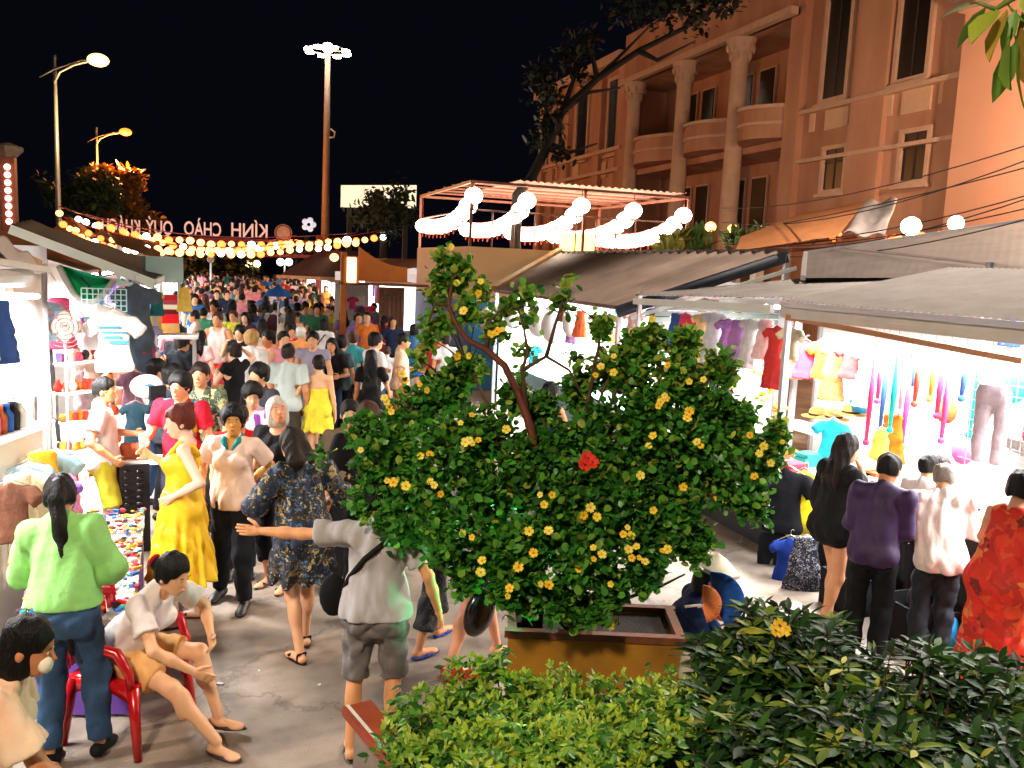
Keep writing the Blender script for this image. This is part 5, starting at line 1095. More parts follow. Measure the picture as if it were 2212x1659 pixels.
for k in range(6):
    for j in range(14):
        c = P0 + dv * (Ln * (j + .5) / 14) + nv_ * (.1 * k / 3 - .06 + .08 * rnd.random()); s = rnd.uniform(.035, .06); cc, nm = rnd.choice(sou[:5] if k < 4 else sou)
        w = MB(); ty = (j + k) % 3
        if ty == 0: w.lathe([(0, 0), (s * .6, 0), (s * .8, s), (s * .35, s * 1.8), (s * .4, s * 2.2), (0, s * 2.2)], 8)
        elif ty == 1: w.box((0, 0, s), (s * 1.1, s, s * 2), rz=.4 * j)
        else: w.ball((0, 0, s * 1.), s, 8, 6, (s * .8, s * .8, s))
        o = w.build(['souvenir_vase', 'souvenir_box', 'souvenir_ball'][ty], C(cc), label='%s %s, %s from the left on the %s shelf behind the man in white' % (nm, ['little vase', 'little box', 'round trinket'][ty], ORD[j], ['lowest', 'second', 'third', 'fourth', 'fifth', 'top'][k]), cat='souvenir', group='souvenirs on the shelves behind the man in white'); o.location = (c[0], c[1], .46 + .3 * k)
# table with jewellery (view 100-310, 1100-1330)
jt = empty('display_table', (0, 0, 0), 0, 'long white table covered in jewellery and trinkets at the left', 'table')
T0, T1, T2, T3 = at(95, 1118, z=.92), at(318, 1112, z=.92), at(300, 1330, z=.8), at(60, 1340, z=.8)
Z0 = .62; T0 = at(95, 1118, z=Z0); T1 = at(312, 1110, z=Z0); T2 = at(290, 1338, z=Z0); T3 = at(40, 1340, z=Z0)
w = MB(); w.prism([T0, T3, T2, T1], (0, 0, -.04)); w.build('table_top', white_p, jt)
w = MB(); w.prism([T3 + (0, 0, -.04), T2 + (0, 0, -.04), T2 + (0, 0, -.6), T3 + (0, 0, -.6)], (0, .03, 0)); w.build('skirt_cloth', mat('purple_cloth', '8858c8', .7, .1, 5), jt)
w = MB(); w.prism([T2 + (-.02, 0, -.04), T1 + (-.02, 0, -.04), T1 + (-.02, 0, -.58), T2 + (-.02, 0, -.58)], (-.03, 0, 0)); w.build('skirt_cloth', mat('purple_cloth', '8858c8', .7, .1, 5), jt)
for q in (T0, T1, T2, T3): c = (T0 + T1 + T2 + T3) / 4; q_ = q * .9 + c * .1; w = MB(); w.beam((q_[0], q_[1], 0), (q_[0], q_[1], Z0 - .04), .05); w.build('leg', alu, jt)
def onT(u, v): return (T3 * (1 - u) + T2 * u) * (1 - v) + (T0 * (1 - u) + T1 * u) * v
jc = [('c02838', 'red'), ('e8a030', 'amber'), ('f4f0e8', 'pearl'), ('805030', 'wooden'), ('3060a0', 'blue'), ('d06878', 'coral'), ('d8b878', 'shell'), ('403040', 'dark')]
for i in range(7):
    for j in range(4):
        p = onT((j + .5) / 4, (i + .5) / 7); cc, nm = jc[(i * 3 + j * 5) % 8]; w = MB(); w.box((0, 0, .012), (.15, .15, .024)); o = w.build('jewellery_tray', mat('tray_pale', 'e8e4e0', .6, .05), label='pale tray of %s trinkets, row %s from the near edge, column %s' % (nm, ['one', 'two', 'three', 'four', 'five', 'six', 'seven'][i], ['one', 'two', 'three', 'four'][j]), cat='tray', group='jewellery trays on the left table'); o.location = (float(p[0]), float(p[1]), Z0)
        o.rotation_euler = (0, 0, .15 * math.sin(i * 3 + j)); r = random.Random(i * 10 + j)
        w = MB()
        for k in range(9): w.ball((r.uniform(-.06, .06), r.uniform(-.06, .06), .03), .016, 6, 4, (.02, .014, .012))
        t_ = w.build('trinkets', C(cc), o); tag(t_, kind='stuff')
        w = MB(); 
        for k in range(5): w.box((r.uniform(-.06, .06), r.uniform(-.06, .06), .032), (.03, .012, .012), rz=r.uniform(0, 3))
        t_ = w.build('trinkets', C(r.choice(['e8c030', 'c04020', 'f0f0f0', '202020'])), o); tag(t_, kind='stuff')
# black stack of sunglasses rack (view 270-310, 1000-1110)
sr_ = empty('sunglasses_rack', (0, 0, 0), 0, 'rack of dark sunglasses behind the woman in yellow', 'rack'); p = at(290, 1110, d=8.0); w = MB(); w.box((p[0], p[1], .42), (.26, .1, .84), rz=.3); w.build('rack_board', mat('board_black', '1c1c20', .5), sr_)
for k in range(12):
    z = .12 + .06 * k; w = MB(); 
    for s in (-1, 1): w.ball((p[0] + s * .055, p[1] - .08, z), .03, 8, 5, (.04, .012, .02))
    w.beam((p[0] - .03, p[1] - .08, z), (p[0] + .03, p[1] - .08, z), .008); w.build('sunglasses', mat('lens_black', '101014', .1, 0), label='dark sunglasses, %s up the rack behind the woman in yellow' % ORD[k], cat='sunglasses', group='sunglasses on the rack')
# clay pots and jars near (view 270-310, 960-1000)
for k in range(3):
    w = MB(); w.lathe([(0, 0), (.05, 0), (.07, .1), (.06, .14), (0, .14)], 12); o = w.build('clay_pot', C('a05030'), label='brown clay pot on the ledge by the sunglasses rack, %s' % ['left', 'middle', 'right'][k], cat='pot', group='clay pots on the ledge'); o.location = [float(q) for q in at(276 + 16 * k, 990, d=8.)]
w = MB(); p = at(292, 992, d=8.); w.box((p[0], p[1] + .05, p[2] - .02), (.5, .25, .04)); lg = w.build('ledge', white_p, label='white ledge carrying the clay pots', cat='shelf'); w = MB(); w.beam((p[0], p[1] + .05, 0), (p[0], p[1] + .05, p[2] - .04), .06); w.build('support', alu, lg)
# dark umbrella-like cloth (view 250-285, 860-960)
garment('dress', at(292, 868, d=8.8), R_(10), C('1c3440'), 'dark slate dress hanging behind the man in white', None, .6)
# light inside the table area and orange garment cluster (view 240-290, 780-860)
for k, (u, v, c, lb) in enumerate([(262, 790, 'e8a080', 'salmon shirt draped over a rack left of the crowd'), (285, 800, '906878', 'mauve shirt draped over a rack left of the crowd'), (200, 760, 'd8c0b0', 'beige top hanging above the man in white'), (175, 800, 'b8a0a8', 'dusty pink top hanging above the souvenir shelves'), (165, 745, 'e0d0c8', 'ivory top hanging above the souvenir shelves')]):
    garment('tee', at(u, v, d=9.4), R_(20 + 15 * k), C(c), lb, None, .7)
# a disc fan and cluster of decorations on the left white panel
fn = empty('standing_fan', (0, 0, 0), 0, 'round wire fan on the far side of the white stall', 'fan'); p = at(140, 705, d=8.2); w = MB()
for k in range(5): w.tube([(p[0] + .05 * (k + 1) * .8 * math.cos(a), p[1] - .03, p[2] + .05 * (k + 1) * .8 * math.sin(a)) for a in [2 * math.pi * j / 16 for j in range(17)]], .004, 4)
w.build('guard', mat('fan_brown', '806858', .5), fn); w = MB()
for k in range(4): w.ball((p[0] + .08 * math.cos(k * 1.57), p[1], p[2] + .08 * math.sin(k * 1.57)), .05, 8, 5, (.07, .01, .07))
w.build('blade', mat('fan_blade', 'a8988c', .5), fn); w = MB(); w.tube([tuple(p), (p[0], p[1] + .02, 0)], .015, 6); w.build('pole', alu, fn)

# ---- overhead wires on the right ----
for k, (v0, v1, sag) in enumerate([(470, 300, .2), (500, 330, .3), (520, 350, .1), (535, 410, .25), (540, 415, .35), (548, 440, .2), (556, 462, .3)]):
    a, b_ = at(1560, v0 - 20, d=18), at(2260, v1, d=9); w = MB(); w.tube([a * (1 - t) + b_ * t - np.array((0, 0, sag * 4 * t * (1 - t))) for t in [j / 14 for j in range(15)]], .008, 4)
    w.build('overhead_wire', mat('wire_black', '141214', .6), label='thin black overhead wire crossing the facade, %s from the top' % ['1st', '2nd', '3rd', '4th', '5th', '6th', 'lowest, 7th'][k], cat='wire', group='overhead wires')

r = empty('street_lamp', (0, 0, 0), 0, 'added unseen lamp behind the right stalls brightening their roofs', 'lamp'); w = MB(); w.tube([(13.5, 8.5, 0), (13.5, 8.5, 9.6)], [.1, .06], 8); w.build('pole', steel, r)  # lamp added out of view to brighten the roofs and awning
w = MB(); w.tube([(13.5, 8.5, 9.5), (12.5, 8.5, 10.0), (11.0, 8.5, 10.1)], .04, 6); w.build('arm', steel, r); w = MB(); w.ball((10.8, 8.5, 10.05), .2, 10, 6, (.35, .18, .1)); w.build('lamp_head', emis('lamp_warm', 'ffd8a0', 20), r)
glow_light('lamp_light', (10.8, 8.5, 9.8), 3400, (1, .84, .70), .3, 'SPOT', r, (R_(-4), R_(18), 0), 92)

# ---- middle stall between the corrugated roof and the near awning ----
ms = empty('market_stall', (0, 0, 0), 0, 'open stall packed with hanging clothes between the near awning and corrugated roof', 'stall')
w = MB(); corrugated(w, (5.15, 7.1, 2.62), (5.15, 10.3, 2.5), (8.2, 10.3, 2.86), (8.2, 7.1, 2.98), 30, .012); w.build('roof', mat('roof_mid_grey', '8c8682', .6, .2, 2), ms)
w = MB(); w.box((8.15, 8.7, 1.35), (.05, 3.2, 2.7)); w.build('back_wall', white_p, ms)
for (x_, y_) in ((5.2, 10.25), (8.1, 7.15), (8.1, 10.25)): post(ms, x_, y_, 0, 2.55, alu, .05)
w = MB(); w.beam((5.1, 7.2, 2.5), (5.1, 10.2, 2.42), .05, .08); w.beam((5.12, 8.2, 2.52), (6.6, 7.2, 2.6), .05); w.build('white_beam', mat('frame_white', 'e4f0ee', .5, .04), ms)
w = MB(); w.box((5.75, 8.55, .4), (.8, 3.0, .8)); w.build('counter', mat('counter_dark', '1c1a1c', .6, .1), ms)
w = MB(); w.box((5.72, 8.55, .82), (.9, 3.1, .03)); w.build('counter_top', white_p, ms)
for k in range(2): tube_lamp((6.4, 7.5 + 1.4 * k, 2.45), (6.4, 8.4 + 1.4 * k, 2.45), 75, 'fluorescent tube lamp in the packed middle stall, %s one' % ['nearer', 'farther'][k])
CW = {'f4d8dc': 'blush', 'e8e8f4': 'ice white', 'f8ecc8': 'cream', 'c8e8ec': 'pale aqua', 'f0a8b8': 'pink', 'a8d0e8': 'sky blue', 'f0c890': 'peach', 'd84868': 'cherry', '3858a0': 'royal blue', '28a098': 'sea green', 'f0b030': 'mustard', 'a878b8': 'mauve', '303038': 'black', 'e87040': 'coral', 'd0d4d8': 'silver grey', '88b068': 'moss green', 'c83838': 'red', '704838': 'brown'}
def garment_row(p0, p1, n, rz, s_, where, group, seed, dark=.4, keys=('tee', 'tank', 'dress', 'sun', 'tee')):
    r = random.Random(seed); p0, p1 = np.array(p0, float), np.array(p1, float); ks = list(CW)
    for k in range(n):
        t = (k + .5) / n; c = r.choice(ks[7:]) if r.random() < dark else r.choice(ks[:7]); key = r.choice(keys); p = p0 * (1 - t) + p1 * t + np.array((r.uniform(-.04, .04), 0, r.uniform(-.06, .04)))
        garment(key, p, R_(rz + r.uniform(-14, 14)), C(c), '%s %s, %s from the left %s' % (CW[c], {'tee': 'top', 'tank': 'vest', 'dress': 'dress', 'sun': 'sundress'}[key], ORD[k], where), group, s_ * r.uniform(.85, 1.1), hanger=s_ > .5)
g_ = 'clothes on the back wall of the right stall'
garment_row((7.78, 6.95, 2.72), (7.78, 3.0, 2.72), 15, -80, .55, 'in the top row of the right stall', g_, 1, .3)
garment_row((7.7, 6.95, 2.2), (7.7, 3.0, 2.2), 15, -80, .55, 'in the second row of the right stall', g_, 2, .25)
garment_row((7.62, 6.95, 1.72), (7.62, 3.0, 1.72), 14, -80, .55, 'in the third row of the right stall', g_, 3, .3)
garment_row((5.5, 9.9, 2.35), (5.5, 7.3, 2.35), 11, -60, .62, 'along the front rail of the middle stall', 'clothes in the middle stall', 4, .6)
garment_row((6.7, 9.9, 2.1), (6.7, 7.2, 2.1), 10, -60, .7, 'along the inner rail of the middle stall', 'clothes in the middle stall', 5, .45)
garment_row((5.33, 9.8, .86), (5.33, 7.2, .86), 9, -90, .62, 'hung down the front of the middle counter', 'clothes in the middle stall', 6, .9)
garment_row((7.4, 15.6, 2.45), (7.4, 10.8, 2.45), 14, -70, .6, 'high under the corrugated roof', 'clothes under the corrugated roof', 7, .45)
garment_row((7.3, 15.6, 1.8), (7.3, 10.8, 1.8), 14, -70, .6, 'at mid height under the corrugated roof', 'clothes under the corrugated roof', 8, .5)
garment_row((5.3, 15.4, 2.2), (5.3, 11.2, 2.2), 9, -60, .5, 'along the corrugated eave', 'clothes under the corrugated roof', 9, .5)
garment_row((-2.2, 7.8, 2.3), (-1.5, 9.6, 2.3), 8, 30, .6, 'high behind the left souvenir shelves', 'clothes behind the souvenir shelves', 10, .35)
garment_row((-1.75, 5.3, 2.45), (-1.42, 6.6, 2.45), 6, 30, .5, 'on the white panel at the left edge', 'clothes on the left edge panel', 11, .15)
garment_row((-1.1, 11.2, 2.3), (-1.1, 15.2, 2.2), 10, 30, .6, 'under the dark grey awning', 'clothes under the dark grey awning', 12, .7)
garment_row((-1.2, 11.4, 1.5), (-1.2, 15.2, 1.5), 9, 30, .6, 'low under the dark grey awning', 'clothes under the dark grey awning', 13, .7)
# things piled on the counters
for k in range(12):
    cc, nm = gcols[(k * 3) % 10], ['red', 'green', 'pink', 'brown', 'blue', 'black', 'white', 'cream', 'yellow', 'sky blue'][(k * 7) % 10]
cnames = {'c03040': 'red', 'e8e0d8': 'cream', '2858a0': 'blue', '20a090': 'green', 'e0b040': 'yellow', '202020': 'black', 'd860a0': 'pink', '80b0d8': 'pale blue', 'f0f0f0': 'white', 'a05028': 'brown'}
for k in range(14):
    c = gcols[(k * 3) % 10]; w = MB(); h_ = .05 + .03 * (k % 4)
    for j in range(2 + k % 3): w.box((0, 0, .03 + j * .045), (.24 - .02 * j, .2 - .01 * j, .04), rz=.08 * j)
    o = w.build('folded_clothes', C(c), label='pile of folded %s clothes on the middle counter, %s from the camera' % (cnames[c], ORD[k]), cat='clothes'); o.location = (5.55 + .33 * (k % 2), 7.25 + .2 * k, .835)
for k in range(9):
    c = gcols[(k * 7 + 2) % 10]; w = MB(); w.ball((0, 0, .0), .1, 8, 6, (.11, .07, .13)); w.tube([(-.05, 0, .11), (0, 0, .26), (.05, 0, .11)], .008, 5)
    o = w.build('handbag', C(c), label='%s handbag on the wire grid of the right stall, %s from the left' % (cnames[c], ORD[k]), cat='handbag', group='handbags on the wire grid'); o.location = (6.6 + .12 * (k % 2), y1 - .1 - .36 * k, 1.9 - .32 * (k % 3)); o.rotation_euler = (0, 0, R_(-70))
for k in range(10):
    c = gcols[(k * 3 + 1) % 10]; w = MB(); w.lathe([(.0, 0), (.05, 0), (.055, .12), (.03, .16), (.03, .2), (0, .2)], 10)
    o = w.build('bottle', C(c), label='%s bottle on the white case at the left edge, %s along it' % (cnames[c], ORD[k]), cat='bottle', group='bottles on the left case'); q0_, q1_ = q3(-40, 900, 5.5), q3(90, 900, 6.2); t = k / 9; o.location = (float(q0_[0] * (1 - t) + q1_[0] * t) - .15, float(q0_[1] * (1 - t) + q1_[1] * t), 1.5)

for k, (u, v, c, nm, sz) in enumerate([(1965, 1420, '0c0c10', 'black plastic crate under the right counter, left one', (.4, .5, .32)), (1905, 1330, '14141a', 'black plastic crate under the right counter, right one', (.4, .4, .3))]):
    p = at(u, v, z=0); x = 5.15 if k < 2 else 4.98; y = p[1] + .2; o = empty('crate', (x, y, 0), 0, nm, 'crate')
    w = MB(); w.box((0, 0, .015), (sz[0], sz[1], .03)); w.build('crate_base', C(c), o)
    for (dx, dy, a_, b2) in ((-1, 0, .02, sz[1]), (1, 0, .02, sz[1]), (0, -1, sz[0] - .04, .02), (0, 1, sz[0] - .04, .02)): w = MB(); w.box((dx * (sz[0] / 2 - .01), dy * (sz[1] / 2 - .01), sz[2] / 2 + .02), (a_, b2, sz[2])); w.build('crate_side', C(c), o)
for (u, v, key, c, lb) in [(1575, 1175, 'tee', 'f08050', 'orange printed cloth hung low by the foot of the tree crown'), (1600, 1170, 'tee', 'd8ccc0', 'pale printed cloth hung low beside the orange one')]: garment(key, at(u, v, x=5.2), R_(-30), C(c), lb, None, .5)

pq0, pq1 = q3(-40, 950, 5.3), q3(92, 950, 6.15); garment_row((pq0[0] + .1, pq0[1] - .08, 1.36), (pq1[0] + .1, pq1[1] - .08, 1.36), 6, 20, .62, 'on the front of the white case', 'clothes on the white case', 14, .12)
tr = random.Random(8)
for ci, c in enumerate(['c02838', 'e8a030', 'f4f0e8', '3060a0', '403040', 'd06878', '805030', '208878']):
    w = MB()
    for _ in range(60):
        p = onT(tr.random(), tr.random()); s_ = tr.uniform(.012, .03); p = (p[0], p[1], Z0 + .02 + tr.random() * .03)
        if tr.random() < .5: w.box(p, (s_ * 2, s_, s_ * .7), rz=tr.uniform(0, 3))
        else: w.ball(p, s_, 6, 4, (s_, s_, s_ * .6))
    tag(w.build('trinkets', C(c), jt), kind='stuff')
# ================= PLANTS =================
def leaf_template(kind):
    if kind == 'round': T = [(0, .0), (.28, .30), (.62, .40), (.88, .27), (1, .02)]
    elif kind == 'oval': T = [(0, .0), (.25, .22), (.55, .26), (.82, .15), (1, .01)]
    elif kind == 'long': T = [(0, .01), (.25, .14), (.55, .17), (.82, .09), (1, .004)]
    V = []; F = []
    for t, w in T:
        z = -.18 * t * t
        V += [(-w / 1.0, t, z + .10 * w), (0, t, z - .02), (w / 1.0, t, z + .10 * w)]
    for i in range(len(T) - 1):
        for k in (0, 1): a = 3 * i + k; F.append((a, a + 1, a + 4, a + 3))
    return np.array(V, float), np.array(F)
LT = {k: leaf_template(k) for k in ('round', 'oval', 'long')}
def frames(d, up_noise, rs):
    d = d / (np.linalg.norm(d, axis=1, keepdims=True) + 1e-9); n = np.array([0, 0, 1.]) + rs.normal(size=d.shape) * up_noise
    x = np.cross(d, n); x /= np.linalg.norm(x, axis=1, keepdims=True) + 1e-9; z = np.cross(x, d); return x, d, z
def leaves(name, kind, P, Dv, S, tint, rs, m, parent=None, up=.5):
    V, F = LT[kind]; x, y, z = frames(Dv, up, rs); n = len(P)
    W_ = P[:, None] + S[:, None, None] * (V[None, :, 0:1] * x[:, None] + V[None, :, 1:2] * y[:, None] + V[None, :, 2:3] * z[:, None])
    Fq = (F[None] + (np.arange(n) * len(V))[:, None, None]).reshape(-1, 4)
    me = np_mesh(name, W_.reshape(-1, 3), Fq); a = me.color_attributes.new('tint', 'FLOAT_COLOR', 'POINT')
    a.data.foreach_set('color', np.concatenate([np.repeat(tint, len(V), 0), np.ones((n * len(V), 1))], 1).astype(np.float32).ravel())
    return link(name, me, parent, m)
def single_leaf_meshes(kind, tints, m, name='leaf'):
    out = []
    for c in tints:
        V, F = LT[kind]; me = np_mesh(name, V, F); a = me.color_attributes.new('tint', 'FLOAT_COLOR', 'POINT')
        a.data.foreach_set('color', np.tile([*c, 1.], len(V)).astype(np.float32)); me.materials.append(m); out.append(me)
    return out
def leaf_objects(parent, meshes, P, Dv, S, rs, up=.5, name='leaf'):
    x, y, z = frames(Dv, up, rs)
    for i in range(len(P)):
        o = bpy.data.objects.new(name, meshes[i % len(meshes)]); COL.objects.link(o); o.parent = parent; s = S[i]
        o.matrix_local = Matrix([[x[i, 0] * s, y[i, 0] * s, z[i, 0] * s, P[i, 0]], [x[i, 1] * s, y[i, 1] * s, z[i, 1] * s, P[i, 1]], [x[i, 2] * s, y[i, 2] * s, z[i, 2] * s, P[i, 2]], [0, 0, 0, 1]])
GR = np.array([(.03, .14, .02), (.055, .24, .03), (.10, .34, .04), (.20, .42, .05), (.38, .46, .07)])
barkm = mat('bark', '5a4030', .9, .3, 20, .6, 60, stretch=(1, 1, .3)); leafm = leafmat('leaf_gloss', .35, .42)
# ---- planter box with the flowering tree ----
PB0, PB1 = at(1098, 1362, d=4.75), at(1478, 1388, d=4.75); PBZ = (PB0[2] + PB1[2]) / 2
pl = empty('planter', (0, 0, 0), 0, 'ochre painted planter box at the foot of the yellow flowered tree', 'planter')
ax = PB1 - PB0; ax[2] = 0; PL = float(np.linalg.norm(ax)); ax /= PL; bx = np.array((-ax[1], ax[0], 0)); az = math.atan2(ax[1], ax[0]); PC = (PB0 + PB1) / 2 + bx * .2; PC[2] = 0
ochre = mat('ochre_paint', 'a8761c', .55, .3, 3, .1, 30, kind=None); rimm = mat('rim_wood', '7a4428', .55, .3, 6, .2, 40, stretch=(1, 6, 1))
for (cx, cy_, sx, sy, nm) in [(0, -.2, PL, .04, 'front_board'), (0, .2, PL, .04, 'back_board'), (-PL / 2 + .02, 0, .04, .36, 'end_board'), (PL / 2 - .02, 0, .04, .36, 'end_board')]:
    c = PC + ax * cx + bx * cy_; w = MB(); w.box((c[0], c[1], PBZ / 2), (sx, sy, PBZ - .02), rz=az); w.build(nm, ochre, pl)
for (cx, cy_, sx, sy) in [(0, -.21, PL + .04, .05), (0, .21, PL + .04, .05), (-PL / 2 + .02, 0, .05, .37), (PL / 2 - .02, 0, .05, .37)]:
    c = PC + ax * cx + bx * cy_; w = MB(); w.box((c[0], c[1], PBZ + .005), (sx, sy, .04), rz=az); w.build('rim', rimm, pl)
w = MB(); w.box((PC[0], PC[1], PBZ - .05), (PL - .1, .34, .06), rz=az); w.build('soil', mat('soil', '2a1e14', .95, .3, 20, .6, 60), pl)
ft = empty('flowering_tree', (0, 0, 0), 0, 'rounded leafy tree dotted with yellow trumpet flowers, in the ochre planter', 'tree')
blobs = [(830, 1000, 4.75, 85), (900, 900, 4.9, 80), (960, 1000, 4.55, 105), (880, 1110, 4.6, 88), (1000, 1150, 4.4, 105), (1080, 1050, 4.6, 105), (1120, 1190, 4.35, 92), (1230, 1080, 4.6, 112), (1250, 1210, 4.4, 82),
         (1340, 960, 4.85, 110), (1330, 1120, 4.55, 105), (1420, 840, 4.95, 95), (1330, 790, 5.05, 62), (1450, 970, 4.75, 105), (1450, 1100, 4.65, 95), (1535, 890, 4.95, 75), (1560, 1020, 4.8, 85), (1625, 1080, 4.8, 50), (1655, 985, 4.9, 52),
         (970, 840, 5.05, 58), (1060, 930, 4.85, 65), (1210, 970, 4.75, 70), (1400, 1195, 4.5, 62), (1478, 745, 5.05, 42), (1090, 1275, 4.3, 42), (1500, 1170, 4.7, 52), (785, 930, 4.85, 42), (1170, 1050, 4.9, 80), (1280, 930, 4.9, 60), (1200, 1290, 4.4, 38), (1560, 790, 5., 40), (1400, 730, 5.05, 40), (1110, 850, 5.05, 45), (1170, 880, 5.0, 40), (1250, 840, 5.05, 45), (1010, 790, 5.05, 35), (1150, 980, 4.8, 70), (1290, 1020, 4.7, 70), (1390, 900, 4.8, 60), (1000, 930, 4.8, 60), (1480, 830, 5.0, 55), (1370, 760, 5.05, 45), (1200, 1130, 4.5, 70), (1500, 940, 4.85, 60), (860, 950, 4.8, 50), (1410, 1030, 4.7, 60), (1140, 1290, 4.45, 34), (1230, 1275, 4.5, 44), (1320, 1265, 4.45, 44), (1260, 1320, 4.45, 24), (1390, 1245, 4.5, 36), (1010, 1235, 4.4, 44), (1590, 950, 4.9, 50), (1600, 900, 4.95, 35), (800, 1080, 4.75, 55), (1300, 700, 5., 24), (1680, 930, 4.9, 28)]
sparse = [(950, 600, 4.8, 30, 8), (1000, 575, 4.8, 30, 8), (965, 690, 4.8, 26, 6), (925, 735, 4.85, 22, 5), (1060, 690, 4.8, 24, 5), (985, 600, 4.8, 44, 16), (1015, 670, 4.8, 34, 10), (962, 556, 4.8, 24, 8), (1095, 660, 4.8, 30, 7), (1135, 640, 4.8, 26, 6), (1215, 650, 4.8, 28, 7), (1228, 606, 4.8, 12, 2), (1150, 690, 4.8, 20, 3), (1132, 752, 4.8, 20, 4), (940, 640, 4.8, 26, 6), (935, 700, 4.85, 26, 5), (1075, 720, 4.8, 22, 4), (1040, 620, 4.8, 26, 6), (690, 985, 4.7, 16, 2), (905, 770, 4.9, 24, 4), (1250, 760, 4.9, 20, 3), (1040, 780, 4.9, 20, 3), (1300, 1330, 4.35, 26, 5), (1200, 1320, 4.35, 24, 4), (1255, 1255, 4.3, 24, 4)]
trs = np.random.RandomState(5); TP, TD = [], []
base = PC + np.array((0, 0, PBZ - .02)) - ax * .02 - bx * .12
base = at(1243, 1352, d=4.85); base[2] = PBZ - .05
for (u, v, d, r) in blobs:
    c = at(u, v, d=d); R = r * d / 1850; n = int(30 + r * 1.35)
    q = trs.normal(size=(n, 3)); q /= np.linalg.norm(q, axis=1, keepdims=True); q *= (trs.uniform(.25, 1, (n, 1)) ** .5) * R * np.array([[1, .85, 1]])
    TP.append(c + q); TD.append(q / R + np.array((0, 0, .35)) + trs.normal(size=(n, 3)) * .3)
for (u, v, d, r, n) in sparse:
    n = int(n * 2.2)
    c = at(u, v, d=d); R = r * d / 1850; q = trs.normal(size=(n, 3)); q /= np.linalg.norm(q, axis=1, keepdims=True); q *= trs.uniform(.2, 1, (n, 1)) * R
    TP.append(c + q); TD.append(q / R + np.array((0, 0, .3)) + trs.normal(size=(n, 3)) * .4)
TP = np.concatenate(TP); TD = np.concatenate(TD); TD /= np.linalg.norm(TD, axis=1, keepdims=True)
k = trs.randint(5, 9, len(TP)); idx = np.repeat(np.arange(len(TP)), k); n = len(idx)
LP = TP[idx] - TD[idx] * trs.uniform(0, .10, (n, 1)) + trs.normal(size=(n, 3)) * .012; LD = TD[idx] * .45 + trs.normal(size=(n, 3)) * .75 + np.array((0, 0, .08))
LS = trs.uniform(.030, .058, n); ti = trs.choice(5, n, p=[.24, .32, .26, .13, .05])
hi = np.array([proj(p)[1] < 830 for p in TP])[idx]; ti = np.where(hi & (trs.rand(n) < .5), np.minimum(ti + 2, 4), ti)  # upper leaves tinted yellower, warm lamplight put into their colour
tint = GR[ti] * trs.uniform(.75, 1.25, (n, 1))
cd = np.linalg.norm(LP - CP, axis=1); near = np.argsort(cd - LS * 12)[:280]; rest = np.setdiff1d(np.arange(n), near)
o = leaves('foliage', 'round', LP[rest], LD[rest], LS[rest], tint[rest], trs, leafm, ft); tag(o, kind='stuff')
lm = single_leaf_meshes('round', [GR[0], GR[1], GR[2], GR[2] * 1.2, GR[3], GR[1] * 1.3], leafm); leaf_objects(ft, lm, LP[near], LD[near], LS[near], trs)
# limbs: from the base to every blob, and the bare stems that show
w = MB()
def bend(a, b, s=.12, n=7, seed=0):
    r = np.random.RandomState(seed); a, b = np.array(a, float), np.array(b, float); m1 = a * .65 + b * .35 + np.array((0, 0, .12)) + r.normal(size=3) * s; m2 = a * .3 + b * .7 + np.array((0, 0, .1)) + r.normal(size=3) * s
    return [(1 - t) ** 3 * a + 3 * t * (1 - t) ** 2 * m1 + 3 * t * t * (1 - t) * m2 + t ** 3 * b for t in [i / n for i in range(n + 1)]]
hub = at(1235, 1235, d=4.75)
tw = MB(); tw.tube(bend(base, hub, .03), [.045, .042, .04, .038, .036, .035, .034, .033], 10); tw.build('trunk', barkm, ft)
for i, (u, v, d, r) in enumerate(blobs):
    c = at(u, v, d=d); p = bend(hub if v < 1150 else base, c, .08, 8, i); b_ = MB(); b_.tube(p, list(np.linspace(.022, .007, 9)), 6); b_.build('limb', barkm, ft)
stem = [(1140, 905), (1120, 850), (1090, 790), (1050, 755), (1010, 735), (985, 700), (968, 660), (975, 620), (985, 590)]; b_ = MB(); b_.tube([hub] + [at(u, v, d=4.72) for u, v in stem], [.03, .024, .022, .02, .018, .016, .014, .012, .01, .007], 7); b_.build('limb', mat('bark_red', '6a3020', .7, .3, 10, .4, 60), ft)
for j, st in enumerate([[(1140, 905), (1128, 800), (1140, 760), (1130, 700), (1120, 670)], [(1128, 800), (1180, 770), (1230, 800), (1260, 860)], [(1180, 770), (1200, 700), (1215, 650)], [(1050, 755), (1060, 690), (1095, 660)], [(968, 660), (940, 655), (925, 700)], [(1250, 1330), (1215, 1290), (1195, 1275)], [(1250, 1330), (1330, 1300), (1420, 1270), (1480, 1240)], [(1250, 1330), (1100, 1300), (950, 1230), (840, 1120)], [(1250, 1330), (1290, 1290), (1330, 1240)]]):
    b_ = MB(); m_ = len(st); b_.tube([at(u, v, d=4.72 - .05 * (j > 4)) for u, v in st], list(np.linspace(.014, .005, m_)), 6); b_.build('limb', mat('bark_green', '3c5a30', .7, .3, 10) if j > 4 else barkm, ft)
# twigs joined
w = MB(); sel = trs.choice(len(TP), 420, replace=False)
bc = [at(u, v, d=d) for (u, v, d, r) in blobs]
for i in sel:
    p = TP[i]; c = bc[int(np.argmin([np.linalg.norm(p - q) for q in bc]))]
    if np.linalg.norm(p - c) < .4: w.tube([c, (c + p) / 2 + (0, 0, .02), p], [.006, .004, .0025], 4, False)
o = w.build('twigs', barkm, ft); tag(o, kind='stuff')
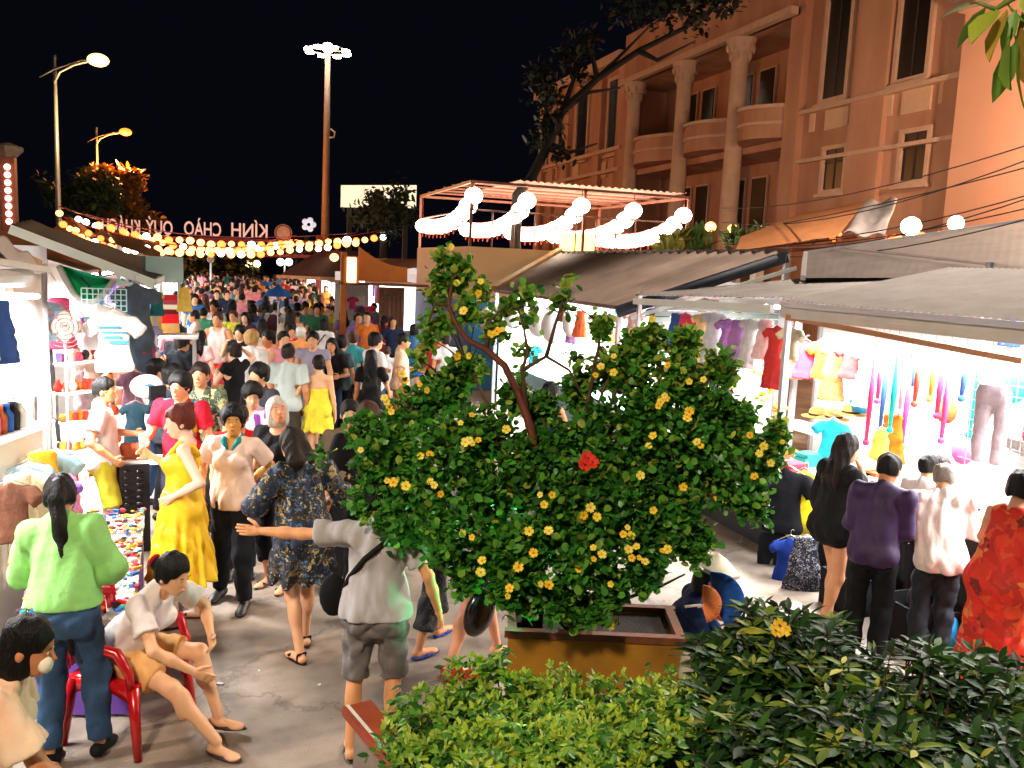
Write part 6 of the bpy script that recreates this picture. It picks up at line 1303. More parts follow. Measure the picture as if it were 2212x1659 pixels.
# flowers
def flower_mesh(c1, c2):
    w = MB()
    for k in range(5):
        a = k * 2 * math.pi / 5; ca, sa = math.cos(a), math.sin(a)
        def f(u, v, ca=ca, sa=sa):
            r = .12 + .88 * u; wd = (.18 + .5 * math.sin(min(u * 1.25, 1) * math.pi * .62)) * (v - .5) * 1.25; z = .42 * u ** .7 - .16 * u * u; return ((r * ca - wd * sa) , (r * sa + wd * ca), z + .12 * (v - .5) ** 2)
        w.grid(f, 3, 3)
    me = w.mesh('flower'); me.materials.append(mat(c1, c1, .6, .12, 3))
    q = MB(); q.lathe([(.02, .0), (.16, .1), (.22, .3), (.12, .34), (0, .3)], 8); m2 = q.mesh('flower_throat'); m2.materials.append(mat(c2, c2, .6, .1, 3)); return me, m2
FM = [flower_mesh('fae040', 'e8a010'), flower_mesh('fae860', 'f0b820'), flower_mesh('f8cc20', 'd88010')]; RFM = flower_mesh('e03018', 'a01008')
flpx = [(987, 611), (1038, 608), (1033, 633), (975, 533), (1002, 672), (1073, 716), (1060, 722), (1085, 712), (987, 770), (1014, 769), (831, 860), (840, 879), (846, 890), (835, 868), (907, 830), (921, 843), (779, 972), (928, 982), (909, 985), (938, 1048), (951, 1067), (930, 1040), (836, 1038), (850, 1042), (877, 1050), (1006, 955), (1033, 951), (1020, 958), (995, 914), (1019, 897), (1094, 928), (1167, 1069), (1192, 1069), (1175, 1090), (1275, 1096), (1260, 1113), (1289, 1117), (998, 1152), (1020, 1161), (1143, 1147), (1185, 1147), (1153, 1194), (1282, 1183), (1300, 1198), (1282, 1208), (1042, 1211), (1038, 1237), (1101, 1271), (1096, 1288), (1167, 1262), (1185, 1264), (1375, 1181), (1358, 1186), (1365, 1205), (1380, 1205), (1393, 1214), (1347, 1154), (1362, 1157), (1355, 1140), (1431, 1190), (1442, 1187), (1298, 792), (1286, 811), (1326, 805), (1326, 770), (1442, 789), (1408, 689), (1436, 855), (1423, 877), (1411, 942), (1401, 964), (1514, 964), (1489, 824), (1520, 820), (1489, 889), (1484, 905), (1383, 1027), (1476, 1052), (1411, 1102), (1014, 952), (1620, 940), (1650, 965), (1665, 1000), (1630, 1030), (1690, 955), (1640, 980), (1250, 1230), (1320, 1262), (868, 808), (875, 822), (1330, 1345), (1318, 1352), (1440, 860), (1428, 868), (1506, 955), (1120, 1225)]
for i, (u, v) in enumerate(flpx):
    dmin = min([d - r * d / 1850 * .75 for (bu, bv, d, r) in blobs if (bu - u) ** 2 + (bv - v) ** 2 < (r * 1.15) ** 2] or [4.7]); p = at(u, v, d=max(dmin, 4.05)); s = rnd.uniform(.015, .026)
    me = FM[i % 3]; n_ = Vector([float(q) for q in (CP - p)]).normalized() + Vector((rnd.uniform(-.5, .5), rnd.uniform(-.3, .3), rnd.uniform(-.2, .7))); n_.normalize()
    o = link('flower', me[0], ft); o.matrix_local = Matrix.Translation([float(q) for q in p]) @ n_.to_track_quat('Z', 'Y').to_matrix().to_4x4() @ Matrix.Rotation(i, 4, 'Z') @ Matrix.Scale(s, 4); t = link('flower_throat', me[1], o)
for (u, v) in ((1268, 990), (1262, 1004), (1278, 998)):
    o = link('red_flower', RFM[0], ft); p = at(u, v, d=4.25); o.matrix_local = Matrix.Translation([float(q) for q in p]) @ Matrix.Rotation(R_(60), 4, 'X') @ Matrix.Scale(.035, 4); link('flower_throat', RFM[1], o)
# ---- raised bed with hedge and shrubs in front ----
BZ = .74
outl = [(742, 1548), (830, 1530), (1000, 1502), (1100, 1490), (1480, 1490), (1760, 1450), (2000, 1450), (2300, 1480), (2600, 1640)]
OP = [at(u, v, z=BZ) for u, v in outl]; nearL = at(905, 1750, z=BZ); nearR = at(2600, 2300, z=BZ)
bed = empty('raised_bed', (0, 0, 0), 0, 'raised planting bed with a red wooden rim in front of the camera', 'planter')
R0, R1 = at(738, 1545, z=BZ + .02), at(866, 1700, z=BZ + .02); dirr = (R1 - R0) / np.linalg.norm(R1 - R0); R2b = R0 + dirr * 1.6; side = np.array((-dirr[1], dirr[0], 0)); side *= -1 if side[0] < 0 else 1
w = MB(); w.prism([R0, R0 + side * .14, R2b + side * .14, R2b], (0, 0, .04)); w.build('rim_board', mat('rim_red_wood', 'a84420', .45, .25, 4, .15, 30, stretch=(1, 1, 1)), bed)
w = MB(); w.prism([R0 + (0, 0, .002) + side * .02, R0 + side * .035, R2b + side * .035, R2b + side * .02], (0, 0, .0425)); w.build('rim_line', mat('paper_white', 'd8d4cc', .8, .05), bed)
P2 = OP[1:] ; bedpoly = [R0 + side * .06] + OP[1:8] + [nearR, R2b + side * .06]
w = MB(); w.prism([(p[0], p[1], BZ - .06) for p in bedpoly], (0, 0, -.66)); w.build('bed_wall', mat('bed_stone', '8a7a6c', .8, .2, 5, .3, 30), bed)
w = MB(); w.prism([(p[0], p[1], BZ - .055) for p in bedpoly], (0, 0, .03)); w.build('soil', mat('soil', '2a1e14', .95, .3, 20, .6, 60), bed)
def in_poly(u, v, poly):
    c = False; j = len(poly) - 1
    for i in range(len(poly)):
        if (poly[i][1] > v) != (poly[j][1] > v) and u < (poly[j][0] - poly[i][0]) * (v - poly[i][1]) / (poly[j][1] - poly[i][1]) + poly[i][0]: c = not c
        j = i
    return c
def scatter(poly, n, z, rs):
    W_ = [at(u, v, z=z) for u, v in poly]; xs = [p[0] for p in W_]; ys = [p[1] for p in W_]; wp = [(p[0], p[1]) for p in W_]; out = []
    while len(out) < n:
        x, y = rs.uniform(min(xs), max(xs)), rs.uniform(min(ys), max(ys))
        if in_poly(x, y, wp): out.append((x, y))
    return np.array(out)
# left hedge: dense small leaves
hg = empty('hedge', (0, 0, 0), 0, 'low bright green small leaved hedge in the raised bed, front centre', 'hedge')
hs = np.random.RandomState(9); hz = 1.0
hp = [(812, 1500), (860, 1458), (950, 1420), (1060, 1372), (1180, 1376), (1300, 1392), (1420, 1405), (1500, 1425), (1560, 1500), (1600, 1620), (1700, 1900), (965, 1900), (885, 1640)]
S = scatter(hp, 2350, hz, hs)
def hz_at(x, y): return hz - .07 + .05 * math.sin(4.1 * x + 1.3 * y) + .045 * math.sin(2.3 * x - 5.2 * y + 1) + .05 * math.sin(9 * x + 7 * y) * math.sin(11 * y - 6 * x + 2)
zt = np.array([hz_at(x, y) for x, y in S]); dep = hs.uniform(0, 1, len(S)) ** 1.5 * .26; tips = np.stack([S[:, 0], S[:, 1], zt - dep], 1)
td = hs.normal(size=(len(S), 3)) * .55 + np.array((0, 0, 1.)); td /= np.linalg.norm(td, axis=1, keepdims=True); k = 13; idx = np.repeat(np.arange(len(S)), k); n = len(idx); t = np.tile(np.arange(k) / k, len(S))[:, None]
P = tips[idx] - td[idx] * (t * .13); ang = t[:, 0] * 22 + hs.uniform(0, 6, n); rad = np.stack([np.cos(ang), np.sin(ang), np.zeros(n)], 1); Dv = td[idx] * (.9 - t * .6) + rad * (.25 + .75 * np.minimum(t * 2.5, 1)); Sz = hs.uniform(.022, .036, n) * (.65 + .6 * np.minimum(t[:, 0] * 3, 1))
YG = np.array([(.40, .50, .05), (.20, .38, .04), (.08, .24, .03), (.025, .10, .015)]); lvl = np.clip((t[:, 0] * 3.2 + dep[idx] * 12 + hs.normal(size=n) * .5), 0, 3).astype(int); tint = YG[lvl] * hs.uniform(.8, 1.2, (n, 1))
cd = np.linalg.norm(P - CP, axis=1) + np.where(np.abs(P[:, 0] - .8) < .8, 0, 3); 
inview = np.array([(lambda q: 780 < q[0] < 1560 and q[1] < 1655)(proj(p)) for p in P[::1]]) if n < 60000 else np.ones(n, bool)
cand = np.where(inview & (dep[idx] < .05))[0]; near = cand[np.argsort(cd[cand])[:290]]; rest = np.setdiff1d(np.arange(n), near)
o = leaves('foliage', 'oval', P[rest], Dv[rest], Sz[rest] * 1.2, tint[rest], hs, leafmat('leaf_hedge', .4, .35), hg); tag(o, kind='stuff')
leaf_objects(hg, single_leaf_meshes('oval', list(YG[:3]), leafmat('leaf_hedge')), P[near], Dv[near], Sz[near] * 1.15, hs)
w = MB(); sel = hs.choice(len(S), 260, replace=False)
for i in sel: w.tube([(S[i, 0] + .03, S[i, 1], BZ - .04), tuple(tips[i])], [.004, .0025], 4, False)
o = w.build('stems', barkm, hg); tag(o, kind='stuff')
w = MB(); w.prism([(p[0], p[1], BZ + .07) for p in [at(u, v, z=.8) for u, v in hp]], (0, 0, -.1)); 
for (u, v) in ((975, 1470), (990, 1475)):
    pass
# red leaf patch
rp = at(985, 1458, z=1.02); P = rp + hs.normal(size=(26, 3)) * np.array([.05, .03, .012]); leaves('red_leaves', 'oval', P, hs.normal(size=(26, 3)) + np.array((0, 0, .6)), hs.uniform(.03, .045, 26), np.tile((.35, .05, .02), (26, 1)), hs, leafmat('leaf_hedge'), hg)
# right shrubs: bigger pointed leaves in whorls, several plants
ss = np.random.RandomState(21); leafd = leafmat('leaf_shrub', .55, .2, .12)
DG = np.array([(.008, .028, .005), (.015, .055, .008), (.035, .10, .012), (.14, .21, .025), (.38, .38, .05)])
shr = [(1560, 1440, 1.02, 'leafy shrub with bright whorls behind the hedge beside the ochre planter', 150, (1510, 1380, 1640, 1560)), (1690, 1480, 1.02, 'glossy shrub below the bare legged woman, with a yellow orange flower on top', 170, (1600, 1350, 1830, 1600)), (1900, 1520, 1., 'dark shrub with yellow tipped whorls in front of the purple shirted man', 210, (1780, 1400, 2040, 1640)), (2110, 1560, 1., 'dark shrub at the right edge in front of the red dress', 200, (1990, 1420, 2260, 1720)), (1700, 1640, .96, 'dark leafy shrub at the bottom edge right of the hedge', 170, (1500, 1560, 1820, 1800)), (1960, 1680, .94, 'dark leafy shrub in the bottom right corner of the bed', 190, (1780, 1600, 2260, 1850))]
slm = single_leaf_meshes('long', [DG[1], DG[2], DG[3], DG[4] * .8], leafd)
for si, (u, v, z, lb, nw, bx4) in enumerate(shr):
    sh = empty('shrub', (0, 0, 0), 0, lb, 'shrub'); q = scatter([(bx4[0], bx4[1]), (bx4[2], bx4[1]), (bx4[2], bx4[3]), (bx4[0], bx4[3])], nw, z - .04, ss)
    zz = z + .05 * np.sin(5 * q[:, 0] + si) + .05 * np.sin(4 * q[:, 1]) - ss.uniform(0, 1, nw) ** 1.6 * .26; tp = np.stack([q[:, 0], q[:, 1], zz], 1)
    if si == 1: tp = np.concatenate([tp, [at(1600, 1352, d=4.3), at(1700, 1350, d=4.2), at(1790, 1365, d=4.1), at(1760, 1390, d=4.1), at(1650, 1400, d=4.2)]])
    if si == 2: tp = np.concatenate([tp, [at(1925, 1405, d=3.9), at(2010, 1415, d=3.9)]])
    m_ = len(tp); td = ss.normal(size=(m_, 3)) * .35 + np.array((0, 0, 1.)); td /= np.linalg.norm(td, axis=1, keepdims=True); k = 8; idx = np.repeat(np.arange(m_), k); n = len(idx); t = np.tile(np.arange(k) / k, m_)[:, None]
    P = tp[idx] - td[idx] * t * .06; a = np.tile(np.arange(k) * 2.4, m_) + ss.uniform(0, .8, n); rad = np.stack([np.cos(a), np.sin(a), np.zeros(n)], 1); Dv = td[idx] * (.75 - t * .9) + rad
    Sz = ss.uniform(.075, .14, n) * (.7 + .4 * t[:, 0]); tl = np.clip(ss.choice(4, m_, p=[.34, .34, .20, .12])[idx] + (ss.rand(n) < .15), 0, 4); tint = DG[tl] * ss.uniform(.7, 1.3, (n, 1))
    hv = zz.mean(); top = np.where(P[:, 2] > np.quantile(P[:, 2], .6))[0]; near = top[np.argsort(np.linalg.norm(P[top] - CP, axis=1))[:40]]; rest = np.setdiff1d(np.arange(n), near)
    o = leaves('foliage', 'long', P[rest], Dv[rest], Sz[rest] * 1.1, tint[rest], ss, leafd, sh, .3); tag(o, kind='stuff'); leaf_objects(sh, slm, P[near], Dv[near], Sz[near], ss, .3)
    w = MB(); root = np.array((q[:, 0].mean(), q[:, 1].mean(), BZ - .04))
    for i in range(m_):
        r0 = root * .3 + np.array((tp[i, 0], tp[i, 1], BZ - .04)) * .7; r0[2] = BZ - .04; w.tube([r0, (r0 + tp[i]) / 2 + ss.normal(size=3) * .02, tp[i]], [.007, .005, .003], 4, False)
    o = w.build('stems', barkm, sh); tag(o, kind='stuff')
    if si == 1:
        for (fu, fv) in ((1683, 1352), (1692, 1360), (1676, 1362)):
            o = link('flower', FM[2][0], sh); o.matrix_local = Matrix.Translation([float(x) for x in at(fu, fv, d=4.05)]) @ Matrix.Rotation(R_(50), 4, 'X') @ Matrix.Scale(.035, 4); link('flower_throat', RFM[1], o)
# litter white sack behind shrubs
w = MB(); w.ball((0, 0, 0), .2, 12, 8, (.13, .1, .2)); o = w.build('white_sack', mat('sack_pale', 'd0ccb8', .8, .08, 6), label='pale sack standing at the right end of the ochre planter', cat='sack'); p = at(1515, 1450, d=4.6); o.location = [float(x) for x in p]
# ---- near leaves at the top right ----
nb = empty('overhanging_branch', (0, 0, 0), 0, 'branch of large pointed yellow green leaves hanging into the top right corner', 'branch')
ns = np.random.RandomState(3); lnear = leafmat('leaf_near', .4, .35); nlm = single_leaf_meshes('long', [(.16, .30, .03), (.10, .22, .03), (.30, .36, .04), (.36, .26, .04)], lnear)
w = MB(); w.tube([at(2250, -60, d=2.3), at(2190, -5, d=2.3), at(2150, 20, d=2.3), at(2110, 5, d=2.3)], [.012, .01, .007, .004], 6); w.tube([at(2230, -30, d=2.3), at(2205, 60, d=2.35), at(2190, 110, d=2.35)], [.01, .007, .004], 6); w.build('twig', mat('twig_green', '5a7030', .6), nb)
nl = [((2110, 5), (2030, 25)), ((2130, 15), (2065, 90)), ((2150, 20), (2098, 60)), ((2175, 20), (2120, 110)), ((2185, 60), (2140, 180)), ((2195, 90), (2150, 215)), ((2200, 100), (2185, 238)), ((2205, 60), (2230, 200)), ((2170, 0), (2210, 60)), ((2195, 20), (2165, 100)), ((2200, -10), (2250, 60)), ((2160, -10), (2100, -40)), ((2190, 70), (2215, 150)), ((2140, -20), (2060, -10))]
for i, (a, b_) in enumerate(nl):
    A = at(*a, d=2.3); Bq = at(*b_, d=2.3 + ns.uniform(-.12, .12)); L = np.linalg.norm(Bq - A); leaf_objects(nb, [nlm[i % 4]], A[None], (Bq - A)[None], np.array([L * 1.05]), ns, .9)
# ---- dark tree against the facade ----
dt = empty('dark_tree', (0, 0, 0), 0, 'dark tree with bare branches in front of the peach facade', 'tree')
D = 20.; w = MB(); tr = [(1118, 420), (1150, 380), (1185, 310), (1215, 240), (1290, 170), (1380, 110), (1480, 60), (1560, 10)]
base_ = at(1118, 420, d=D); w.tube([(base_[0], base_[1], 0)] + [tuple(at(u, v, d=D)) for u, v in tr], [.14, .13, .12, .11, .1, .08, .07, .05, .03], 8); w.build('trunk', mat('bark_dark', '120d0b', .9, .2, 10), dt)
dsr = np.random.RandomState(4)
for j, st in enumerate([[(1185, 310), (1180, 230), (1170, 170), (1150, 165)], [(1215, 240), (1240, 170), (1245, 120)], [(1290, 170), (1280, 120), (1262, 90)], [(1215, 240), (1270, 200), (1340, 190)], [(1380, 110), (1420, 130), (1500, 90)], [(1185, 310), (1230, 330), (1290, 310)], [(1480, 60), (1500, 20), (1530, -20)], [(1240, 215), (1320, 140), (1400, 60)]]):
    b_ = MB(); b_.tube([at(u, v, d=D) for u, v in st], list(np.linspace(.08, .02, len(st))), 6); b_.build('limb', mat('bark_dark', '120d0b', .9, .2, 10), dt)
P = []
for (u, v, r, n) in [(1160, 165, 26, 40), (1180, 200, 34, 60), (1235, 120, 36, 45), (1190, 260, 30, 50), (1270, 85, 26, 25), (1500, 20, 50, 80), (1420, 10, 46, 60), (1560, -5, 40, 60), (1165, 300, 18, 20), (1210, 330, 22, 20), (1340, 20, 46, 30), (1250, 170, 24, 20)]:
    c = at(u, v, d=D); P.append(c + dsr.normal(size=(n * 3, 3)) * (r * D / 1850 * .5))
P = np.concatenate(P); o = leaves('foliage', 'oval', P, dsr.normal(size=P.shape), dsr.uniform(.12, .24, len(P)), np.tile((.008, .012, .006), (len(P), 1)), dsr, leafmat('leaf_night', .6, .1), dt); tag(o, kind='stuff')
# ---- other night trees ----
def night_tree(u, v, d, rpx, label, tint, n=500, name='tree', squash=.8, ls=.3, seed=1, htr=None):
    r = np.random.RandomState(seed); t = empty(name, (0, 0, 0), 0, label, 'tree'); c = at(u, v, d=d); R = rpx * d / 1850
    w = MB(); w.tube([(c[0], c[1], 0), (c[0], c[1], max(c[2] - R * .3, .5))], [.25, .12], 8); w.build('trunk', mat('bark_dark', '120d0b', .9, .2, 10), t)
    for k in range(4):
        a = k * 1.6 + seed; b_ = MB(); b_.tube([(c[0], c[1], max(c[2] - R * .6, .4)), (c[0] + R * .5 * math.cos(a), c[1] + R * .4 * math.sin(a), c[2] + R * .2)], [.09, .03], 6); b_.build('limb', mat('bark_dark', '120d0b', .9, .2, 10), t)
    cl = c + r.normal(size=(26, 3)) * R * .42 * np.array([1, 1, squash]); P = cl[r.randint(0, 26, n)] + r.normal(size=(n, 3)) * R * .17; P[:, 2] = np.maximum(P[:, 2], .3)
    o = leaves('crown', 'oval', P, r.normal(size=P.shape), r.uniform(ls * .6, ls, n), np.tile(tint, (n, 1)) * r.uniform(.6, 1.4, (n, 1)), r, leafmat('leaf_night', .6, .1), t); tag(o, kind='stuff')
night_tree(250, 405, 51, 48, 'tree with orange lamplight tinted into its leaves under the second street lamp', (.30, .13, .02), 2600, ls=.5, seed=3, squash=1.25)  # orange of the lamplight is put into the leaf tint
night_tree(175, 425, 47, 62, 'dark green tree left of the orange tinted one', (.04, .07, .03), 1800, ls=.5, seed=4)
night_tree(290, 470, 52, 40, 'low tree with orange lamplight tinted into its leaves behind the lantern strings', (.26, .12, .02), 1000, ls=.5, seed=5)  # leaf colour carries the orange lamplight here too
night_tree(830, 455, 36, 66, 'dark round tree below the white hoarding', (.02, .035, .015), 1500, seed=6)
night_tree(430, 570, 60, 40, 'dark tree at the street end, left of the white pole', (.03, .045, .02), 900, seed=7, ls=.5)
night_tree(520, 572, 62, 40, 'dark tree at the street end, between pole and globe lamps', (.03, .045, .02), 900, seed=8, ls=.5)
night_tree(660, 570, 60, 46, 'dark tree at the street end, behind the cool globe lamp', (.02, .03, .015), 900, seed=10, ls=.5)
# potted grasses on the terrace
for k, (u, v, d, c, lb) in enumerate([(1455, 520, 16.8, (.30, .28, .05), 'spiky plant with yellow light tinted into its leaves, right end of the pergola'), (1500, 515, 17, (.10, .2, .04), 'green spiky plant beside the pergola corner post'), (1590, 505, 22, (.06, .12, .03), 'tall grassy plant left of the orange canvas'), (1640, 505, 23, (.05, .10, .03), 'tall grassy plant behind the orange canvas')]):  # first plant: yellow light is part of its leaf colour
    t = empty('spiky_plant', (0, 0, 0), 0, lb, 'plant'); c_ = at(u, v + 25, d=d); r = np.random.RandomState(k); n = 90; P = np.tile(c_, (n, 1)) + r.normal(size=(n, 3)) * .1; o = leaves('foliage', 'long', P, r.normal(size=(n, 3)) * .45 + np.array((0, 0, 1)), r.uniform(.28, .5, n), np.tile(c, (n, 1)), r, leafmat('leaf_night', .6, .1), t); tag(o, kind='stuff')
    w = MB(); w.lathe([(0, -.3), (.16, -.3), (.2, 0), (0, 0)], 10, tuple(c_)); w.build('pot', C('8a5030'), t); w = MB(); w.beam((c_[0], c_[1], 0), (c_[0], c_[1], c_[2] - .3), .25); w.build('stand', steel, t)
# ---- lamps near the camera: street lamp behind the viewer, green garden floodlight ----
r = empty('street_lamp', (0, 0, 0), 0, 'street lamp behind the viewer lighting the hedge and the street', 'lamp'); w = MB(); w.tube([(-4, -3, 0), (-4, -3, 6.5)], [.1, .06], 8); w.build('pole', steel, r)
w = MB(); w.tube([(-4, -3, 6.4), (-3.3, -2.3, 6.75), (-2.4, -1.4, 6.8)], .04, 6); w.build('arm', steel, r); w = MB(); w.ball((-2.4, -1.4, 6.75), .2, 10, 6, (.35, .18, .1)); w.build('lamp_head', emis('lamp_warm', 'ffd8a0', 20), r)
LAMP_BACK = glow_light('lamp_light', (-2.4, -1.4, 6.4), 1350, (1, .80, .58), .35, parent=r)
r = empty('street_lamp', (0, 0, 0), 0, 'sodium street lamp right of the view lighting the peach facade', 'lamp'); w = MB(); w.tube([(19.5, 13, 0), (19.5, 13, 7.6)], [.11, .07], 8); w.build('pole', steel, r); w = MB(); w.tube([(19.5, 13, 7.5), (19.2, 13.8, 7.9), (18.6, 14.5, 7.95)], .04, 6); w.build('arm', steel, r)
w = MB(); w.ball((18.6, 14.5, 7.9), .2, 10, 6, (.18, .35, .1)); w.build('lamp_head', emis('lamp_sodium', 'ff9848', 20), r); glow_light('lamp_light', (18.6, 14.5, 7.6), 1900, (1, .62, .40), .3, parent=r)
r = empty('garden_floodlight', (0, 0, 0), 0, 'small green floodlight in the hedge aimed at the flowering tree', 'lamp'); p = at(1150, 1352, d=4.92); p[2] = PBZ + .03; w = MB(); w.box(p, (.12, .08, .1), rz=-.4); w.build('housing', C('202020'), r)
q = p + np.array((.03, .045, .03)); w = MB(); w.box(q, (.09, .012, .08), rz=-.4); w.build('lens', emis('green_lens', '60ff90', 6), r); w = MB(); w.beam((p[0], p[1], PBZ - .12), (p[0], p[1], p[2] - .05), .02); w.build('stake', steel, r)
d_ = Vector([float(x) for x in (at(1000, 1180, d=4.5) - q)]).normalized(); glow_light('green_light', q + np.array(d_) * .06, 26, (.10, 1, .32), .05, 'SPOT', r, d_.to_track_quat('-Z', 'Y').to_euler(), 150)
# ================= PEOPLE =================
CF = -18.7
def ground(u, v): p = at(u, v, z=0); return p[0], p[1]
def by_head(u, v, H): p = at(u, v, z=H); return p[0], p[1]
F4 = lambda n, b, c, s=14, d=.45: floral(n, b, c, s, d)
denim = mat('denim_blue', '2c5078', .85, .2, 10, .3, 120); blk = C('121216'); 
def P_(foot=None, hpx=None, H=1.65, rel=180, label='', **k):
    g = ground(*foot) if foot else by_head(hpx[0], hpx[1], H)
    if foot and hpx: H = height_at(g, hpx[1])
    return person(g, label, H=H, face=rel + CF, **k)
SK = ['e0a880', 'd8986c', 'c8875c', 'e8b48c', 'd09064', 'f0c0a0']
# 1 woman in green at the left
o, J = P_(foot=(150, 1650), H=1.60, rel=8, label='woman in loose green shirt and blue jeans, long black ponytail, seen from behind', skin=SK[1], h=.011, hair='pony', hair_len=.85, arms=(((.02, .30, -.28), (.3, -.6, -.6), .5), ((.02, .24, -.32), (.55, -.8, -.3), .5)), lean=(16, -7), head=(12, -14, 0), top=dict(sleeve=1.45, hem=.96, sr=.035, loose=.022, g=.016), bottom=dict(len=1.93), topm=C('98dc80'), botm=denim, shoes='shoe', shoem=blk, feet=((-.10, .0), (.14, .10)), names=dict(top='shirt'), feats=False, wr=.0055, fat=.04)
w = MB(); p = J['T']((0, -.135, .985)); w.box((p[0], p[1] - .015, .985), (.075, .01, .035)); w.build('belt_patch', C('c89060'), o)
w = MB(); p = J['head']((0.0, -.108, .052)); w.ball(p, .03, 8, 6, (.03, .02, .035)); w.build('hair_tie', C('9088a0'), o)
# 2 seated woman on red plastic chair
cx, cy_ = ground(283, 1578)
fc = -105 + CF; H2 = 1.60
rc = empty('plastic_armchair', (cx, cy_, 0), R_(fc), 'glossy red plastic armchair under the seated woman in white', 'chair'); redp = mat('red_plastic', 'c01018', .25, .08, 4, spec=.6)
w = MB(); w.grid(lambda u, v: (-.23 + .46 * u, -.22 + .44 * v, .42 - .02 * math.sin(math.pi * u) * math.sin(math.pi * v)), 8, 8, True, .025); w.build('seat', redp, rc)
def backf(u, v): return (-.23 + .46 * u, -.23 - .06 * v - .06 * math.sin(math.pi * u), .42 + .37 * v + .05 * math.sin(math.pi * u) * v)
w = MB()
for k in range(7): w.grid(lambda u, v, k=k: backf((k + .1 + .75 * u) / 7, .02 + .8 * v), 2, 6, True, (0, .015, 0))
w.grid(lambda u, v: backf(u, .78 + .22 * v), 14, 2, True, (0, .018, 0)); w.build('backrest', redp, rc)
for sx in (-1, 1):
    w = MB(); w.tube([(sx * .24, -.28, .66), (sx * .27, -.1, .64), (sx * .27, .14, .62), (sx * .25, .2, .5), (sx * .235, .2, .41)], [.022, .03, .03, .025, .022], 8); w.build('armrest', redp, rc)
    for sy in (-1, 1):
        w = MB(); w.tube([(sx * .22, sy * .2, .41), (sx * .25, sy * .25, 0)], [.034, .022], 8); w.build('leg', redp, rc)
    w = MB(); w.grid(lambda u, v, sx=sx: (sx * .235, -.2 + .4 * u, .41 - .1 * v * (1 - .6 * math.sin(math.pi * u))), 8, 2, True, (.012, 0, 0)); w.build('apron', redp, rc)
o, J = person((cx, cy_), 'woman in white seated on the red chair, black hair in a red tie', H=H2, face=fc, skin=SK[3], h=.0105, hair='lowbun', seated=True, pelvis=(0, -.03, .54), ankles=((-.16, .50, .12), (.06, .64, .09)), lean=(38, 3), head=(-4, 18, 0), arms=(((.04, .22, -.30), (.8, -.3, 0), .7), ((-.02, .34, -.34), (.9, -.2, -.3), .2)), top=dict(sleeve=.6, hem=.90, sr=.02, loose=.01), bottom=dict(kind='shorts', len=.72, loose=.014), topm=C('f0e4e2'), botm=C('e8b070'), shoes='flop', shoem=mat('flop_dark', '3a1c18', .6), wr=.005, mouth='a8504a')
w = MB(); p = J['head']((0, -.135, .01))
for a in range(10): w.tube([p + J['Rh'] @ np.array((.03 * math.cos(a * .63 + t * .3), -.012, .035 * math.sin(a * .63 + t * .3))) for t in (0, 1, 2)], .011, 6)
w.build('hair_tie', C('d01838'), o)
# 3 person at the bottom left corner
g = at(-85, 1388, d=3.05); o, J = person((g[0], g[1]), 'person with black hair and pale peach shirt reaching down at the bottom left corner', H=g[2] + .10, face=-70 + CF, skin=SK[2], h=.011, hair='bob', lean=(22, 0), head=(-10, 5, 0), arms=(((.02, .10, -.45), (.6, -.3, -.5), .4), ((.02, .30, -.42), (.6, -.5, -.5), .2)), top=dict(sleeve=.75, hem=.9, sr=.03, loose=.02), bottom=dict(len=1.9), topm=mat('peach_cream', 'f0dcc0', .85, .1, 3, .2, 50, col2='e8b090'), botm=C('203040'), shoes='shoe')
w = MB(); p = J['head']((.02, .085, -.045)); w.ball(p, .06, 10, 7, (.038, .03, .036)); w.build('face_mask', C('e0dcc8'), o)
# 4 woman in yellow
ydm = mat('yellow_silk', 'f4d020', .55, .08, 5, .15, 50, col2='e8b010')
o, J = P_(foot=(395, 1345), hpx=(360, 876), rel=102, label='woman in a long yellow one shoulder dress, hand on hip, auburn hair pinned up', skin='f4cdb4', hairc='auburn', h=.0105, hair='bun', arms=(((.03, .06, -.33), (.6, -1, 0), .2), ((-.02, .28, -.10), (.4, .0, -1), .9)), head=(14, -16, 0), lean=(-4, 0), top=dict(kind='dress', sleeve=0, bare=1.33, slant=0, len=.36, flare=(.26, .23), pleats=13, amp=.016, neck='crew', g=.010), topm=ydm, names=dict(top='dress'), feet=((-.09, .06), (.09, -.08)), shoem=C('6a4030'), wr=.006)
S, e, wv, cu = J['arms'][1]; d_ = (wv - e) / np.linalg.norm(wv - e); w = MB(); p = wv + d_ * .06; w.tube([p - (0, 0, .06), p + (0, .01, .13)], .022, 10); w.build('white_bottle', C('f0f0f0'), None, 'white bottle in the raised hand of the woman in yellow', 'bottle')
bo = bpy.data.objects[-1] if False else [x for x in bpy.data.objects if x.name.startswith('white_bottle')][-1]; bo.location = o.location; bo.rotation_euler = o.rotation_euler; bo.scale = o.scale
# skirt strap
w = MB(); w.tube([J['T']((-.07, .085, 1.31)), J['T']((-.10, .03, 1.405)), J['T']((-.09, -.07, 1.38)), J['T']((-.06, -.105, 1.31))], .02, 7); w.build('strap', ydm, o)
# 5 man in white at the left stall
P_(foot=(228, 1195), hpx=(255, 818), rel=-68, label='man in a white polo shirt and olive shorts with glasses, standing at the souvenir shelves', sex='m', skin=SK[1], h=.012, hair='short', head=(-12, 0, 0), arms=('bent', ((.06, .10, -.40), (.4, -.8, 0), .5)), top=dict(sleeve=.6, hem=.84, sr=.022, loose=.015), bottom=dict(kind='shorts', len=1.0, loose=.03), topm=C('f2f0ee'), botm=C('b8b030'), glass='c8a060', shoes='shoe', fat=.04)
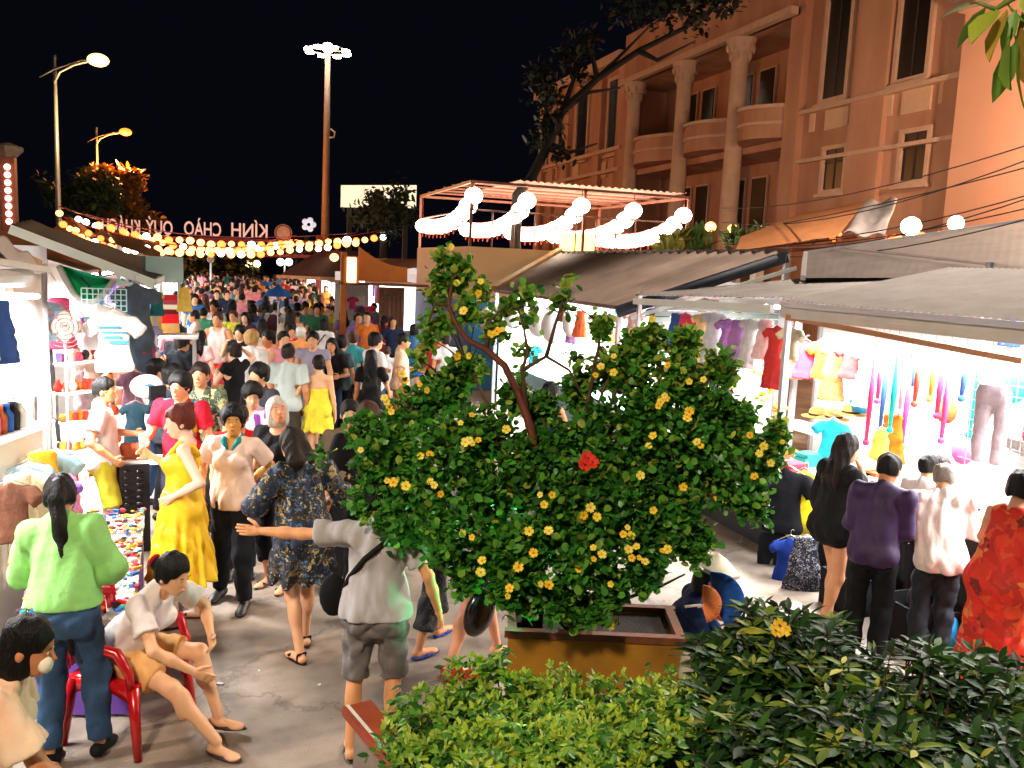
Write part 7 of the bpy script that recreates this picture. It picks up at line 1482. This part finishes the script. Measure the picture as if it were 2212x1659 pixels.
# 6 woman pale polo
o, J = P_(foot=(505, 1308), hpx=(463, 880), rel=176, label='woman in a pale pink polo with teal collar and black trousers, standing legs apart', skin='dc9c50', h=.0105, hair='puffy', head=(18, 2, 0), arms=('behind', ((.10, .02, -.40), (.6, -.6, 0), .4)), top=dict(sleeve=.7, hem=.84, sr=.02, loose=.018, neck='v'), bottom=dict(len=1.97), topm=mat('pale_pink_polo', 'f0d4c4', .6, .06, 5, .2, 60), botm=C('14161e'), shoes='shoe', feet=((-.12, .10), (.17, -.12)), wr=.006, fat=.04)
w = MB()
for s in (-1, 1): w.tube([J['T']((s * .02, .085, 1.33)), J['T']((s * .06, .055, 1.40)), J['T']((s * .065, -.02, 1.43)), J['T']((s * .03, -.065, 1.44))], [.012, .024, .022, .018], 7)
w.build('collar', C('189098'), o)
# 7-9 red polo, floral man, purple polo
o, J = P_(hpx=(392, 808), H=1.70, rel=176, label='smiling man with glasses in a red, teal and yellow polo behind the woman in yellow', sex='m', skin=SK[0], h=.012, hair='puffy', head=(-4, -4, 0), arms=('relax', 'bent'), top=dict(sleeve=.65, hem=.85, neck='v', sr=.02), bottom=dict(), topm=C('c81830'), botm=C('202030'), glass='a06040', shoes='shoe')
w = MB()
for s in (-1, 1): w.tube([J['T']((s * .09, -.01, 1.405)), J['T']((s * .17, -.01, 1.385)), J['T']((s * .205, -.01, 1.33))], [.04, .052, .055], 8)
w.build('shoulder_panel', C('1890a0'), o); w = MB(); w.tube([J['T']((-.10, .07, 1.38)), J['T']((-.14, .09, 1.28)), J['T']((-.155, .06, 1.16))], .022, 7); w.build('side_stripe', C('f0c030'), o)
P_(hpx=(434, 786), H=1.70, rel=182, label='man in a dark leaf print shirt looking at the camera behind the red polo', sex='m', skin=SK[1], h=.012, hair='short', hairc='dark', arms=('relax', 'relax'), top=dict(sleeve=.6, neck='v'), bottom=dict(), topm=F4('leaf_print', '1c2418', ['586848', 'a09868', '30402c'], 22), botm=C('303030'), shoes='shoe')
o, J = P_(foot=(545, 1180), hpx=(535, 828), rel=168, label='man in a purple and white polo with black trousers and white shoes, looking down left', sex='m', skin=SK[0], h=.0115, hair='puffy', head=(30, -16, 0), arms=(((.04, .16, -.42), (.5, -.7, 0), .7), ((.08, .05, -.48), (.4, -.8, 0), .5)), top=dict(sleeve=.7, neck='v', hem=.84, sr=.022), bottom=dict(len=1.95), topm=F4('purple_white', 'd8c8e4', ['8838a0', 'e4dcec', 'c0a8d4'], 4, .4), botm=C('121418'), shoes='shoe', shoem=C('e4e0dc'))
w = MB(); w.tube([J['T']((-.12, -.01, 1.40)), J['T']((-.19, -.01, 1.375)), J['T']((-.245, .0, 1.27))], [.045, .058, .062], 8); w.build('shoulder_panel', C('8030a0'), o)
# red vest person sliver between polo women
P_(foot=(517, 1245), H=1.52, rel=200, label='person in a bright red shirt squeezed behind the pale pink polo', skin=SK[1], h=.013, hair='short', arms=('relax', 'relax'), top=dict(sleeve=.5, loose=.03), bottom=dict(), topm=C('e01c18'), botm=C('202028'), shoes='shoe')
P_(foot=(560, 1120), H=1.66, rel=150, label='person with big black hair just behind the purple polo man', sex='m', skin=SK[0], h=.014, hair='puffy', arms=('relax', 'relax'), top=dict(sleeve=.5), bottom=dict(), topm=C('383840'), botm=C('303038'), shoes='shoe', feats=False)
# 10 white haired woman
o, J = P_(foot=(600, 1268), hpx=(612, 862), rel=165, label='white haired woman in a black scoop neck top looking up to the left', skin='e8a078', hairc='white', h=.0105, hair='bob', head=(42, 16, 6), arms=(((.09, .02, -.50), (.3, -.8, 0), .8), ((.10, .06, -.48), (.3, -.8, 0), .5)), top=dict(sleeve=.75, hem=.82, neck='scoop', sr=.022, loose=.02), bottom=dict(kind='trousers', len=1.6), topm=C('0e0e12'), botm=C('181820'), feet=((-.08, .05), (.12, -.02)), wr=.006, fat=.04)
S, e, wv, cu = J['arms'][0]; w = MB(); w.ball(wv + np.array((.0, .02, -.24)), .1, 10, 8, (.10, .07, .14)); w.tube([wv + np.array((-.02, .02, -.08)), wv + np.array((-.05, .02, -.16))], .008, 5); w.tube([wv + np.array((.02, .02, -.08)), wv + np.array((.05, .02, -.16))], .008, 5)
q = w.build('shopping_bag', C('586070'), None, 'grey cloth bag hanging from the hand of the white haired woman', 'bag'); q.location = o.location; q.rotation_euler = o.rotation_euler; q.scale = o.scale
# 11 blue floral dress
o, J = P_(foot=(652, 1412), hpx=(672, 928), rel=38, label='woman in a dark blue floral smock dress with loose dark hair and strappy sandals', skin=SK[0], hairc='dark', h=.0105, hair='long', hair_len=.18, arms=(((.03, .22, -.22), (.8, -.4, -.6), .8), ((.04, .16, -.34), (.8, -.5, -.3), .7)), head=(20, -25, 0), lean=(8, 0), top=dict(kind='dress', sleeve=1.05, len=.60, flare=(.24, .21), pleats=7, amp=.012, sr=.035, loose=.03, g=.018), topm=F4('blue_floral', '0b0e18', ['16305a', '1a2638', 'a89868', '10243c', '3c5c88', '0c1018', '6a5838'], 27, .42), names=dict(top='dress'), feet=((-.07, -.10), (.08, .14)), shoes='sandal', shoem=C('2c1810'), wr=.008, feats=False, fat=.04)
# 12 grey tee, outstretched arm
o, J = P_(foot=(805, 1632), H=1.60, rel=4, label='person in a grey tee and grey shorts seen from behind, left arm stretched out', sex='f', skin='e0a070', h=.0105, hair='short', arms=(((.56, .06, -.02), (0, -.2, -1), .05), ((.20, .03, -.46), (.4, -.6, 0), .35)), head=(-8, -5, 0), lean=(2, 0), top=dict(sleeve=.62, hem=.90, sr=.022, loose=.02, g=.015), bottom=dict(kind='shorts', len=1.05, loose=.006), topm=mat('grey_tee', 'b4b0b4', .9, .06, 8, .25, 70), botm=mat('grey_shorts', '787474', .9, .06, 8, .25, 70), feet=((-.13, 0), (.10, .03)), shoes='flop', wr=.009, feats=False, fat=.04)
w = MB(); T_ = J['T']; w.tube([T_((.10, .08, 1.42)), T_((.12, -.02, 1.435)), T_((.07, -.11, 1.36)), T_((-.06, -.132, 1.25)), T_((-.15, -.06, 1.12)), T_((-.20, .02, 1.0))], .017, 6); w.build('strap', C('141414'), o)
w = MB(); p = T_((-.25, .04, .98)); w.ball(p, .1, 12, 8, (.085, .05, .13)); q = w.build('shoulder_bag', C('0c0c10'), None, 'black shoulder bag at the left hip of the person in grey', 'bag'); q.location = o.location; q.rotation_euler = o.rotation_euler; q.scale = o.scale
# 13 man in black with glasses, behind tree
o, J = P_(foot=(785, 1335), hpx=(800, 868), rel=205, label='man in a black tee with brown hair and glasses half hidden by the tree', sex='m', skin='e8a080', hairc='brown', h=.011, hair='short', head=(-10, -18, 0), arms=('relax', ((.13, .05, -.50), (.3, -.8, 0), .5)), top=dict(sleeve=.7, sr=.025, loose=.02), bottom=dict(), topm=C('101014'), botm=C('18181c'), glass='101010', shoes='shoe', fat=.04)
S, e, wv, cu = J['arms'][1]; w = MB(); c = e + (wv - e) * .1; w.tube([c + np.array((.04 * math.cos(a), .04 * math.sin(a), 0)) for a in [2 * math.pi * k / 10 for k in range(11)]], .006, 5); w.build('bracelet', C('d87828'), o)
P_(hpx=(757, 868), H=1.62, rel=190, label='face peering out behind the brown haired man with glasses', skin=SK[3], h=.013, hair='short', arms=('relax', 'relax'), top=dict(sleeve=.5), bottom=dict(), topm=C('807060'), botm=C('303030'), shoes='shoe')
# 14 walker behind the tree
o, J = P_(foot=(1020, 1442), H=1.62, rel=-62, label='walker in black shorts behind the tree, black plastic bag by the knee', skin='e8a480', h=.012, hair='long', arms=('bent', ((.08, .12, -.50), (.3, -.8, 0), .9)), top=dict(sleeve=.5), bottom=dict(kind='shorts', len=.7, loose=.02), topm=C('e8e4e8'), botm=blk, feet=((-.08, .26), (.08, -.2)), shoes='flop', shoem=C('2c8050'), feats=False)
w = MB(); w.ball((0, 0, 0), .1, 12, 9, (.10, .07, .17)); w.tube([(0, 0, .16), (0, 0, .30)], .01, 5); q = w.build('plastic_bag', mat('black_plastic', '08080a', .18, .05, spec=.7), None, 'shiny black plastic bag hanging low beside the walker behind the tree', 'bag'); q.location = [float(x) for x in at(1036, 1322, d=5.55)]; q.rotation_euler = (0, R_(18), 0)
o, J = P_(foot=(930, 1395), H=1.6, rel=-40, label='walker in dark patterned trousers with blue flip flops seen under the tree', skin=SK[1], h=.013, hair='bun', arms=('relax', 'relax'), top=dict(sleeve=.6), bottom=dict(len=1.7, loose=.03), topm=C('e0d8d8'), botm=F4('dark_print', '101014', ['28282c', '141418', '484850'], 30, .5), feet=((-.08, .2), (.1, -.2)), shoes='flop', shoem=C('2848a0'), feats=False)
# 15 seated fan holder
cx, cy_ = ground(1420, 1470); g5 = at(1436, 1330, d=5.55); st = empty('plastic_stool', (g5[0], g5[1], 0), 0, 'low blue plastic stool under the person in navy with the fan', 'stool'); w = MB(); w.lathe([(.0, .30), (.15, .30), (.16, .28)], 12); w.build('seat', C('2060a0'), st)
for k in range(4): w = MB(); w.tube([(.11 * math.cos(k * 1.57 + .8), .11 * math.sin(k * 1.57 + .8), .29), (.16 * math.cos(k * 1.57 + .8), .16 * math.sin(k * 1.57 + .8), 0)], .018, 6); w.build('leg', C('2060a0'), st)
o, J = person((g5[0], g5[1]), 'person in navy sitting low behind the ochre planter, wearing a conical hat and holding fans', H=1.58, face=-100 + CF, skin='e88850', h=.012, hair='bob', seated=True, pelvis=(0, 0, .36), ankles=((-.14, .34, .085), (.1, .40, .085)), lean=(28, 0), head=(0, 15, 0), arms=(((.0, .42, -.22), (.7, -.2, -.5), .8), ((.0, .40, -.30), (.7, -.2, -.5), .8)), top=dict(sleeve=.7, loose=.02), bottom=dict(kind='shorts', len=.9, loose=.03), topm=C('102850'), botm=C('101c3c'), shoes='flop')
w = MB(); p = J['head']((0, 0, .10)); Rh = J['Rh']; w.lathe([(.002, .09), (.08, .055), (.15, .005), (.18, -.015), (.14, .0), (.002, .075)], 24); v = np.array(w.v) @ Rh.T + p; w.v = [tuple(q) for q in v]; q = w.build('conical_hat', mat('palm_leaf', 'e8d8b8', .7, .12, 20), None, 'pale conical hat on the person sitting low behind the planter', 'hat'); q.location = o.location; q.rotation_euler = o.rotation_euler; q.scale = o.scale
def fan(u, v, d, r, c, label, rot):
    w = MB(); n = 16
    def f(a, b): an = R_(rot - 80 + 160 * a); rr = r * (.12 + .88 * b); return (rr * math.cos(an), .004 * math.sin(a * 60), rr * math.sin(an))
    w.grid(f, 24, 3, True, (0, .006, 0)); o = w.build('hand_fan', C(c), None, label, 'fan'); o.location = [float(x) for x in at(u, v, d=d)]; o.rotation_euler = (0, 0, R_(-20)); w = MB(); w.tube([(0, -.01, 0), (-.1 * math.cos(R_(rot)), -.01, -.1 * math.sin(R_(rot)))], .008, 6); w.build('handle', C('f0e8e0'), o)
fan(1540, 1300, 5.2, .19, '2058b0', 'large blue hand fan held out to the right of the planter', 20); fan(1515, 1305, 5.1, .12, 'f09058', 'orange hand fan in front of the blue one', 10)
# 16-20 shoppers on the right
o, J = P_(foot=(1782, 1358), hpx=(1808, 940), rel=-72, label='woman with long brown hair in a black jacket and bare legs, hand at her mouth', skin='dca078', hairc='dark', h=.0105, hair='long', hair_len=.46, arms=('relax', ((-.10, .17, .02), (.4, .2, -1), .9)), head=(-6, -10, 0), top=dict(sleeve=1.5, hem=.74, sr=.028, loose=.03, g=.016), bottom=None, topm=C('16181a'), names=dict(top='jacket'), feet=((-.07, .10), (.07, -.08)), shoes='shoe', shoem=C('140e0c'), wr=.008)
P_(foot=(1862, 1428), hpx=(1918, 984), rel=-28, label='man in a dark purple shirt and black trousers with his back to the camera', sex='m', skin=SK[2], h=.011, hair='short', head=(-20, -8, 0), lean=(7, 3), arms=(((.0, .22, -.32), (.12, -1, -.3), .6), ((-.02, .24, -.30), (.12, -1, -.3), .6)), top=dict(sleeve=1.1, hem=.82, sr=.014, loose=.012, g=.011), bottom=dict(len=1.97, loose=.02), topm=mat('purple_shirt', '34184c', .65, .12, 5, .2, 60), botm=C('0c0e12'), shoes='shoe', feats=False, wr=.005, fat=.04)
P_(foot=(2003, 1425), hpx=(2022, 1008), rel=-12, label='man in a loose white shirt and dark jeans with cropped grey hair, seen from behind', sex='m', skin=SK[0], hairc='grey', h=.011, hair='short', head=(-20, -15, 0), lean=(12, 0), arms=(((.0, .28, -.26), (.2, -1, -.3), .6), ((.0, .26, -.28), (.2, -1, -.3), .6)), top=dict(sleeve=1.0, hem=.80, sr=.026, loose=.028, g=.015), bottom=dict(len=1.97, loose=.015), topm=mat('white_shirt', 'eae4e2', .8, .04, 5, .25, 60), botm=mat('denim_black', '141c28', .85, .2, 10), shoes='shoe', feats=False, wr=.009)
P_(foot=(1968, 1330), hpx=(1962, 986), rel=-60, label='black haired man with glasses between the purple and white shirts', sex='m', skin=SK[0], h=.012, hair='short', arms=('bent', 'bent'), top=dict(sleeve=.6), bottom=dict(), topm=C('e4dce0'), botm=C('303038'), shoes='shoe', glass='101010')
o, J = P_(foot=(2000, 1300), hpx=(1996, 990), rel=178, label='woman in a striped pink top facing the camera from behind the two men', skin=SK[5], hairc='dark', h=.012, hair='bun', arms=('bent', 'face'), head=(5, -5, 0), top=dict(sleeve=.5), bottom=dict(), topm=stripes('pink_stripe', 'f0a0b0', 'f0e0e0', 2, 12), botm=C('505060'), shoes='shoe')
P_(foot=(2128, 1520), hpx=(2168, 1024), rel=-66, label='woman in a long red patterned sundress with short black hair at the right edge', skin='e0a888', h=.0105, hair='puffy', head=(-8, -10, 0), lean=(8, 0), arms=(((.0, .30, -.26), (.6, -.4, -.5), .5), ((.04, .28, -.26), (.8, -.5, -.4), .5)), top=dict(kind='dress', sleeve=0, tank=True, neck='scoop', len=.14, flare=(.24, .22), pleats=6, amp=.014, loose=.035, g=.02), topm=F4('red_print', 'dc2c18', ['e8401c', 'c82418', '7c2018', 'e05020', 'e88040', 'c82418', 'd03018', 'b02818'], 13, .35), names=dict(top='dress'), shoes='flop', wr=.004, fat=.04)
# 21 woman browsing behind the tree
P_(hpx=(1188, 828), H=1.58, rel=-30, label='woman with black hair in a navy halter top seen through a gap in the tree', skin='d8986c', h=.012, hair='lowbun', arms=('bent', 'bent'), top=dict(kind='tank', sleeve=0, neck='scoop'), bottom=dict(kind='shorts', len=.6), topm=C('182850'), botm=C('3070a0'), feats=False)
# 22 couple walking away and others in the middle
P_(foot=(620, 1022), hpx=(628, 746), rel=-2, label='man in a pale grey tee walking away beside the yellow sundress', sex='m', skin=SK[2], hairc='dark', h=.013, hair='short', arms=('down', ((.08, .04, -.50), (.3, -.8, 0), .5)), top=dict(sleeve=.65, hem=.84, loose=.02, sr=.024), bottom=dict(kind='shorts', len=1.0), topm=mat('grey_teal_tee', 'c0ccc8', .85, .06, 5, .2, 60), botm=C('585048'), shoes='shoe', feats=False, feet=((-.08, .1), (.08, -.1)), wr=.007, fat=.04)
P_(foot=(686, 1022), hpx=(690, 770), rel=6, label='woman in a yellow strappy sundress walking away, dark hair in a low bun', skin='e8b488', hairc='dark', h=.013, hair='lowbun', head=(35, 0, 0), arms=(((.10, .02, -.42), (.5, -.8, 0), .5), 'down'), top=dict(kind='dress', sleeve=0, bare=1.22, len=.62, flare=(.21, .18), pleats=7), topm=C('f0e040'), names=dict(top='dress'), feats=False)
MID = [ # u, v(head top), H, rel, sex, hair, haircol, top colour, bottom, label
 (677, 718, 1.72, 178, 'm', 'short', 'black', '9c98b0', 'j', 'man in a lavender grey tee facing the camera beside the sundress couple'),
 (717, 732, 1.60, 180, 'f', 'long', 'black', '18161a', 'j', 'girl with long dark hair and a black top facing the camera'),
 (738, 728, 1.62, -25, 'f', 'puffy', 'black', '486068', 'k', 'short haired person in a slate tee with jeans, hand at the waist'),
 (810, 722, 1.72, -50, 'm', 'puffy', 'black', 'f0ecec', 'j', 'man with tousled black hair in a white tee by the plank door'),
 (802, 758, 1.56, 5, 'f', 'longer', 'black', '08080a', 'k', 'woman with very long straight black hair, seen from behind'),
 (836, 750, 1.30, 0, 'f', 'short', 'brown', 'e8e0e0', 'j', 'small child with a round brown head beside the long black hair'),
 (868, 722, 1.70, -85, 'm', 'short', 'black', 'e8c8a8', 'o', 'man in profile with orange lit face in a beige tee near the blue wall'),
 (544, 716, 1.70, -20, 'm', 'puffy', 'blond', 'f4f2f0', 'l', 'fair haired person in a white tee with lilac shorts, seen from behind'),
 (581, 718, 1.66, 150, 'm', 'puffy', 'black', 'f0b0a0', 'o', 'young man in a salmon tee with an orange scarf'),
 (520, 706, 1.62, 165, 'm', 'puffy', 'black', '141416', 'k', 'young man in a black tee facing the camera in the thick of the crowd'),
 (471, 676, 1.78, 175, 'm', 'short', 'brown', 'f4d8d0', 'R', 'tall man in a pale tank top and red shorts facing the camera'),
 (432, 716, 1.58, -15, 'f', 'long', 'black', 'f0b8b8', 'j', 'woman in a pink top with long black hair seen from behind'),
 (393, 725, 1.64, -25, 'm', 'puffy', 'dark', '101820', 'k', 'man in a black shirt bending over a stall, dark brown hair'),
 (384, 705, 1.66, -10, 'f', 'puffy', 'black', '202028', 'k', 'person with a mop of black hair just behind the bending man in black'),
 (596, 655, 1.72, 0, 'm', 'short', 'dark', 'f0eeee', 'j', 'man in a white tee carrying a maroon backpack'),
 (632, 672, 1.66, -10, 'm', 'short', 'black', 'e88820', 'o', 'man in an orange tee with a sling strap across the back'),
 (650, 710, 1.55, 10, 'f', 'short', 'white', 'f0a060', 'o', 'child in a white cap and orange top in front of the backpack man'),
 (677, 662, 1.62, 150, 'f', 'long', 'auburn', 'c03830', 'j', 'woman with auburn hair in a red patterned top'),
 (700, 690, 1.62, -20, 'f', 'bob', 'black', 'f4f4f4', 'k', 'woman in a white top with a thin bag strap, dark bob'),
 (660, 652, 1.70, 165, 'm', 'short', 'black', 'e8d0b8', 'o', 'man in a cream shirt under the stall lights on the right row'),
 (694, 656, 1.66, 170, 'm', 'short', 'black', 'f0e0d0', 'l', 'man in an ivory shirt at the edge of the right row'),
 (722, 662, 1.62, 90, 'f', 'short', 'black', 'e8e040', 'b', 'person in a yellow top by the orange post'),
 (463, 652, 1.74, 170, 'm', 'puffy', 'black', 'e8eeec', 'j', 'man in a mint white shirt looking down behind the tank top man'),
 (530, 676, 1.64, 178, 'f', 'long', 'black', '502830', 'k', 'dark haired woman in maroon under the crowd lights'),
 (505, 672, 1.64, 170, 'm', 'short', 'brown', 'd8e048', 'j', 'man in a lime tee just right of the tank top'),
 (566, 690, 1.60, -10, 'f', 'long', 'black', 'e0d8c8', 'o', 'woman in a cream floral dress with black hair, back turned'),
 (383, 640, 1.64, 175, 'f', 'short', 'auburn', 'a890c8', 'l', 'person in a lilac top beside the stack of red cloths'),
 (404, 636, 1.72, -30, 'm', 'short', 'blond', 'b8e0d8', 'j', 'person in a mint green shirt near the stack of red cloths'),
 (421, 672, 1.66, 110, 'm', 'short', 'dark', 'e8d0c0', 'k', 'man in profile with a cream shirt among the left shoppers'),
 (507, 745, 1.60, 60, 'f', 'bun', 'dark', '0c0c10', 'k', 'woman in a black ruffled dress raising her arm to her head'),
 (337, 780, 1.60, -60, 'm', 'puffy', 'black', 'f0f0f4', 'j', 'person in a white shirt holding a blue printed bag at the left rack'),
 (371, 792, 1.62, -20, 'm', 'puffy', 'black', '30343c', 'k', 'black haired head between the white shirt and the red polo'),
 (345, 700, 1.60, -60, 'f', 'bob', 'dark', 'b0a0c8', 'l', 'woman in mauve browsing under the denim dress'),
 (325, 745, 1.58, -80, 'f', 'bun', 'dark', 'e8b0a0', 'o', 'woman in salmon browsing at the left garment racks'),
 (640, 640, 1.66, -5, 'm', 'short', 'black', '3078a0', 'j', 'man in a teal blue shirt under the blue umbrella'),
 (575, 640, 1.66, 3, 'f', 'long', 'black', '504848', 'k', 'woman in grey brown with long hair ahead of the backpack man'),
]
BC = dict(j='2c4468', k='14141a', o='c07040', l='8080b0', R='e04038', b='3058a0')
for i, (u, v, H, rel, sx, hr, hc, tc, bc_, lb) in enumerate(MID):
    hl = .3; 
    if hr == 'longer': hr, hl = 'long', .75
    arms = [('relax', 'bent'), ('bent', 'relax'), ('relax', 'relax'), ('front', 'relax'), ('down', 'phone')][i % 5]
    if 'raising' in lb: arms = ('hold', ((.05, .08, .22), (.8, .2, 0), .8))
    tp = dict(sleeve=.6, loose=.016, sr=.02)
    if 'tank' in lb and 'tall' in lb: tp = dict(kind='tank', sleeve=0, neck='scoop', loose=.015)
    if 'dress' in lb: tp = dict(kind='dress', sleeve=.3, len=.6, flare=(.2, .18))
    kind = 'shorts' if bc_ in 'oRl' else 'trousers'; big = v > 700
    o, J = person(by_head(u, v, H), lb, H=H, face=rel + CF, sex=sx, skin=SK[i % 6], hairc=hc, h=.016 if big else .019, hair=hr, hair_len=hl, arms=arms, top=tp, bottom=None if tp.get('kind') == 'dress' else dict(kind=kind, len=.95 if kind == 'shorts' else 1.93), topm=(F4('red_tee_print', 'b83028', ['d86040', '802018', '381010'], 20) if 'red patterned' in lb else C(tc)), botm=C(BC[bc_]), shoes='shoe', feats=abs(rel) > 120, hands=big, feet=((-.08, .12 * (-1) ** i), (.08, -.12 * (-1) ** i)), seed=i)
    if 'backpack' in lb and 'maroon' in lb:
        w = MB(); w.ball((0, -.19, 1.2), .15, 12, 9, (.15, .10, .23)); bp = w.build('backpack', C('583038'), None, 'maroon backpack on the man in white in mid crowd', 'backpack'); bp.location = o.location; bp.rotation_euler = o.rotation_euler; bp.scale = o.scale
        for s in (-1, 1): w = MB(); w.tube([(s * .1, -.12, 1.38), (s * .11, 0, 1.43), (s * .12, .11, 1.3), (s * .12, .08, 1.1)], .018, 6); w.build('strap', C('281418'), bp)
    if 'sling' in lb or 'thin bag strap' in lb:
        w = MB(); w.tube([(.12, .06, 1.40), (.08, -.10, 1.36), (-.04, -.125, 1.2), (-.15, -.08, 1.05)], .011, 5); w.build('strap', C('301810'), o)
    if 'white cap' in lb:
        w = MB(); p = J['head']((0, -.01, .06)); w.lathe([(.1, -.01), (.098, .03), (.07, .075), (.002, .09)], 14, tuple(p)); w.box((p[0], p[1] + .12, p[2] + .0), (.14, .09, .012)); w.build('cap', C('f4f0ec'), o)
# blue parasol over the crowd
um = empty('umbrella', (0, 0, 0), 0, 'folded blue umbrella standing above the crowd by the right row', 'umbrella'); p = at(601, 640, d=19); w = MB(); t = at(601, 613, d=19)
w.lathe([(.31, p[2] - t[2]), (.22, (p[2] - t[2]) * .5), (.1, -.1), (.01, 0)], 10, tuple(t)); w.build('canopy', C('2060b0'), um); w = MB(); w.tube([(t[0], t[1], 0), (t[0], t[1], t[2] + .1)], .02, 6); w.build('pole', alu, um)
# white printed bag held by the person left
w = MB(); w.ball((0, 0, 0), .15, 12, 8, (.17, .06, .13)); o = w.build('printed_bag', C('f0f0f4'), None, 'white plastic bag with a blue print held at the left rack', 'bag'); o.location = [float(x) for x in at(318, 835, d=8.9)]; w = MB(); w.ball((.02, -.045, .02), .05, 10, 6, (.055, .02, .02)); w.build('print', C('3868b0'), o)
w = MB(); w.box((0, 0, 0), (.16, .05, .14), rz=.5); o = w.build('black_purse', C('101014'), None, 'black purse held up beside the red polo man', 'bag'); o.location = [float(x) for x in at(340, 848, d=8.6)]
# ---- far crowd, instanced from templates ----
TPL = []
specs = [('f', 'long', 'tee', 'shorts'), ('m', 'short', 'tee', 'trousers'), ('m', 'puffy', 'tee', 'shorts'), ('f', 'bun', 'tee', 'trousers'), ('f', 'bob', 'dress', None), ('m', 'short', 'tank', 'shorts'), ('f', 'pony', 'tee', 'shorts'), ('m', 'puffy', 'tee', 'trousers')]
for i, (sx, hr, tk, bk) in enumerate(specs):
    D = build_figure(h=.028, sex=sx, hair=hr, hands=False, face=False, shoes='shoe', arms=[('relax', 'bent'), ('bent', 'relax'), ('relax', 'phone'), ('down', 'down')][i % 4], top=dict(kind=tk, sleeve=.6 if tk == 'tee' else 0, len=.6, flare=(.2, .18)), bottom=dict(kind=bk, len=.95 if bk == 'shorts' else 1.93) if bk else None, feet=((-.08, .13), (.08, -.13)), seed=i)
    D.pop('_j'); T = {k: fig_mesh({'body': 'person'}.get(k, PARTN.get(k, k)), VF) for k, VF in D.items() if len(VF[0])}
    for k, me in T.items(): me.materials.append(skinmat(SK[0]))
    TPL.append((T, sx, hr, tk, bk))
COLN = [('e8e4e4', 'white'), ('141418', 'black'), ('c03030', 'red'), ('3868a8', 'blue'), ('e0b840', 'yellow'), ('e898a8', 'pink'), ('808890', 'grey'), ('3c8060', 'green'), ('e07830', 'orange'), ('9078b8', 'lilac'), ('203050', 'navy'), ('d8c8b0', 'beige'), ('40a0a8', 'teal'), ('602838', 'maroon')]
fr = random.Random(42); placed = []
taken = [tuple(o.location[:2]) for o in bpy.data.objects if o.name.startswith('person') and o.parent is None]
HN = dict(long='long loose hair', short='short hair', puffy='tousled hair', bun='hair in a bun', bob='bobbed hair', pony='a ponytail')
used = set(); nfar = 0; tries = 0
while nfar < 190 and tries < 6000:
    tries += 1; y = 9.8 + 46 * fr.random() ** .8; x0 = -1.2 - .01 * y; x1 = 3.6 + .012 * y
    if y < 13: x0 = .6
    x = fr.uniform(x0, x1)
    if any((x - a) ** 2 + (y - b) ** 2 < (.42 if y < 20 else .36) ** 2 for a, b in taken): continue
    if 10 < y < 16 and x > 2.9 and fr.random() < .6: continue
    H = fr.uniform(1.52, 1.76); hu, hv = proj((x, y, H)); 
    if y < 17 and min([abs(hu - m[0]) + abs(hv - m[1]) for m in MID]) < 26: continue
    T, sx, hr, tk, bk = fr.choice(TPL); c1, n1 = fr.choice(COLN); c2, n2 = fr.choice([('202838', 'dark'), ('2c4468', 'denim'), ('b8a888', 'khaki'), ('e0e0e0', 'white'), ('14141a', 'black')]); away = fr.random() < .5
    rel = fr.gauss(0 if away else 180, 28); side = 'left row' if x < .4 else ('right row' if x > 2.4 else 'street centre')
    gar = {'tee': 'tee', 'dress': 'dress', 'tank': 'tank top'}[tk]
    lb = '%s in %s %s, %s, %s bottoms, walking %s, %s' % ('woman' if sx == 'f' else 'man', n1, gar, HN[hr], n2, 'away' if away else 'nearer', side)
    if y > 30: lb = 'tiny %s, %s %s, %s bottoms, %s, far %s, %s' % ('woman' if sx == 'f' else 'man', n1, gar, n2, HN[hr], side, 'back turned' if away else 'facing us')
    if lb in used: continue
    used.add(lb); s = H / 1.665
    o = bpy.data.objects.new('person', T['body']); COL.objects.link(o); tag(o, lb, 'person', 'people crowding the far street' if y > 30 else 'people in the market crowd'); o.location = (x, y, 0); o.rotation_euler = (0, 0, R_(rel)); o.scale = (s, s, s)
    o.material_slots[0].link = 'OBJECT'; o.material_slots[0].material = skinmat(fr.choice(SK))
    for k, me in T.items():
        if k == 'body': continue
        q = bpy.data.objects.new(PARTN[k] if not (k == 'top' and tk == 'dress') else 'dress', me); COL.objects.link(q); q.parent = o; q.material_slots[0].link = 'OBJECT'
        q.material_slots[0].material = {'hair': hairmat(fr.choice(['black', 'black', 'black', 'dark', 'brown'])), 'top': C(c1), 'bottom': C(c2), 'shoes': C('181818'), 'shoes2': C('181818')}[k]
    taken.append((x, y)); nfar += 1
print('far crowd', nfar)
